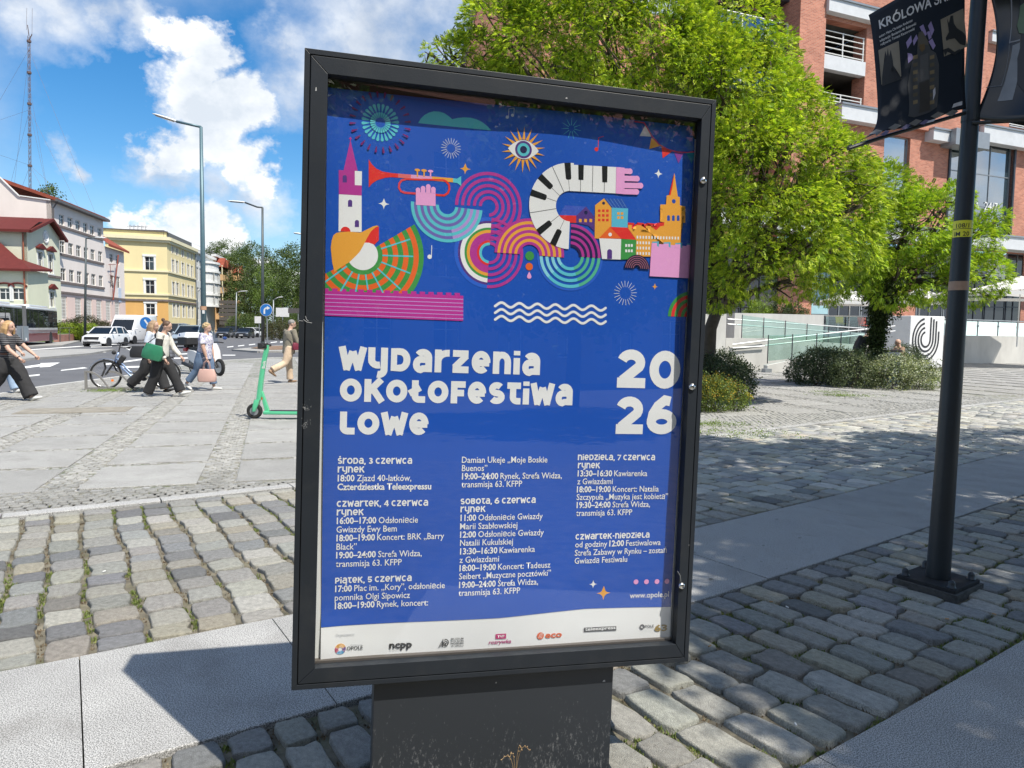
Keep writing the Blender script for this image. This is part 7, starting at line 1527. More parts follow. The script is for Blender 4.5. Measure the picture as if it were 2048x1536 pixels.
# white bay-fronted house -----------------------------------------------------
def strtpt(x): k = (x-1024)/1440.; t = (k*112+53.36)/(-.1805-k*.9836); return Vector((-53.36-.1805*t, 112+.9836*t, 0)), t
def street_house(name, label, x0, x1, ytop_at_x0, m, storeys, wx, wr, extra=None, top=None):
    p0, _ = strtpt(x0); F_ = Fac((p0.x, p0.y), SD); t = F_.root(name, label, 'building'); a1_ = F_.px(x1, 600)[0]; zt_ = F_.px(x0+3, ytop_at_x0)[1]; xs = [F_.px(x, 600)[0] for x in wx]
    Hh = [(c-.7, c+.7, F_.px(wr[0], b)[1], F_.px(wr[0], t__)[1]) for t__, b in wr[1] for c in xs]
    mb = MB(); wallgrid(mb, 0.01, a1_, -.3, zt_, Hh, 0, .4); mb.obj('wall', m, t)
    for h in Hh: window(t, h[0], h[2], h[1]-h[0], h[3]-h[2], 'cross')
    mb = MB(); mb.box(0, a1_+.1, -.5, .4, zt_+.002, zt_+.45); mb.obj('cornice', m_yelt if 'yellow' in m.name else m_white, t); mb = MB(); mb.add([(0, -.4, zt_+.45), (a1_, -.4, zt_+.45), (a1_, 5, zt_+3), (0, 5, zt_+3)], [(0, 1, 2, 3)]); mb.obj('roof', m_gutter, t); return t, F_, a1_, zt_
m_wpl = plaster('white_plaster', (.62, .63, .62)); m_opl = plaster('apricot_plaster', (.64, .42, .22))
wh, FWh, aw, zw = street_house('white_house', 'white house with a curved bay front between the yellow and the balconied houses', 391, 429, 507, m_wpl, 4, (396, 402), (396, [(520, 532), (535, 562), (575, 603), (615, 640)]))
mb = MB(); b0_ = FWh.px(411, 600)[0]; b1_ = FWh.px(428, 600)[0]; bc = (b0_+b1_)/2; br = (b1_-b0_)/2; zb0_ = FWh.px(420, 612)[1]; zb1_ = FWh.px(420, 528)[1]
mb.loft([[(bc+br*cos(pi*k/10), -1.6*sin(pi*k/10), z) for k in range(11)]+[(bc-br, .1, z), (bc+br, .1, z)] for z in (zb0_, zb1_)]); mb.obj('bay', m_wpl, wh)
for yy in (612, 590, 566, 545, 528):
    z = FWh.px(420, yy)[1]; mb = MB(); mb.loft([[(bc+(br+.25)*cos(pi*k/10), -1.85*sin(pi*k/10)-.003, z+dz) for k in range(11)]+[(bc-br-.2, -.003, z+dz), (bc+br+.2, -.003, z+dz)] for dz in (-.2, .2)]); mb.obj('bay_moulding', m_white, wh)
for yt_, yb_ in ((548, 563), (570, 586), (594, 608)):
    for k in (3, 5, 7):
        a = pi*k/10; z0_, z1_ = FWh.px(420, yb_)[1], FWh.px(420, yt_)[1]; o = window(wh, 0, 0, 1.0, z1_-z0_, 'double'); o.location = (bc+br*1.01*cos(a)-.5*sin(a)-0, -1.62*sin(a)-.05, z0_); o.rotation_euler = (0, 0, 0)
bh, FBh, ab, zb_ = street_house('balcony_house', 'apricot house with stacked balconies and small gabled dormers beside the dark trees', 429.5, 476, 515, m_opl, 4, (451, 456.5, 461), (455, [(541, 560), (575, 590), (601, 614), (622, 640)]))
for (xa_, xb_) in ((431, 448), (465, 477)):
    a0_, a1_ = FBh.px(xa_, 600)[0], FBh.px(xb_, 600)[0]
    for y_ in (562, 587, 612, 638):
        z = FBh.px((xa_+xb_)/2, y_)[1]; q = MB(); q.box(a0_, a1_, -1.5, -.003, z-.1, z+.12); q.box(a0_, a1_, -1.5, -1.4, z+.125, z+1.05); q.box(a0_, a0_+.1, -1.39, -.003, z+.125, z+1.05); q.obj('balcony', m_opl, bh)
        q = MB(); q.box((a0_+a1_)/2-1.6, (a0_+a1_)/2+1.6, -.05, -.005, z+.2, z+2.4); q.obj('balcony_door', m_win, bh)
        for aa in (a0_+.15, a1_-.15): q = MB(); q.tube([(aa, -1.3, z+.12), (aa, -1.3, z+2.9)], .12, 6); q.obj('balcony_post', m_yelt, bh)
    for k in range(2 if xa_ == 431 else 1):
        q = MB(); w_ = (a1_-a0_)/(2 if xa_ == 431 else 1); x_ = a0_+w_*k; z = FBh.px(440, 537)[1]; q.add([(x_, -1.6, z), (x_+w_, -1.6, z), (x_+w_/2, -1.6, z+1.9), (x_, 0, z), (x_+w_, 0, z), (x_+w_/2, 0, z+1.9)], [(0, 1, 2), (0, 2, 5, 3), (1, 4, 5, 2)]); q.obj('gabled_canopy', m_tile, bh)
for (x, y, d) in ((434, 580, 139), (475, 586, 158), (440, 612, 139)): p = D(x, y, d)-FBh.O; a, b = p.dot(FBh.e), p.dot(FBh.n); q = MB(); q.wheel((a, -2.2, p.z), (.3, -1, .2), [(0, .1), (.1, .7), (.16, .95), (.17, .90), (.11, .6), (.03, .05)], 18); q.obj('satellite_dish', m_white, bh)
# green-cream house with gable, nearest on the left -----------------------------
Y0 = 67.0; k0 = (61-1024)/1440.; O0 = (k0*Y0, Y0); FGs = Fac(O0, SD); FGc = Fac(O0, Vector((.9836, .1805, 0)))
gc_ = FGs.root('cream_house', 'pale green-cream gabled house with red roofs and pedimented windows behind the bus', 'building')
m_crm = plaster('green_cream_plaster', (.66, .67, .52)); gz_ = lambda x, y: FGs.px(*zx(x, y)); ez_ = lambda x, y, d=0: FGc.px(*zx(x, y), d)
RB = Matrix.Rotation(FGc.rz-FGs.rz, 4, 'Z')
def endw(mb, name, m): o = mb.obj(name, m, gc_); o.matrix_basis = RB; return o
aB = gz_(395, 600)[0]; zpk = gz_(312, 368)[1]; zer = gz_(395, 482)[1]; apk = gz_(312, 400)[0]; zel = zer
wins = [(gz_(x, y)[0]-.5, gz_(x, y)[0]+.5, gz_(x, yb__)[1], gz_(x, yt__)[1]) for x, y, yt__, yb__ in ((265, 640, 575, 708), (333, 650, 590, 718), (275, 880, 830, 935), (342, 880, 838, 940))]
zl = zer-.25
mb = MB(); wallgrid(mb, 0, aB, -.3, zl, wins, 0, .4); mb.obj('wall', m_crm, gc_)
mb = MB(); mb.prism([(0, zl+.002), (aB, zl+.002), (aB, zer), (apk, zpk), (0, zel)], 0, .4, lambda x, z, y: (x, y, z)); mb.obj('gable', m_crm, gc_)
for h in wins:
    window(gc_, h[0], h[2], h[1]-h[0], h[3]-h[2], 'tee', trim=(m_white, .14)); c_ = (h[0]+h[1])/2; z = h[3]+.28; q = MB(); q.add([(c_-.85, -.3, z), (c_+.85, -.3, z), (c_+.85, -.3, z+.12), (c_, -.3, z+.5), (c_-.85, -.3, z+.12), (c_-.85, 0, z), (c_+.85, 0, z), (c_+.85, 0, z+.12), (c_, 0, z+.5), (c_-.85, 0, z+.12)], [(0, 1, 2, 3, 4), (4, 3, 8, 9), (3, 2, 7, 8), (0, 1, 6, 5), (0, 4, 9, 5), (1, 6, 7, 2)]); q.obj('pediment', m_sheet, gc_)
c = gz_(300, 475); q = MB(); q.wheel((c[0], 0.02, c[1]), (0, -1, 0), [(0, .62), (.1, .62), (.12, .5), (.06, .45)], 20); q.obj('roundel', m_white, gc_); q = MB(); q.wheel((c[0], -.06, c[1]), (0, -1, 0), [(0, .34), (.02, .34)], 16); q.obj('round_window', m_white, gc_)
mb = MB(); z = gz_(200, 712)[1]; mb.box(-.05, aB, -.12, -.003, z-.12, z+.1); mb.obj('string_course', m_string, gc_)
mb = MB()
for (p, q_) in (((apk, zpk+.1), (aB+.55, zer-.3)), ((apk, zpk+.1), (-.55, zel-.3))): mb.beam((p[0], -.5, p[1]), (q_[0], -.5, q_[1]), .25, .25); mb.add([(p[0], -.6, p[1]+.1), (q_[0], -.6, q_[1]+.1), (q_[0], 7, q_[1]+.1), (p[0], 7, p[1]+.1)], [(0, 1, 2, 3)])
mb.obj('roof', m_sheet, gc_)
# end wall towards the square and its roof
aZ = ez_(-80, 600)[0]; ze = ez_(100, 428)[1]; zr1 = ez_(100, 345)[1]
mb = MB(); mb.box(aZ, -.003, 0, .4, -.3, ze); endw(mb, 'end_wall', m_crm)
mb = MB(); mb.add([(aZ-1, -.6, ze), (.5, -.6, ze), (.4, 2.6, zr1+.35), (aZ-1, 2.6, zr1+.35), (aZ-1, -.6, ze-.25), (.5, -.6, ze-.25)], [(0, 1, 2, 3), (0, 1, 5, 4)]); endw(mb, 'end_roof', m_sheet)
# lower wing in front
dW = -4.0; aQ = ez_(180, 700, dW)[0]; aW = ez_(-80, 700, dW)[0]; zq = ez_(60, 690, dW)[1]
w2 = [(ez_(x, 850, dW)[0]-.5, ez_(x, 850, dW)[0]+.5, ez_(x, 892, dW)[1], ez_(x, 812, dW)[1]) for x in (35, 120)]
mb = MB(); wallgrid(mb, aW, aQ, -.3, zq, w2, dW, dW+.4); mb.box(aQ-.4, aQ-.001, dW+.4, 0, -.3, zq-.001); endw(mb, 'front_wing_wall', m_crm)
for h in w2:
    w_ = window(gc_, 0, 0, h[1]-h[0], h[3]-h[2], 'tee'); w_.matrix_basis = RB @ Matrix.Translation((h[0], dW+.12, h[2])); q = MB(); q.tube([((h[0]+h[1])/2+.72*cos(a), dW-.06, h[3]+.10+.32*sin(a)) for a in [pi*k/8 for k in range(9)]], .08, 6); endw(q, 'arch_hood', m_sheet)
    q = MB(); q.box(h[0]-.16, h[0], dW-.05, dW+.05, h[2]-.1, h[3]+.2); q.box(h[1], h[1]+.16, dW-.05, dW+.05, h[2]-.1, h[3]+.2); q.parts('window_surround', m_white, gc_, RB)
mb = MB(); mb.add([(aW-1, dW-.5, zq+.05), (aQ+.45, dW-.5, zq+.05), (aQ+.4, 0, zq+.35), (aQ-6.0, 0, zq+2.5), (aW-1, 0, zq+2.9), (aW-1, dW-.5, zq-.15), (aQ+.45, dW-.5, zq-.15), (aQ+.4, 0, zq+.15)], [(0, 1, 2, 3, 4), (0, 1, 6, 5), (1, 2, 7, 6)]); endw(mb, 'front_wing_roof', m_sheet)
mcp = mat('copper_pipe', (.30, .10, .05), .5)
mb = MB(); mb.tube([(-.25, -.15, ze-.3), (-.25, -.15, 0)], .07, 8); endw(mb, 'drainpipe', mcp); mb = MB(); mb.tube([(aQ-.2, dW-.15, zq), (aQ-.2, dW-.15, 0)], .07, 8); endw(mb, 'drainpipe', mcp)
# far pavements and verges in front of the houses
def pavepoly(name, P_, z=.0, m=None): mb = MB(); mb.prism([(p.x, p.y) for p in P_], -.3, z); return tag(mb.obj(name, m or m_pave), kind='structure')
pv = [G(-120, 700), G(125, 690), G(170, 679), G(250, 673), G(385, 668), G(478, 662)]
pavepoly('pavement', pv+[p+Vector((-18, 3, 0)) for p in reversed(pv)])
vb = MB(); r_ = random.Random(3)
p0, p1 = G(118, 684), G(168, 679); lw = thing('garden_wall', 'low reddish brick wall with lawn on top in front of the pink house', 'wall', (p0.x, p0.y, 0), math.atan2(p1.y-p0.y, p1.x-p0.x)); L_ = (p1-p0).length
q = MB(); q.box(0, L_, 0, .4, 0, .62); q.obj('wall', brickmat('low_wall_brick', (.36, .15, .11), (.28, .11, .08), (.3, .24, .2)), lw); q = MB(); q.box(-.05, L_+.05, .402, 5, 0, .7); q.obj('lawn_bed', mat('lawn', (.10, .17, .03), .95, var=.3, scale=2, bump=2, bscale=20), lw)
q = MB(); [q.tube([(L_*k/3, -.1, 0), (L_*k/3, -.1, 1.2)], .03, 6) for k in range(4)]; q.tube([(0, -.1, 1.2), (L_, -.1, 1.2)], .03, 6); q.obj('railing', m_gutter, lw)
p = D(172, 655, 70); shrub('rounded_shrub', 'dark purple-green rounded shrub in front of the pink house', [(p.x, p.y, .9, 1.5), (p.x-1.6, p.y-.2, .7, 1.2), (p.x+1.4, p.y, .8, 1.1)], 60, 2.2, [(.10, .08, .05), (.07, .08, .035), (.06, .07, .03)], 71)
p = D(135, 655, 69); shrub('clipped_hedge', 'bright lime clipped hedge left of the purple-green shrub', [(p.x+k*.9, p.y-.3*k, .85, .75) for k in range(-2, 4)], 70, 1.8, [(.30, .38, .04), (.22, .32, .04)], 72, cat='hedge')
# trees at the end of the street and beyond
cl3 = [clumpt(7, .30, 20+i) for i in range(4)]; FAR = [(.075, .115, .03), (.055, .09, .025), (.095, .14, .035), (.12, .17, .045)]; FARB = [(.13, .20, .04), (.10, .165, .035), (.16, .23, .05)]
m_leafd = m_leaf
def bt(name, label, spec, base, cols, seed, dens=3.2, s=1.0, grp='trees beyond the road junction'):
    bl = [B(*q) for q in spec]; b = D(base[0], 700, base[1]); b.z = 0; cz_ = min(q[2] for q in bl)
    return build_tree(name, label, 'tree', [b, (b.x+.2, b.y, cz_*.5), (b.x+.1, b.y, cz_)], [.35, .28, .22], bl, cl3, dens, s, cols, seed, group=grp, twigs=1, holes=.55, updown=.85, inner=.5, fs=.35)
bt('tall_tree', 'tallest dark tree behind the slim street lamp', [(505, 530, 150, 4.5), (490, 560, 148, 5.0), (520, 560, 150, 4.5), (475, 545, 152, 4.0), (510, 600, 146, 5.0), (485, 610, 148, 5), (530, 620, 146, 4.5), (512, 508, 150, 2.6), (495, 640, 145, 4), (535, 590, 150, 3.5), (470, 590, 152, 4)], (500, 148), FAR, 81)
bt('tall_tree', 'dark tree rising over the roofs left of the tallest tree', [(445, 525, 175, 5), (462, 520, 175, 5), (430, 525, 176, 3.5), (480, 530, 172, 4), (455, 560, 172, 6), (476, 560, 168, 6), (470, 600, 165, 6)], (452, 175), FAR, 82)
bt('tall_tree', 'lighter green tree right of the tallest tree', [(548, 590, 140, 4.5), (575, 585, 138, 4.0), (560, 610, 136, 4.5), (590, 610, 136, 4), (545, 560, 142, 3.5), (565, 575, 140, 3.5), (580, 625, 134, 3)], (565, 138), FARB, 83)
bt('tall_tree', 'dark tree with gappy crown just left of the display case edge', [(575, 535, 128, 3.4), (598, 530, 128, 3.8), (590, 555, 126, 3.4), (565, 525, 129, 2.2), (605, 580, 125, 4), (640, 560, 125, 5)], (600, 127), FAR, 84)
bt('tall_tree', 'distant tree hidden mostly behind the display case', [(680, 560, 150, 8), (760, 570, 150, 8), (880, 560, 150, 9), (1000, 570, 155, 9), (1120, 590, 150, 8)], (800, 150), FAR, 85)
bt('roof_top_tree', 'small dark tree tip showing above the ridge of the pink house', [(103, 393, 100, 1.5), (97, 388, 100, 1.0), (108, 400, 100, 1.2)], (103, 100), FAR, 86, grp=None)
for i, (sp, lab) in enumerate(((((480, 655, 120, 2.3), (500, 652, 118, 2.3), (520, 656, 116, 2.0)), 'dark green shrub beyond the black cars'), (((560, 660, 90, 1.6), (590, 662, 88, 1.6), (620, 662, 86, 1.7), (545, 662, 92, 1.3)), 'reddish-green hedge behind the man in the beige trousers'), (((600, 648, 110, 2.2), (580, 645, 112, 2.0)), 'lighter green bush between the signs far behind the man'))):
    bl = [B(*q) for q in sp]; shrub('roadside_shrub', lab, [(x, y, z-.3, r__) for x, y, z, r__ in bl], 22, 3.2, FAR if i != 1 else [(.10, .09, .04), (.08, .10, .04), (.07, .06, .03)], 90+i, group='shrubs beyond the junction')
# far pale house and white canopies behind the junction
FZ2 = Fac((D(570, 660, 150).x, 150), Vector((1, .1, 0))); fh = FZ2.root('far_house', 'pale cream house partly hidden by the trees at the far end', 'building'); q = MB(); q.box(FZ2.px(585, 600)[0], FZ2.px(585, 600)[0]+14, 0, 8, -.3, 8.5); q.obj('wall', m_yelt, fh); q = MB(); a = FZ2.px(585, 600)[0]; q.prism([(a-.5, 8.5), (a+14.5, 8.5), (a+7, 13)], -.3, 8.3, lambda x, z, y: (x, y, z)); q.obj('roof', m_tile, fh)
for x in (587, 594, 600): a = FZ2.px(x, 640)[0]; window(fh, a, 2.5, 1.0, 1.6, 'double', y=-.02)
for (x, y, d, w, h, lab, m) in ((518, 640, 100, 1.2, 1.0, 'white direction sign on a pole near the far shrubs', m_white), (565, 625, 100, 1.8, 1.3, 'pale information sign among the trees right of the arrow sign', m_white), (596, 622, 95, 2.6, .7, 'dark hanging sign on a lamp left of the display case', m_gutter), (455, 625, 130, 3.0, 4.5, 'dark direction board in front of the balconied house', m_gutter)):
    p = D(x, y, d); t = thing('direction_sign', lab, 'sign', (p.x, p.y, 0)); q = MB(); q.tube([(0, .05, 0), (0, .05, p.z+h/2)], .06, 6); q.obj('post', m_alu, t); q = MB(); n_ = 6 if h > 3 else 1
    for k in range(n_): q.box(-w/2, w/2, -.03, .03, p.z-h/2+h*k/n_+.05, p.z-h/2+h*(k+1)/n_-.08*(n_ > 1))
    q.obj('board', m, t)
# ================================================================== VEHICLES
m_tyre = mat('tyre', (.018, .018, .018), .85); m_rim = mat('rim', (.45, .46, .47), .35, .8); m_glass = glassmat('car_glass', refl=.015, thru=0, body=(.012, .015, .018), rough=.02)
m_blkp = mat('black_plastic', (.02, .02, .022), .6); m_hl = mat('headlamp', (.65, .67, .70), .1, .4, coat=1); m_red = mat('tail_lamp_red', (.4, .02, .02), .25, coat=1); m_plate = mat('number_plate', (.70, .71, .72), .5)
def paint(name, c, met=0.0): return mat(name, c, .32, met, var=.03, coat=.8, dirt=.06, dscale=3)
def wheel(parent, x, y, r_, w, side, rimm=None):
    q = MB(); s = side; q.wheel((x, y, r_), (0, s, 0), [(-w/2, r_*.6), (-w/2, r_*.93), (-w*.3, r_), (w*.3, r_), (w/2, r_*.93), (w/2, r_*.66), (w*.42, r_*.62)], 22); o = q.obj('wheel', m_tyre, parent, angle=radians(35))
    q = MB(); q.wheel((x, y, r_), (0, s, 0), [(w*.2, r_*.62), (w*.46, r_*.62), (w*.40, r_*.52), (w*.34, r_*.14), (w*.42, r_*.10)], 18); 
    rm_ = q.obj('rim', rimm or m_rim, o, angle=radians(35)); return o
def rrect(y, z0_, z1_, k=.12, top=1.0, n=3):
    """cross-section ring at constant x: half-width y, rounded, narrowed at the top"""
    P_ = []; yt = y*top
    for (cy_, cz_, a0, hw) in ((1, 1, 0, yt), (-1, 1, 90, yt), (-1, 0, 180, y), (1, 0, 270, y)):
        for i in range(n+1):
            a = radians(a0+90*i/n); P_.append((cy_*(hw-k)+k*cos(a), (z1_-k if cz_ else z0_+k)+k*sin(a)))
    return P_
def car(name, label, pos, heading, L, Wd, prof, cab, m, wheels, wr=.32, group=None, cat='car', grille=True, rail=False, plate=True):
    """prof: (x, zlow, ztop, halfwidth factor); cab: (x, zroof, w) from rear to front over belt"""
    t = thing(name, label, cat, (pos[0], pos[1], -.10), math.atan2(heading[1], heading[0]), group=group); W2 = Wd/2
    q = MB(); q.loft([[(x, y, z) for y, z in rrect(W2*w, z0_, z1_, min(.10, (z1_-z0_)*.3), .94)] for x, z0_, z1_, w in prof]); q.obj('body', m, t, angle=radians(38))
    belt = cab['belt']; rf = cab['roof']; x0, x1, x2, x3 = cab['x']         # rear base, rear roof, front roof, front base
    wt = cab.get('wt', .80); g = []
    B_ = [(x0, -W2*.92, belt), (x3, -W2*.90, belt-.0), (x3, W2*.90, belt), (x0, W2*.92, belt)]; T_ = [(x1, -W2*wt, rf), (x2, -W2*wt*.97, rf), (x2, W2*wt*.97, rf), (x1, W2*wt, rf)]
    q = MB(); q.add(B_+T_, [(3, 2, 1, 0), (4, 5, 6, 7), (0, 1, 5, 4), (1, 2, 6, 5), (2, 3, 7, 6), (3, 0, 4, 7)]); q.obj('window_band', m_glass, t)
    q = MB(); e = .012
    q.loft([[(x, y, z) for y, z in rrect(W2*wt*ww+.02, rf-.02, rf+hh, .02, .9)] for x, ww, hh in ((x1-.05, .97, .035), ((x1*2+x2)/3, 1, .07), ((x1+x2*2)/3, 1, .07), (x2+.05, .96, .035))]); q.obj('roof', m, t, angle=radians(40))
    for s in (-1, 1):
        q = MB(); pil = [((x3-.03, s*W2*.905, belt), (x2+.02, s*W2*wt*.975, rf))]+[((x0+.03, s*W2*.925, belt), (x1, s*(W2*wt+.005), rf))]+[((xm, s*W2*.925, belt), (xm+dx, s*(W2*wt+.008), rf)) for xm, dx in cab['pillars']]
        for a, b in pil: q.beam(a, b, .07, .05)
        q.parts('pillar', m, t)
        xm = cab['x'][3]-.35; q = MB(); q.ball((xm, s*(W2+.10), belt+.08), (.07, .11, .075), 10, 6); q.obj('wing_mirror', m, t, smooth=True)
        for xw in wheels: wheel(t, xw, s*(W2-.11), wr, .21, s)
        for xw in wheels: q = MB(); q.tube([(xw, s*(W2-.20), wr), (xw, s*(W2+.004), wr)], wr*1.14, 22); q.obj('wheel_arch', m_blkp, t)
        hx, hz_, hh, hw_ = cab['hl']; q = MB(); q.loft([[(hx-.25, s*(W2*.93), hz_-hh*.4), (hx-.25, s*(W2*.95), hz_+hh*.6), (hx-.25, s*(W2*.80), hz_+hh*.6), (hx-.25, s*(W2*.80), hz_-hh*.4)], [(hx+.03, s*(W2*.86), hz_-hh*.5), (hx+.03, s*(W2*.86), hz_+hh*.35), (hx+.06, s*(W2*.86-hw_), hz_+hh*.2), (hx+.06, s*(W2*.86-hw_), hz_-hh*.45)]]); q.obj('headlight', m_hl, t)
        for xm2 in (cab['pillars'][0][0] if cab['pillars'] else 0,): q = MB(); q.box(xm2-.25, xm2-.05, *sorted((s*(W2*.955), s*(W2*.955+.03))), belt-.14, belt-.10); q.obj('door_handle', m_blkp, t)
    fx = prof[-1][0]
    if grille: q = MB(); q.loft([[(fx-.06, y*W2*.62, z) for y, z in ((-1, .52), (1, .52), (1.0, .72), (-1.0, .72))], [(fx+.03, y*W2*.58, z) for y, z in ((-1, .54), (1, .54), (1.0, .70), (-1.0, .70))]]); q.obj('grille', m_blkp, t); q = MB(); q.box(fx-.06, fx+.025, -W2*.7, W2*.7, .24, .36); q.obj('lower_grille', m_blkp, t)
    if plate: q = MB(); q.box(fx+.02, fx+.045, -.26, .26, .40, .51); q.obj('number_plate', m_plate, t)
    if rail:
        for s in (-1, 1): q = MB(); q.tube([(x1, s*W2*wt*.9, rf+.10), (x2-.1, s*W2*wt*.9, rf+.10)], .02, 6); q.obj('roof_rail', m_alu, t)
    return t
def hatchprof(L, h): f = L/2; return [(-f, .45, .72, .80), (-f+.10, .28, .88, .93), (-f+.7, .22, h, 1), (0, .2, h, 1), (f-1.25, .2, h-.02, 1), (f-.7, .2, h-.10, .985), (f-.25, .22, h-.20, .94), (f-.04, .28, h-.30, .86), (f, .35, h-.42, .80)]
def hatchcab(L, belt, roof, x=(-1.9, -1.35, .25, 1.05), p=((-.15, .02), (-1.15, .1))): return dict(belt=belt, roof=roof, x=x, pillars=p, hl=(L/2-.18, .68, .16, .34))
hd = (-SD.x, -SD.y)
def at(px, Y): return ((px-1024)/1440*Y*1.0, Y)
car('parked_car', 'white hatchback facing the viewer in front of the white van', at(212, 55), (.05, -1), 4.2, 1.75, hatchprof(4.2, .98), hatchcab(4.2, .95, 1.43), paint('white_paint', (.72, .73, .74)), (-1.28, 1.28), cat='car')
van = car('delivery_van', 'tall white delivery van with a red stripe under the windscreen behind the white hatchback', at(266, 64), (.05, -1), 5.6, 2.05, [(-2.8, .4, 2.40, .93), (-2.6, .3, 2.5, 1), (1.2, .28, 2.5, 1), (1.62, .28, 1.75, 1), (2.05, .28, 1.18, .99), (2.5, .3, 1.05, .95), (2.75, .35, .92, .86), (2.8, .4, .75, .82)], dict(belt=1.2, roof=2.18, x=(.75, .8, 1.36, 2.12), wt=.88, pillars=((1.0, .0),), hl=(2.55, .86, .30, .36)), paint('white_paint', (.72, .73, .74)), (-1.7, 1.85), wr=.34, cat='van')
q = MB(); q.box(2.40, 2.54, -.62, .1, 1.055, 1.12); q.obj('red_stripe', mat('red_lettering', (.6, .05, .04), .5), van); q = MB(); q.box(2.62, 2.83, -.93, .93, .36, .62); q.obj('bumper', m_blkp, van)
car('parked_car', 'dark grey people carrier between the walking women and the silver estate car', at(346, 66), (.12, -1), 4.6, 1.85, hatchprof(4.6, 1.1), hatchcab(4.6, 1.08, 1.78, (-2.1, -1.8, .6, 1.45)), paint('grey_paint', (.13, .13, .135)), (-1.4, 1.4), wr=.34)
car('parked_car', 'silver-blue estate car with roof rails behind the older woman', at(383, 54), (.10, -1), 4.5, 1.84, hatchprof(4.5, 1.06), hatchcab(4.5, 1.03, 1.62, (-2.1, -1.7, .35, 1.15)), paint('silver_blue_paint', (.34, .41, .46), .3), (-1.36, 1.36), wr=.34, rail=True)
bp_ = paint('black_paint', (.014, .017, .025))
car('distant_car', 'black car nearest the older woman in the far queue', at(449, 103), (.18, -1), 4.5, 1.8, hatchprof(4.5, .95), hatchcab(4.5, .93, 1.43), bp_, (-1.35, 1.35), group='dark cars waiting at the junction')
car('distant_car', 'dark car behind the first black car of the queue', at(463, 114), (.18, -1), 4.6, 1.85, hatchprof(4.6, 1.1), hatchcab(4.6, 1.08, 1.66), bp_, (-1.35, 1.35), group='dark cars waiting at the junction')
car('distant_car', 'black saloon with a roof sign, rightmost of the dark cars', at(490, 102), (.12, -1), 4.6, 1.8, hatchprof(4.6, .95), hatchcab(4.6, .93, 1.42), bp_, (-1.35, 1.35), group='dark cars waiting at the junction')
car('distant_car', 'white car half hidden behind the rightmost black car', at(510, 112), (.9, -.4), 4.3, 1.8, hatchprof(4.3, .98), hatchcab(4.3, .95, 1.45), paint('white_paint', (.72, .73, .74)), (-1.3, 1.3))
# articulated bus
bd = Vector((.37, -.93)).normalized(); rear = Vector((-.6305*59, 59)); bus = thing('city_bus', 'articulated city bus with dark windows, white stripe and maroon skirt', 'bus', (rear.x, rear.y, -.10), math.atan2(bd.y, bd.x))
m_mar = paint('maroon_paint', (.20, .018, .03)); m_bw = paint('bus_white', (.68, .68, .68))
for (x0, x1) in ((0, 9.6), (10.9, 19)):
    q = MB(); q.box(x0, x1, -2.55, 0, .32, .95); bevel(q.obj('skirt', m_mar, bus), .04); q = MB(); q.box(x0, x1, -2.55, 0, .953, 1.33); q.obj('stripe_panel', m_bw, bus); q = MB(); q.box(x0+.003, x1-.003, -2.545, -.005, 1.333, 2.62); q.obj('window_band', m_glass, bus); q = MB(); q.box(x0, x1, -2.5, -.0, 2.623, 2.80); bevel(q.obj('roof', m_bw, bus), .06)
    q = MB(); q.box(x0+1.2, x1-2.5, -2.1, -.4, 2.803, 3.02); bevel(q.obj('roof_unit', m_bw, bus), .06)
    for k in range(1, 6): q = MB(); xx = x0+(x1-x0)*k/6; q.box(xx-.03, xx+.03, .001, .012, 1.36, 2.60); q.obj('window_mullion', m_blkp, bus)
    for z in (1.02, 1.12): q = MB(); q.box(x0, x1, .002, .014, z, z+.035); q.obj('red_line', m_mar, bus)
q = MB(); q.box(-.03, -.001, -2.5, -.03, .5, 2.75); q.obj('rear_panel', m_bw, bus)
for k in range(9): q = MB(); xx = 9.62+k*.145; q.box(xx, xx+.10, -2.45, -.05, .4, 2.85); q.box(xx+.10, xx+.145, -2.35, -.12, .42, 2.80); q.obj('bellows_fold', mat('bellows_grey', (.15, .15, .15), .8), bus)
for xw in (2.55, 13.2, 17.2): wheel(bus, xw, -.14, .47, .28, 1, mat('bus_rim', (.6, .58, .54), .5)); q = MB(); q.tube([(xw, -.3, .47), (xw, .006, .47)], .56, 22); q.obj('wheel_arch', m_blkp, bus); wheel(bus, xw, -2.4, .47, .28, -1)
# ------------------------------------------------------------------ motor scooter
ms = thing('motor_scooter', 'white and black motor scooter with a big white-lidded top case, parked behind the older woman', 'scooter', ((412-1024)/1440*22.3, 22.3, 0), radians(-36)); m_ws = paint('scooter_white', (.74, .75, .76)); L_ = .73
for x in (-L_, L_-.02):
    q = MB(); q.wheel((x, 0, .26), (0, 1, 0), [(-.04, .16), (-.045, .22), (-.02, .26), (.02, .26), (.045, .22), (.04, .16)], 22); w_ = q.obj('wheel', m_tyre, ms, angle=radians(35)); q = MB(); q.wheel((x, 0, .26), (0, 1, 0), [(-.05, .175), (-.03, .04), (.03, .04), (.05, .175)], 16); q.obj('rim', m_rim, w_)
q = MB(); q.loft([[(x, y*w, z) for y, z in ((-1, z0_), (-1, z1_-.05), (-.5, z1_), (.5, z1_), (1, z1_-.05), (1, z0_))] for x, w, z0_, z1_ in ((-.98, .06, .62, .76), (-.8, .15, .48, .80), (-.4, .19, .34, .78), (.0, .18, .28, .66), (.15, .18, .24, .34), (.42, .17, .24, .34))]); q.obj('body', m_ws, ms, angle=radians(40))
q = MB(); q.loft([[(x, y*w, z) for y, z in ((-1, z0_), (-1, z1_), (1, z1_), (1, z0_))] for x, w, z0_, z1_ in ((-.75, .13, .78, .84), (-.4, .17, .77, .86), (0, .14, .70, .80))]); q.obj('seat', m_blkp, ms, angle=radians(40))
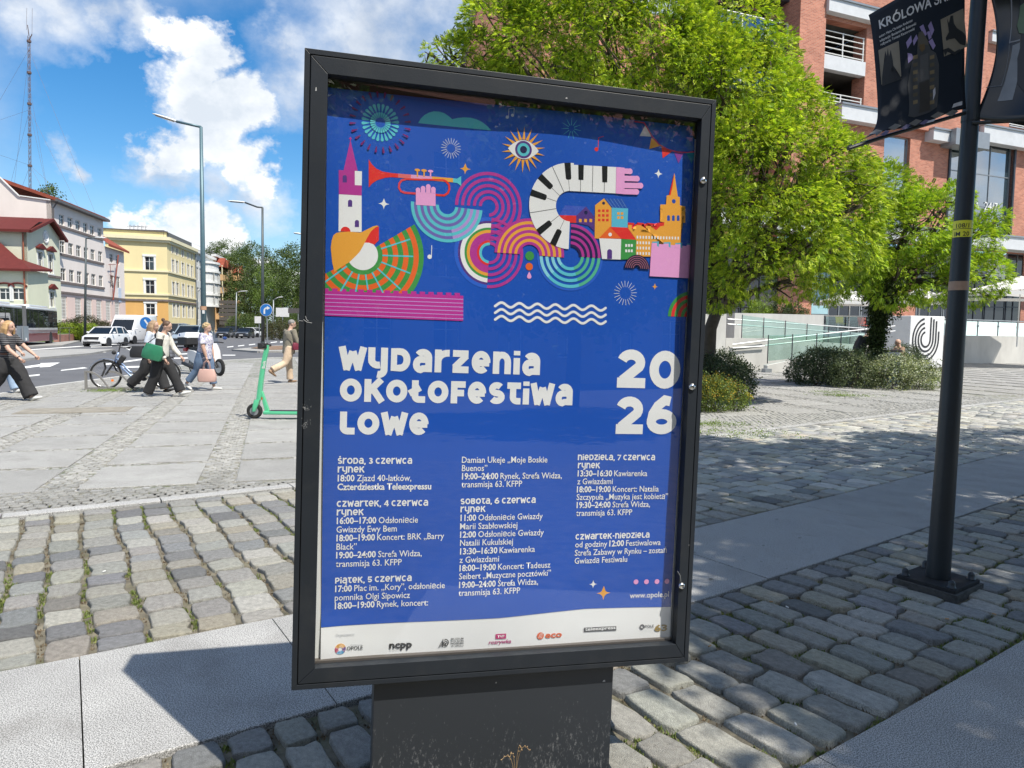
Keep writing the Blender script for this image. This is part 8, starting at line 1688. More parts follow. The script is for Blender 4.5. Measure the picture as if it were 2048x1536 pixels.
q = MB(); q.loft([[(x+dx, y, z) for dx, y in ((-.03, -w), (.05, -w*.5), (.07, 0), (.05, w*.5), (-.03, w), (-.07, 0))] for x, w, z in ((.50, .17, .26), (.50, .21, .5), (.46, .20, .75), (.40, .15, .98))]); q.obj('front_shield', m_ws, ms, angle=radians(40))
q = MB(); q.add([(.44, -.17, .95), (.44, .17, .95), (.30, .14, 1.32), (.30, -.14, 1.32)], [(0, 1, 2, 3)]); q.obj('windscreen', glassmat('screen', tint=(.6, .65, .7), refl=.08), ms)
q = MB(); q.tube([(.38, -.34, 1.0), (.42, -.15, 1.02), (.42, .15, 1.02), (.38, .34, 1.0)], .018, 8); q.obj('handlebar', m_blkp, ms, smooth=True)
for s in (-1, 1): q = MB(); q.ball((.44, s*.36, 1.14), (.03, .075, .05), 10, 6); q.obj('mirror', mat('mirror_blue', (.05, .10, .3), .1, .5), ms, smooth=True)
q = MB(); q.tube([(.50, -.08, .5), (.66, -.085, .30), (.71, -.085, .26)], .028, 8); q.tube([(.50, .08, .5), (.66, .085, .30), (.71, .085, .26)], .028, 8); q.obj('fork', m_blkp, ms); q = MB(); q.tube([(-.2, -.17, .22), (-.5, -.19, .22), (-1.0, -.20, .34)], [.03, .055, .06], 12); q.obj('exhaust', m_blkp, ms, smooth=True)
q = MB(); q.loft([[(x, y*w, z) for y, z in ((-1, z0_), (-1, z1_), (1, z1_), (1, z0_))] for x, w, z0_, z1_ in ((-1.30, .17, 1.02, 1.12), (-1.2, .26, .93, 1.13), (-.75, .28, .90, 1.14), (-.66, .24, .92, 1.12))]); bevel(q.obj('top_case', m_blkp, ms), .02)
q = MB(); q.loft([[(x, y*w, z) for y, z in ((-1, z0_), (-.8, z1_), (.8, z1_), (1, z0_))] for x, w, z0_, z1_ in ((-1.32, .18, 1.123, 1.17), (-1.2, .27, 1.133, 1.27), (-.75, .29, 1.143, 1.31), (-.64, .24, 1.123, 1.22))]); bevel(q.obj('top_case_lid', m_ws, ms), .02)
q = MB(); q.box(-1.04, -.86, -.18, .18, .70, .82); bevel(q.obj('tail_light', m_red, ms), .02); q = MB(); q.beam((-.95, 0, .80), (-.95, 0, .92), .2, .1); q.obj('case_rack', m_blkp, ms)
q = MB(); q.wheel((-1.0, -.292, 1.22), (0, -1, 0), [(0, .035), (.006, .035)], 14); q.obj('round_badge', mat('badge_blue', (.05, .15, .4), .4), ms)
# ------------------------------------------------------------------ bicycle
br_, bf_ = Vector((-8.28, 17.15, 0)), Vector((-9.50, 16.80, 0)); bdv = (bf_-br_); WB = bdv.length; bk = thing('bicycle', 'silver-blue step-through city bicycle with rear basket standing in the rack', 'bicycle', br_, math.atan2(bdv.y, bdv.x)); m_bf = paint('bike_blue', (.22, .30, .46), .4); m_spk = mat('spoke', (.5, .5, .5), .3, .9); R_ = .345
for x in (0, WB):
    q = MB(); q.torus((x, 0, R_), (0, 1, 0), R_-.02, .021, 36, 8); w_ = q.obj('wheel', m_tyre, bk, smooth=True); q = MB(); q.torus((x, 0, R_), (0, 1, 0), R_-.048, .011, 32, 5); q.obj('rim', m_spk, w_, smooth=True); q = MB(); q.tube([(x, -.035, R_), (x, .035, R_)], .022, 10)
    for k in range(18): a = 2*pi*k/18; q.beam((x, .02*(-1)**k, R_), (x+cos(a)*(R_-.05), 0, R_+sin(a)*(R_-.05)), .003)
    q.obj('hub_and_spokes', m_spk, w_)
    q = MB(); a0, a1 = (20, 175) if x else (5, 165); pts = [(x+(R_+.025)*cos(radians(a)), 0, R_+(R_+.025)*sin(radians(a))) for a in np.linspace(a0, a1, 14)]; q.tube(pts, [(.028, .006)]*14, 6); q.obj('mudguard', m_bf if x else m_blkp, bk)
BBp = Vector((.46, 0, .28)); ST = Vector((.28, 0, .80)); HT = Vector((WB-.28, 0, .86)); HB_ = Vector((WB-.20, 0, .66))
q = MB(); q.tube([HB_+Vector((-.01, 0, .10)), HB_.lerp(BBp, .5)+Vector((0, 0, -.06)), BBp], .024, 8); q.tube([HB_, HB_.lerp(BBp, .55)+Vector((0, 0, -.16)), BBp+Vector((0, 0, -.0))], .026, 8); q.tube([BBp, ST], .018, 8); q.tube([HT, HB_], .024, 8); [q.tube([BBp+Vector((0, s*.02, 0)), Vector((0, s*.055, R_))], .010, 6) for s in (-1, 1)]; [q.tube([ST-Vector((0, 0, .2)), Vector((0, s*.055, R_))], .009, 6) for s in (-1, 1)]; q.obj('frame', m_bf, bk, smooth=True)
q = MB(); [q.tube([HB_, HB_+Vector((.02, s*.05, -.03)), Vector((WB, s*.05, R_))], .014, 8) for s in (-1, 1)]; q.obj('fork', m_blkp, bk)
q = MB(); q.tube([HT, HT+Vector((-.05, 0, .22))], .014, 8); q.tube([HT+Vector((-.22, -.30, .20)), HT+Vector((-.06, -.24, .24)), HT+Vector((-.03, 0, .22)), HT+Vector((-.06, .24, .24)), HT+Vector((-.22, .30, .20))], .012, 8); q.obj('handlebar', m_blkp, bk); q = MB(); q.ball(HT+Vector((.10, 0, .0)), (.05, .05, .05), 10, 7); q.obj('front_lamp', m_blkp, bk)
q = MB(); q.loft([[ST+Vector((x, y*w, .12+z)) for y, z in ((-1, -.02), (-1, .02), (1, .02), (1, -.02))] for x, w in ((-.14, .09), (-.05, .09), (.05, .035), (.15, .02))]); q.obj('saddle', m_blkp, bk); q = MB(); q.tube([ST, ST+Vector((-.02, 0, .10))], .012, 6); q.obj('seat_post', m_spk, bk)
q = MB(); q.wheel((BBp.x, .05, BBp.z), (0, 1, 0), [(0, .09), (.006, .09)], 20); q.tube([BBp+Vector((0, .07, 0)), BBp+Vector((.10, .08, -.14))], .011, 6); q.tube([BBp+Vector((0, -.07, 0)), BBp+Vector((-.10, -.08, .14))], .011, 6); q.box(BBp.x+.06, BBp.x+.15, .08, .17, BBp.z-.16, BBp.z-.13); q.box(BBp.x-.15, BBp.x-.06, -.17, -.08, BBp.z+.13, BBp.z+.16); q.obj('crankset', m_blkp, bk)
q = MB(); q.box(-.18, .18, -.06, .06, .735, .75); [q.tube([(0, s*.06, R_), (-.1*0, s*.07, .74)], .006, 5) for s in (-1, 1)]; q.obj('carrier', m_blkp, bk)
q = MB()
for z in (.76, .85, .94, 1.02): 
    for a, b in (((-.2, -.15), (.2, -.15)), ((.2, -.15), (.2, .15)), ((.2, .15), (-.2, .15)), ((-.2, .15), (-.2, -.15))): q.beam((a[0], a[1], z), (b[0], b[1], z), .006)
for k in range(7):
    x = -.2+.4*k/6; [q.beam((x, s*.15, .755), (x, s*.15, 1.02), .005) for s in (-1, 1)]
for k in range(5): y = -.15+.3*k/4; [q.beam((s*.2, y, .755), (s*.2, y, 1.02), .005) for s in (-1, 1)]; q.beam((-.2, y, .757), (.2, y, .757), .005)
q.obj('rear_basket', m_blkp, bk)
q = MB(); c = HB_.lerp(BBp, .22)+Vector((.02, .0, .12)); q.obox(c+Vector((0, -.02, -.04)), (.55, 0, -.83), (0, 1, 0), (.83, 0, .55), (.15, .05, .06)); bevel(q.obj('frame_bag', m_blkp, bk), .03, 3)
q = MB(); q.tube([(WB+.05, -.06, .70), (WB+.02, -.07, .5), (WB+.10, -.06, .30)], .022, 8); q.tube([(WB-.12, -.06, .66), (WB-.20, -.07, .45), (WB-.26, -.06, .36)], .020, 8); q.obj('folding_lock', m_blkp, bk); q = MB(); q.tube([(.35, .08, .30), (.30, .17, .02)], .01, 6); q.obj('kickstand', m_blkp, bk)
q = MB(); q.box(WB-.16, WB-.11, -.012, .012, .18, .23); q.obj('reflector', mat('reflector_orange', (.8, .2, .02), .3), w_)
# bicycle rack
c0 = G(170, 779); rk_ = thing('bicycle_rack', 'low grey steel bicycle rack with curved wheel slots holding the front wheel of the bicycle', 'bicycle rack', c0, radians(14)); m_rk = mat('rack_steel', (.33, .32, .30), .5, .6, var=.1)
q = MB(); q.box(0, 1.55, -.03, .03, .0, .05); q.box(0, .05, -.025, .025, .05, .44); q.obj('base_bar', m_rk, rk_)
for k in range(3):
    q = MB(); x0 = .02+.5*k; pts = [(x0+.5*t-.0, .05+.0*t, .44*(1-t**2.4)) for t in [i/10 for i in range(11)]]; rings = []
    for i, p in enumerate(pts): rings.append([(p[0], -.03+.5*0, p[2]), (p[0], .03, p[2]), (p[0]-.004, .03, p[2]-.045), (p[0]-.004, -.03, p[2]-.045)])
    q.loft(rings); q.obj('wheel_slot', m_rk, rk_)
# ------------------------------------------------------------------ e-scooter
es = thing('electric_scooter', 'mint green electric kick scooter parked beside the display case', 'kick scooter', ((507-1024)/1440*11.75, 11.75, 0), radians(2)); m_mint = mat('mint_green', (.10, .50, .27), .38, var=.05, coat=.3)
q = MB(); q.wheel((0, 0, .125), (0, 1, 0), [(-.03, .07), (-.035, .105), (-.02, .125), (.02, .125), (.035, .105), (.03, .07)], 26); w_ = q.obj('front_wheel', m_tyre, es, angle=radians(35)); q = MB(); q.wheel((0, 0, .125), (0, 1, 0), [(-.032, .07), (-.03, .03), (.03, .03), (.032, .07)], 18); q.obj('hub', m_alu, w_)
q = MB(); q.wheel((1.02, 0, .125), (0, 1, 0), [(-.03, .07), (-.035, .105), (-.02, .125), (.02, .125), (.035, .105), (.03, .07)], 26); q.obj('rear_wheel', m_tyre, es, angle=radians(35))
sx = lambda x: (x-507)/1440*11.75
st = lambda y: (838-y)/1440*11.75+.0
def lf(q, secs, d): 
    rings = []
    for (x, z, w, th) in secs: rings.append([(x-w/2, -th/2, z), (x-w*.3, -th*.62, z), (x+w*.3, -th*.62, z), (x+w/2, -th/2, z), (x+w/2, th/2, z), (x-w/2, th/2, z)])
    q.loft(rings)
q = MB(); lf(q, [(sx(516), st(800), .075, .07), (sx(521), st(760), .07, .065), (sx(527), st(722), .066, .06), (sx(532), st(700), .07, .055), (sx(533), st(690), .06, .05)], 0); q.obj('stem', m_mint, es, angle=radians(35))
q = MB(); lf(q, [(sx(507), st(823), .05, .11), (sx(510), st(812), .08, .12), (sx(513), st(800), .085, .09)], 0); q.obj('fork', m_mint, es, angle=radians(35))
q = MB(); q.add([(sx(519), -.035, st(783)), (sx(524), -.035, st(783)), (sx(537), -.035, st(823)), (sx(528), -.035, st(823))]+[(sx(519), .035, st(783)), (sx(524), .035, st(783)), (sx(537), .035, st(823)), (sx(528), .035, st(823))], [(0, 1, 2, 3), (7, 6, 5, 4), (0, 4, 5, 1), (1, 5, 6, 2), (2, 6, 7, 3), (3, 7, 4, 0)]); bevel(q.obj('brace', m_mint, es), .01)
q = MB(); q.box(sx(526), .95, -.08, .08, st(829), st(822)); bevel(q.obj('deck', m_mint, es), .015); q = MB(); q.box(sx(538), .9, -.07, .07, st(822)+.001, st(821.2)); q.obj('deck_mat', m_blkp, es)
q = MB(); q.tube([(sx(531), -.22, st(691)), (sx(528), 0, st(692)), (sx(531), .22, st(691))], .016, 8); q.tube([(sx(531), -.24, st(691)), (sx(531), -.13, st(691))], .021, 8); q.tube([(sx(531), .13, st(691)), (sx(531), .24, st(691))], .021, 8); q.obj('handlebar', m_blkp, es); q = MB(); q.box(sx(516), sx(534), -.05, .06, st(697), st(686)); bevel(q.obj('display_unit', m_blkp, es), .01); q = MB(); q.obox((sx(523), -.0365, st(797)), (1, 0, 0), (0, 1, 0), (0, 0, 1), (.012, .002, .022)); q.obj('reflector', mat('reflector_brown', (.4, .10, .02), .4), es)
vs, fs = text_mesh('Bolt', .02); q = MB(); q.add([(sx(527.5)+.016-v[1]*.065+v[0]*.012, -.0405, st(737)+v[0]*.075) for v in vs], fs); q.obj('lettering', m_white, es)
q = MB(); q.tube([(.0, .03, .10), (-.03, .12, .0)], .008, 6); q.obj('kickstand', m_blkp, es)
# ================================================================== PEOPLE
m_skin = mat('skin', (.52, .33, .25), .55, var=.05); m_shoe_w = mat('white_shoe', (.70, .70, .68), .6)
def bake(mb, name, m, parent, vox=.014, it=3, disp=0):
    me = mb.mesh(name, m); o = bpy.data.objects.new(name, me); COL.objects.link(o); md = o.modifiers.new('r', 'REMESH'); md.mode = 'VOXEL'; md.voxel_size = vox; md.use_smooth_shade = True; s = o.modifiers.new('s', 'SMOOTH'); s.iterations = it; s.factor = .5
    dg = bpy.context.evaluated_depsgraph_get(); me2 = bpy.data.meshes.new_from_object(o.evaluated_get(dg)); me2.materials.clear(); me2.materials.append(m); o.modifiers.clear(); o.data = me2; bpy.data.meshes.remove(me)
    if disp:
        co_ = np.empty(len(me2.vertices)*3, np.float32); me2.vertices.foreach_get('co', co_); no = np.empty_like(co_); me2.vertices.foreach_get('normal', no); co_ = co_.reshape(-1, 3); no = no.reshape(-1, 3)
        d = np.array([mnoise.noise(Vector((p[0]*9, p[1]*9, p[2]*4.5)))+.6*mnoise.noise(Vector((p[0]*22+3, p[1]*22, p[2]*9))) for p in co_]); me2.vertices.foreach_set('co', (co_+no*d[:, None]*disp).ravel()); me2.update()
    me2.shade_smooth(); o.parent = parent; return o
def person(label, pos, rz, H=1.68, legs=((24, 10), (-20, 22)), arms=((-25, 20), (22, 25)), lean=4, build=1.0, top=None, sleeve='short', trousers=None, flare=1.0, shoe=None, hair=None, hairst='short', head=(0, 0), tl=1.0, seat=False, top_len=.02, armw=1.0, spread=.0, skirt=0, gp=None):
    """local x forward, y left. legs/arms: (swing angle forward, knee/elbow bend) for left, right"""
    t = thing('person', label, 'person', pos, rz, group=gp); h = H; b = build; V = Vector
    def rot(v, a): a = radians(a); return V((v.x*cos(a)+v.z*sin(a), v.y, -v.x*sin(a)+v.z*cos(a)))
    th, sh, an = .245*h, .246*h, .042*h; J = {}
    for s, (sw, kn), nm in ((1, legs[0], 'L'), (-1, legs[1], 'R')):
        hip = V((0, s*.052*h*b**.5, 0)); k = hip+V((sin(radians(sw))*th, s*spread, -cos(radians(sw))*th)); a2 = sw-kn; a = k+V((sin(radians(a2))*sh, 0, -cos(radians(a2))*sh)); J[nm] = (hip, k, a, a2)
    low = min(J['L'][2].z, J['R'][2].z); hz_ = -low+an
    hipc = V((0, 0, hz_)); up_ = rot(V((0, 0, 1)), lean)
    ab = hipc+up_*.11*h; chest = hipc+up_*.235*h; neck = hipc+up_*.305*h; hd0 = rot(up_, head[0]); headc = neck+hd0*.095*h+V((.012*h, 0, 0))
    sk = MB(); cl = MB(); tr = MB()
    hl = .067*h
    # body: torso, neck, head, limbs in one surface
    sk.tube([hipc-up_*.02*h, hipc+up_*.03*h, ab, chest, neck-up_*.02*h, neck+up_*.01*h], [(.085*h*b, .065*h*b), (.092*h*b, .068*h*b), (.078*h*b, .058*h*b), (.090*h*b, .062*h*b), (.06*h, .045*h), (.032*h, .034*h)], 16)
    sk.tube([neck-up_*.01*h, headc], [.033*h, .032*h], 12)
    fw = V((cos(radians(head[1])), sin(radians(head[1])), 0)); fw = (fw-hd0*fw.dot(hd0)).normalized(); sd = hd0.cross(fw)
    def hp(a, u_, c): return headc+fw*a*h+sd*u_*h+hd0*c*h
    def eb(c, r3, n=12): 
        o = len(sk.v); sk.ball((0, 0, 0), (1, 1, 1), n, 9)
        for i in range(o, len(sk.v)): v = sk.v[i]; sk.v[i] = tuple(c+fw*v[0]*r3[0]*h+sd*v[1]*r3[1]*h+hd0*v[2]*r3[2]*h)
    eb(hp(0, 0, .008), (.057, .045, .056)); eb(hp(.012, 0, -.03), (.040, .034, .036)); eb(hp(.058, 0, -.012), (.012, .008, .014), 8); eb(hp(.053, 0, -.036), (.007, .014, .006), 8)
    for s in (-1, 1): eb(hp(-.004, s*.046, -.008), (.011, .006, .017), 8)
    shp = {}
    for s, (sw, el), nm in ((1, arms[0], 'L'), (-1, arms[1], 'R')):
        S0 = chest+up_*.045*h+V((0, s*.105*h*b**.6, 0)); ua = .172*h; fa = .150*h; a1_ = lean*.3+sw; E = S0+V((sin(radians(a1_))*ua, s*.025*h, -cos(radians(a1_))*ua)); a2 = a1_+el; Wp = E+V((sin(radians(a2))*fa, -s*.012*h, -cos(radians(a2))*fa)); d = (Wp-E).normalized(); shp[nm] = (S0, E, Wp, d)
        sk.tube([chest+up_*.03*h+V((0, s*.05*h, 0)), S0, S0.lerp(E, .5), E, E.lerp(Wp, .35), Wp], [.040*h*armw, .036*h*armw, .030*h*armw, .025*h*armw, .024*h*armw, .016*h], 12)
        hm = MB(); hn = Wp+d*.028*h; hm.tube([Wp-d*.008*h, Wp+d*.015*h, Wp+d*.048*h], [(.016*h, .011*h), (.021*h, .011*h), (.020*h, .009*h)], 10)
        sv = V((0, 1, 0)); sv = (sv-d*sv.dot(d)).normalized(); pr_ = d.cross(sv).normalized()
        for k, (off, ln) in enumerate(((-.015, .030), (-.005, .036), (.005, .034), (.014, .026))): p0 = Wp+d*.045*h+pr_*off*h; hm.tube([p0, p0+d*ln*h*.55, p0+d*ln*h*.9-sv*s*.010*h], [.0052*h, .0048*h, .0038*h], 6)
        p0 = Wp+d*.016*h-pr_*.018*h; hm.tube([p0, p0+d*.022*h-pr_*.010*h, p0+d*.038*h-pr_*.008*h], [.0062*h, .0055*h, .004*h], 6); hm.obj('hand', m_skin, t, smooth=True)
        if sleeve:
            rr_ = (.046*h*armw, .043*h*armw, .040*h*armw); pts = [chest+up_*.03*h+V((0, s*.06*h, 0)), S0+up_*.004*h, S0.lerp(E, .55)]; rs_ = list(rr_)
            if sleeve == 'short': pts.append(S0.lerp(E, .72)); rs_.append(.041*h*armw)
            if sleeve == 'long': pts += [E, E.lerp(Wp, .5), E.lerp(Wp, .93)]; rs_ += [.036*h*armw, .033*h*armw, .028*h*armw]
            cl.tube(pts, rs_, 12)
    for nm in 'LR':
        hip, k, a, a2 = J[nm]; hip, k, a = hip+hipc, k+hipc, a+hipc; J[nm] = (hip, k, a, a2)
        sk.tube([hip, hip.lerp(k, .5), k, k.lerp(a, .3), a], [.058*h*b, .050*h*b, .034*h, .034*h, .021*h], 12)
        f = flare; tr.tube([hip+V((0, 0, .03*h)), hip.lerp(k, .5), k, k.lerp(a, .5), k.lerp(a, .97*tl)], [.066*h*b, .060*h*b*max(1, f*.92), .046*h*max(1, f), .044*h*f, .043*h*f*1.1], 14)
        fd = max(-35, min(28, a2*-.9 if a2 < 0 else -a2*.0)); toe = V((cos(radians(fd if a2 < 0 else 0)), 0, sin(radians(-abs(fd))) if a2 < 0 else 0)).normalized()
        if a2 < -12: toe = V((cos(radians(40)), 0, -sin(radians(40))))
        if a2 > 15: toe = V((cos(radians(12)), 0, sin(radians(12))))
        sh_ = MB(); nv = V((-toe.z, 0, toe.x)); c0 = a-nv*.024*h-toe*.020*h; sh_.tube([c0-toe*.012*h, c0+toe*.02*h, c0+toe*.07*h, c0+toe*.115*h, c0+toe*.138*h], [(.018*h, .020*h), (.024*h, .026*h), (.026*h, .020*h), (.025*h, .015*h), (.014*h, .009*h)], 12); sh_.obj('shoe', shoe or m_shoe_w, t, smooth=True)
    tr.tube([hipc-up_*.035*h, hipc+up_*.02*h, hipc+up_*.075*h], [(.100*h*b, .078*h*b), (.102*h*b, .078*h*b), (.088*h*b, .068*h*b)], 16)
    tb0 = top_len
    cl.tube([hipc+up_*(.03-tb0)*h, ab-up_*.02*h, ab+up_*.03*h, chest, chest+up_*.045*h, neck-up_*.012*h], [(.104*h*b, .082*h*b), (.096*h*b, .076*h*b), (.094*h*b, .072*h*b), (.102*h*b, .074*h*b), (.088*h*b, .060*h), (.042*h, .042*h)], 18)
    bake(sk, 'body', m_skin, t, .011); bake(tr, 'trousers', trousers, t, .015, 3, .007); bake(cl, 'top', top, t, .014, 3, .006)
    if hair:
        hm = MB(); hm.ball((0, 0, 0), (1, 1, 1), 14, 10); hm.v = [tuple(hp(-.010, 0, .020)+fw*v[0]*.056*h+sd*v[1]*.051*h+hd0*v[2]*.050*h) for v in hm.v]
        if hairst == 'long':
            for k in range(26): a = radians(75+210*k/25); p0 = hp(-.008, 0, .03)+(fw*cos(a)+sd*sin(a))*.045*h; p1 = p0+(fw*cos(a)+sd*sin(a))*.022*h-hd0*.06*h; p2 = p1-hd0*.075*h-fw*.008*h+sd*RN.normal(0, .006)*h; p3 = p2-hd0*.05*h-fw*.018*h; hm.tube([p0, p1, p2, p3], [.018*h, .017*h, .015*h, .007*h], 6)
        if hairst == 'bun':
            hm.tube([hp(-.05, 0, .04), hp(-.075, 0, .062)], [.018*h, .022*h], 8); hm.ball(hp(-.072, 0, .06), .024*h, 10, 7)
        if hairst == 'curly':
            for k in range(60):
                d = RN.normal(0, 1, 3); d /= np.linalg.norm(d)
                if d[2] < -.4 or (d[0] > .45 and d[2] < .35): continue
                hm.ball(hp(-.008+d[0]*.054, d[1]*.050, .018+d[2]*.050), .014*h, 6, 5)
        if hairst in ('long', 'curly'): bake(hm, 'hair', hair, t, .009, 2, .003)
        else: bake(hm, 'hair', hair, t, .008, 3, .002)
    for s in (-1, 1): q = MB(); q.ball(hp(.050, s*.018, .002), .0055*h, 8, 6); q.obj('eye', m_blkp, t, smooth=True)
    return t, dict(hip=hipc, chest=chest, neck=neck, L=shp['L'], R=shp['R'], legs=J, head=headc)
def cloth(name, c, **k): return mat(name, c, .9, **{**dict(var=.18, scale=5, bump=.5, bscale=14), **k})
def stripes(name, c1, c2, f, axis='Z', w=.5):
    m = bpy.data.materials.new(name); m.use_nodes = True; n = m.node_tree.nodes; l = m.node_tree.links; tc = n.new('ShaderNodeTexCoord'); sp = n.new('ShaderNodeSeparateXYZ'); l.new(tc.outputs['Object'], sp.inputs[0]); a = n.new('ShaderNodeMath'); a.operation = 'MULTIPLY'; a.inputs[1].default_value = f; l.new(sp.outputs[axis], a.inputs[0]); b = n.new('ShaderNodeMath'); b.operation = 'FRACT'; l.new(a.outputs[0], b.inputs[0]); c = n.new('ShaderNodeMath'); c.operation = 'GREATER_THAN'; c.inputs[1].default_value = w; l.new(b.outputs[0], c.inputs[0]); mm = n.new('ShaderNodeMix'); mm.data_type = 'RGBA'; l.new(c.outputs[0], mm.inputs[0]); mm.inputs[6].default_value = (*c1, 1); mm.inputs[7].default_value = (*c2, 1); l.new(mm.outputs[2], n['Principled BSDF'].inputs['Base Color']); n['Principled BSDF'].inputs['Roughness'].default_value = .9; return m
def blotch(name, c1, c2, sc, th=.5):
    m = bpy.data.materials.new(name); m.use_nodes = True; n = m.node_tree.nodes; l = m.node_tree.links; tc = n.new('ShaderNodeTexCoord'); nz_ = n.new('ShaderNodeTexNoise'); nz_.inputs['Scale'].default_value = sc; nz_.inputs['Detail'].default_value = 4; nz_.inputs['Distortion'].default_value = 1.2; l.new(tc.outputs['Object'], nz_.inputs['Vector']); r_ = n.new('ShaderNodeValToRGB'); l.new(nz_.outputs['Fac'], r_.inputs[0]); r_.color_ramp.elements[0].position = th-.02; r_.color_ramp.elements[1].position = th+.03; r_.color_ramp.elements[0].color = (*c1, 1); r_.color_ramp.elements[1].color = (*c2, 1); l.new(r_.outputs[0], n['Principled BSDF'].inputs['Base Color']); n['Principled BSDF'].inputs['Roughness'].default_value = .9; return m
m_bj = cloth('black_denim', (.028, .028, .030)); m_jean = cloth('light_blue_denim', (.28, .38, .52)); m_jean2 = cloth('blue_denim', (.12, .18, .28)); m_blond = mat('blond_hair', (.42, .26, .12), .6, var=.3, scale=20); m_brown = mat('brown_hair', (.09, .05, .03), .6, var=.3, scale=20); m_greyh = mat('grey_hair', (.22, .21, .20), .7, var=.3, scale=25)
X = lambda px, Y: ((px-1024)/1440*Y, Y, 0)
pA, jA = person('young woman with wavy blond hair, striped top and wide black jeans at the left edge', X(14, 14.05), 0, 1.66, ((30, 4), (-24, 20)), ((40, 12), (30, 18)), 3, .95, stripes('striped_top', (.02, .02, .024), (.22, .22, .23), 28, w=.78), 'short', m_bj, 1.75, m_shoe_w, m_blond, 'long', gp=None)
q = MB(); h_ = jA['hip']; q.tube([h_+Vector((0, 0, .11)), h_+Vector((0, 0, .145))], [(.158, .122), (.155, .12)], 20); q.obj('belt', mat('brown_belt', (.12, .05, .03), .6), pA)
q = MB(); w = jA['R'][2]; q.torus(w-jA['R'][3]*.02, jA['R'][3], .030, .007, 14, 6); q.obj('bracelet', m_blkp, pA)
pB, jB = person('person in light blue jeans walking just behind the woman in the striped top', X(-3, 15.6), 0, 1.66, ((22, 4), (-22, 22)), ((28, 20), (20, 20)), 3, .95, cloth('dark_top', (.05, .05, .06)), 'short', m_jean, 1.3, m_shoe_w, m_brown, 'long')
jk = cloth('cream_jacket', (.62, .60, .55)); m_blkc = cloth('black_cloth', (.022, .022, .024))
pC, jC = person('woman with brown hair bun, cream and black jacket and flared trousers carrying a green bag', X(322, 15.25), 0, 1.67, ((28, 4), (-14, 12)), ((18, 22), (-4, 32)), 7, 1.0, jk, 'long', m_blkc, 1.35, m_shoe_w, m_brown, 'bun', head=(12, 0))
q = MB(); S0, E, Wp, d = jC['R']; q.tube([S0-Vector((0, 0, .08)), S0.lerp(E, .8), E, E.lerp(Wp, .75)], [.078, .074, .068, .056], 12); bake(q, 'black_sleeve', m_blkc, pC, .013, 2, .004)
q = MB(); q.tube([jC['chest']+Vector((-.05, -.10, .08)), jC['chest']+Vector((-.12, -.06, .06)), jC['chest']+Vector((-.13, .04, .06))], [(.04, .06)]*3, 10); q.obj('collar', m_blkc, pC, smooth=True)
def bag(label, cat, c, sz_, m, rz=0, handles=None, strap=None, taper=.8, nm='shoulder_bag', round_=.03):
    t = thing(nm, label, cat, c, rz); w, d, h = sz_; q = MB(); rings = []
    for k, (f, z) in enumerate(((.86, 0), (1.0, .12), (1.0, .5), (taper, 1.0))): rings.append([(x*w/2*f, y*d/2*(1 if z < .6 else .45), z*h) for x, y in ((-1, -.6), (-.8, -1), (.8, -1), (1, -.6), (1, .6), (.8, 1), (-.8, 1), (-1, .6))])
    q.loft(rings); bevel(q.obj('bag_body', m, t, angle=radians(50)), .012)
    if handles:
        for y in (-d*.2, d*.2): q = MB(); q.tube([(-w*.2, y, h), (-w*.12, y, h+handles*.8), (0, y, h+handles), (w*.12, y, h+handles*.8), (w*.2, y, h)], .007, 6); q.obj('handle', m, t, smooth=True)
    return t
mw = lambda p, loc: p.matrix_basis @ loc if False else Matrix.Translation(p.location) @ Matrix.Rotation(p.rotation_euler.z, 4, 'Z') @ loc
sB = mw(pC, jC['chest']+Vector((-.13, -.27, -.43))); tb_ = bag('green shiny shoulder bag carried by the woman in the cream and black jacket', 'bag', sB, (.42, .13, .32), mat('green_bag', (.03, .19, .10), .35, var=.15, scale=8), radians(0)); tb_.rotation_euler = (0, radians(14), 0)
q = MB(); q.tube([(-.15, 0, .31), (-.03, .10, .50), (.08, .16, .54), (.15, 0, .30)], .009, 6); q.obj('strap', m_blkp, tb_, smooth=True)
pD, jD = person('fair-haired woman in dark flared trousers walking close behind the woman with the green bag', X(303, 16.2), 0, 1.66, ((20, 4), (-22, 26)), ((10, 20), (-12, 20)), 4, .95, cloth('pale_blue_top', (.55, .60, .68)), 'short', m_bj, 1.5, m_blkp, mat('fair_hair', (.30, .20, .12), .6, var=.3, scale=20), 'long')
sB = mw(pD, jD['hip']+Vector((-.20, -.14, -.06))); bag('black shoulder bag behind the woman with the green bag', 'bag', sB, (.42, .14, .26), m_blkp)
pE, jE = person('older woman with curly fair hair, violet patterned blouse and jeans carrying a pink handbag', X(408, 17.0), 0, 1.60, ((16, 6), (-22, 16)), ((4, 8), (6, 8)), 5, 1.28, blotch('patterned_blouse', (.62, .62, .66), (.22, .20, .40), 26, .54), 'short', m_jean2, 1.15, m_shoe_w, mat('curly_fair_hair', (.45, .33, .18), .8, var=.4, scale=30), 'curly', tl=.86, top_len=.09, armw=1.15)
sB = mw(pE, jE['R'][2]+jE['R'][3]*.07); bag('pale pink handbag held by its handles in the right hand of the older woman', 'bag', (sB.x, sB.y-.04, sB.z-.50), (.42, .15, .30), mat('pink_leather', (.56, .36, .31), .5, var=.06), 0, .20)
pF, jF = person('grey-haired man in an olive jacket and beige trousers walking away, maroon bag at his hip', X(577, 19.5), radians(48), 1.72, ((8, 4), (-26, 40)), ((-4, 12), (12, 14)), 5, 1.12, cloth('olive_jacket', (.22, .20, .155)), 'long', cloth('beige_trousers', (.55, .42, .30)), 1.15, mat('tan_shoe', (.28, .18, .11), .6), m_greyh, 'short', top_len=.10, head=(8, -20))
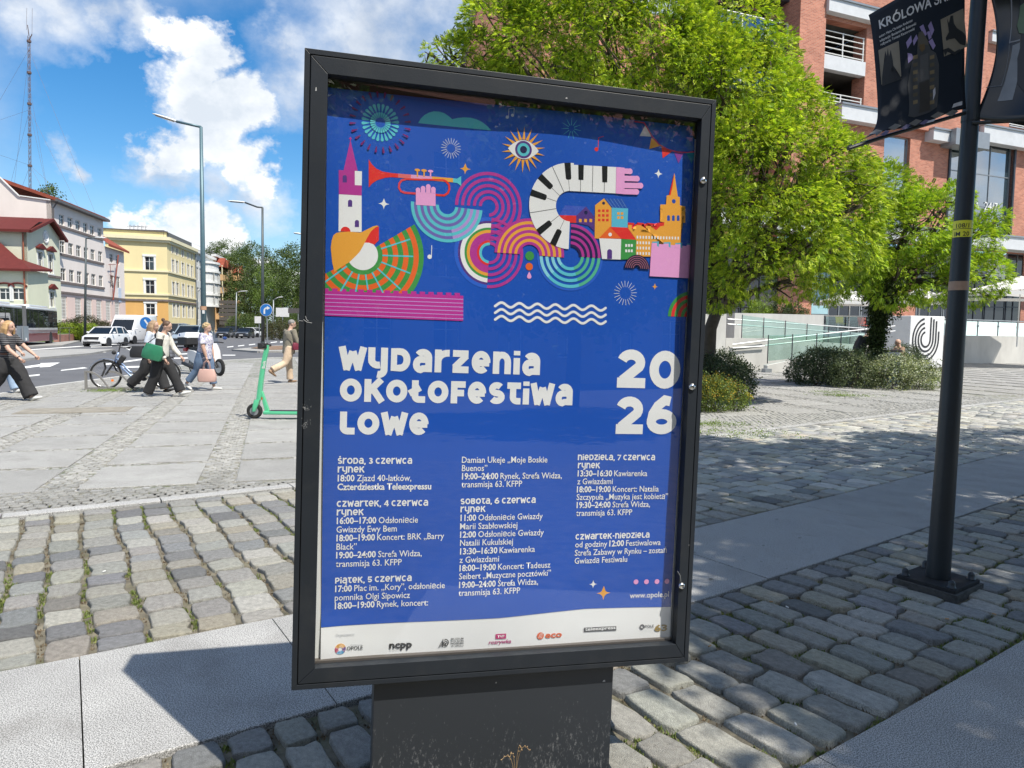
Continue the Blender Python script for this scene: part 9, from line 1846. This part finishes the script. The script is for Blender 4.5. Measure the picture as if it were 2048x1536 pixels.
sB = mw(pF, jF['hip']+Vector((.06, -.26, -.02))); bgF = bag('small maroon shoulder bag at the right hip of the grey-haired man', 'bag', sB, (.22, .10, .20), mat('maroon_leather', (.16, .02, .04), .4), radians(48)); q = MB(); inv = Matrix.Rotation(-radians(48), 4, 'Z')
loc_ = lambda p: inv @ (mw(pF, p)-bgF.location)
q.tube([loc_(jF['hip']+Vector((0, -.24, .15))), loc_(jF['chest']+Vector((-.17, -.05, -.05))), loc_(jF['chest']+Vector((-.12, .13, .12)))], [(.010, .004)]*3, 6); q.obj('strap', m_blkp, bgF)
pG, jG = person('person in black t-shirt and dark jeans bending forward beside the ivy trunk, wearing a backpack', X(1716, 23.0), 0, 1.74, ((10, 14), (2, 10)), ((46, 40), (40, 50)), 20, 1.1, m_blkc, 'short', cloth('dark_jeans', (.035, .045, .07)), 1.1, m_blkp, m_brown, 'short', head=(20, 0))
sB = mw(pG, jG['chest']+Vector((-.22, 0, -.28))); tg = bag('black backpack on the back of the person bending beside the ivy trunk', 'backpack', sB, (.18, .30, .46), m_blkp, 0, taper=.9, nm='backpack'); tg.rotation_euler = (0, radians(20), 0)
q = MB(); [q.tube([(.07, s*.10, .44), (.20, s*.10, .40), (.28, s*.11, .22), (.12, s*.11, .04)], .012, 6) for s in (-1, 1)]; q.obj('shoulder_straps', m_blkp, tg)
pH, jH = person('bald man in a light brown shirt sitting behind the shrubs left of the white block', X(1800, 23.6), radians(180), 1.72, ((82, 84), (78, 80)), ((28, 50), (32, 45)), 6, 1.15, cloth('light_brown_shirt', (.34, .22, .15)), 'short', cloth('dark_trousers', (.04, .04, .05)), 1.1, m_blkp, None, head=(6, 0))
pI, jI = person('small distant figure in a dark blue top behind the trunk of the big tree', X(1407, 30.0), radians(-60), 1.68, ((12, 6), (-10, 12)), ((10, 15), (-10, 15)), 3, 1.0, cloth('navy_top', (.05, .06, .10)), 'short', cloth('plum_trousers', (.25, .06, .09)), 1.1, m_blkp, m_blond, 'long')
c = X(1800, 23.6); t = thing('bench', 'plain dark bench under the seated bald man', 'bench', (c[0], c[1], 0)); z = jH['hip'].z-.11
q = MB(); [q.box(-.5, .5, -.2+.14*k, -.08+.14*k, z-.05, z) for k in range(3)]; q.obj('seat', m_gutter, t); q = MB(); q.box(-.45, -.40, -.18, .18, 0, z-.053); q.obj('leg', m_gutter, t); q = MB(); q.box(.40, .45, -.18, .18, 0, z-.053); q.obj('leg', m_gutter, t)
c = X(1778, 22.6); t = thing('cool_box', 'white and blue box standing in front of the seated bald man', 'box', (c[0], c[1], 0)); q = MB(); q.box(-.28, .28, -.2, .2, .02, .22); bevel(q.obj('base', mat('box_blue', (.05, .25, .5), .5), t), .02); q = MB(); q.box(-.27, .27, -.19, .19, .223, .98); bevel(q.obj('box_body', m_white, t), .02); q = MB(); q.box(-.3, .3, -.21, .21, .983, 1.04); bevel(q.obj('lid', m_gutter, t), .01)
# ================================================================== LITTER AND A DRY WEED
for i, (x, y, w) in enumerate(((1417, 1296, 'orange-tipped cigarette butt just right of the display case corner'), (1577, 1218, 'white cigarette butt in a joint left of the pole base'), (1545, 1206, 'tan cigarette butt farther left of the pole base'), (1590, 1450, 'cigarette butt in the sunny gap low on the right'), (1890, 1240, 'pale cigarette butt in front of the bolted base plate'), (205, 1146, 'cigarette butt among the sunlit cobbles on the left'), (1992, 1232, 'cigarette butt at the right edge beyond the base plate'))):
    g = G(x, y); a = .7+i*1.3; q = MB(); d = Vector((cos(a), sin(a), .0)); q.tube([g+Vector((0, 0, .008)), g+d*.018+Vector((0, 0, .009))], .0036, 7); t = q.obj('cigarette_butt', m_white if i % 2 else mat('filter_tan', (.5, .3, .14), .8)); tag(t, w, 'litter', 'cigarette butts between the cobbles')
c = G(985, 1600); c = BO+bx*.05-by*.02; t = thing('dry_weed', 'thin dried yellow weed standing against the foot of the dark pedestal', 'weed', (c.x, c.y, 0)); rr_ = random.Random(2)
for k in range(4):
    q = MB(); e = bx*rr_.uniform(-.05, .05); h_ = rr_.uniform(.12, .17); P_ = [e*(t*t)+Vector((0, -.02*t, h_*sin(pi*.62*t)/.95)) for t in [i/9 for i in range(10)]]; q.tube(P_, .0009, 5)
    for p in P_[5:]: q.ball(p+Vector((rr_.uniform(-.004, .004), 0, .002)), .0022, 6, 4)
    q.obj('stalk', mat('dry_stalk', (.30, .20, .10), .8), t)
# ================================================================== TREES STANDING BESIDE AND BEHIND THE VIEWPOINT
# (they shade the right foreground and show faintly in the case glass)
def shade_tree(label, base, spec, seed, dens=26, s=1.0): return build_tree('shade_tree', label, 'tree', [base, (base[0]+.1, base[1], 1.6), (base[0], base[1]+.1, 3.2)], [.22, .18, .15], spec, [clumpt(7, .16, 60+i) for i in range(4)], dens, s, [(.12, .19, .035), (.09, .15, .03), (.16, .24, .045)], seed, group='trees standing beside the viewpoint', twigs=3, holes=.35, updown=.9, inner=.45, fs=.8)
shade_tree('spreading green tree beside the viewpoint that shades the cobbles under the banner pole', (8.2, 2.6, 0), [(6.2, 2.4, 6.2, 1.5), (7.6, 3.9, 6.6, 1.7), (5.6, 3.6, 6.5, 1.25), (6.3, 5.5, 6.7, 1.3), (7.6, 5.9, 6.6, 1.5), (8.9, 2.6, 6.4, 1.8), (9.3, 5.0, 6.4, 1.7), (5.2, 1.5, 6.2, 1.0), (6.8, .8, 6.2, 1.4), (7.5, 3.2, 7.8, 1.6), (10.8, 4.6, 6.3, 1.6), (9.4, 6.9, 6.6, 1.4), (11.2, 7.2, 6.6, 1.6), (5.8, 6.9, 6.9, .8), (4.55, 1.3, 6.2, .85), (4.5, 2.7, 6.3, .9), (4.75, 4.1, 6.5, .9), (4.9, .25, 6.1, .8), (5.2, 5.2, 6.8, .8), (4.2, .8, 6.3, .45), (4.35, .2, 6.3, .5), (4.6, -.4, 6.2, .5), (3.98, .5, 6.3, .36), (4.0, 1.7, 6.3, .55), (4.0, 2.6, 6.4, .6), (3.95, 3.5, 6.6, .6)], 101, dens=36)
for i, (x, y) in enumerate(((-7, -13), (2, -15), (9, -12), (-15, -9), (15, -7))):
    shade_tree(('leafy tree behind the viewpoint, %s' % ['left of centre', 'directly behind', 'right of centre', 'far left', 'far right'][i]), (x, y, 0), [(x+dx, y+dy, z, r__) for dx, dy, z, r__ in ((0, 0, 5.2, 2.3), (1.8, .5, 4.8, 1.9), (-1.8, -.4, 4.6, 1.9), (.5, 1.5, 6.4, 1.8), (-.6, -1, 6.6, 1.8), (0, 1.8, 3.6, 1.6), (1.5, -1, 3.4, 1.5), (-1.8, 1, 3.3, 1.5))], 110+i, dens=9, s=1.7)
FT = Fac((-30, -26), Vector((1, 0, 0))); tn = FT.root('reflection_building', 'unseen ochre three-storey building added behind the viewpoint for the reflection in the case glass', 'building')  # unseen building, added to break up the bright reflection in the case glass
q = MB(); Hq = [(2+3.2*i, 3.3+3.2*i, 1.2+3.6*j, 3.2+3.6*j) for i in range(18) for j in range(3)]; wallgrid(q, 0, 60, -.3, 12.5, Hq, -.4, 0); q.obj('wall', plaster('ochre_plaster', (.45, .36, .22)), tn)
for h in Hq: window(tn, h[0], h[2], h[1]-h[0], h[3]-h[2], 'cross', y=-.2)
q = MB(); q.add([(-.5, .5, 12.5), (60.5, .5, 12.5), (58, -6, 17), (2, -6, 17), (-.5, .5, 12.2), (60.5, .5, 12.2)], [(0, 1, 2, 3), (0, 1, 5, 4)]); q.obj('roof', m_tile, tn)
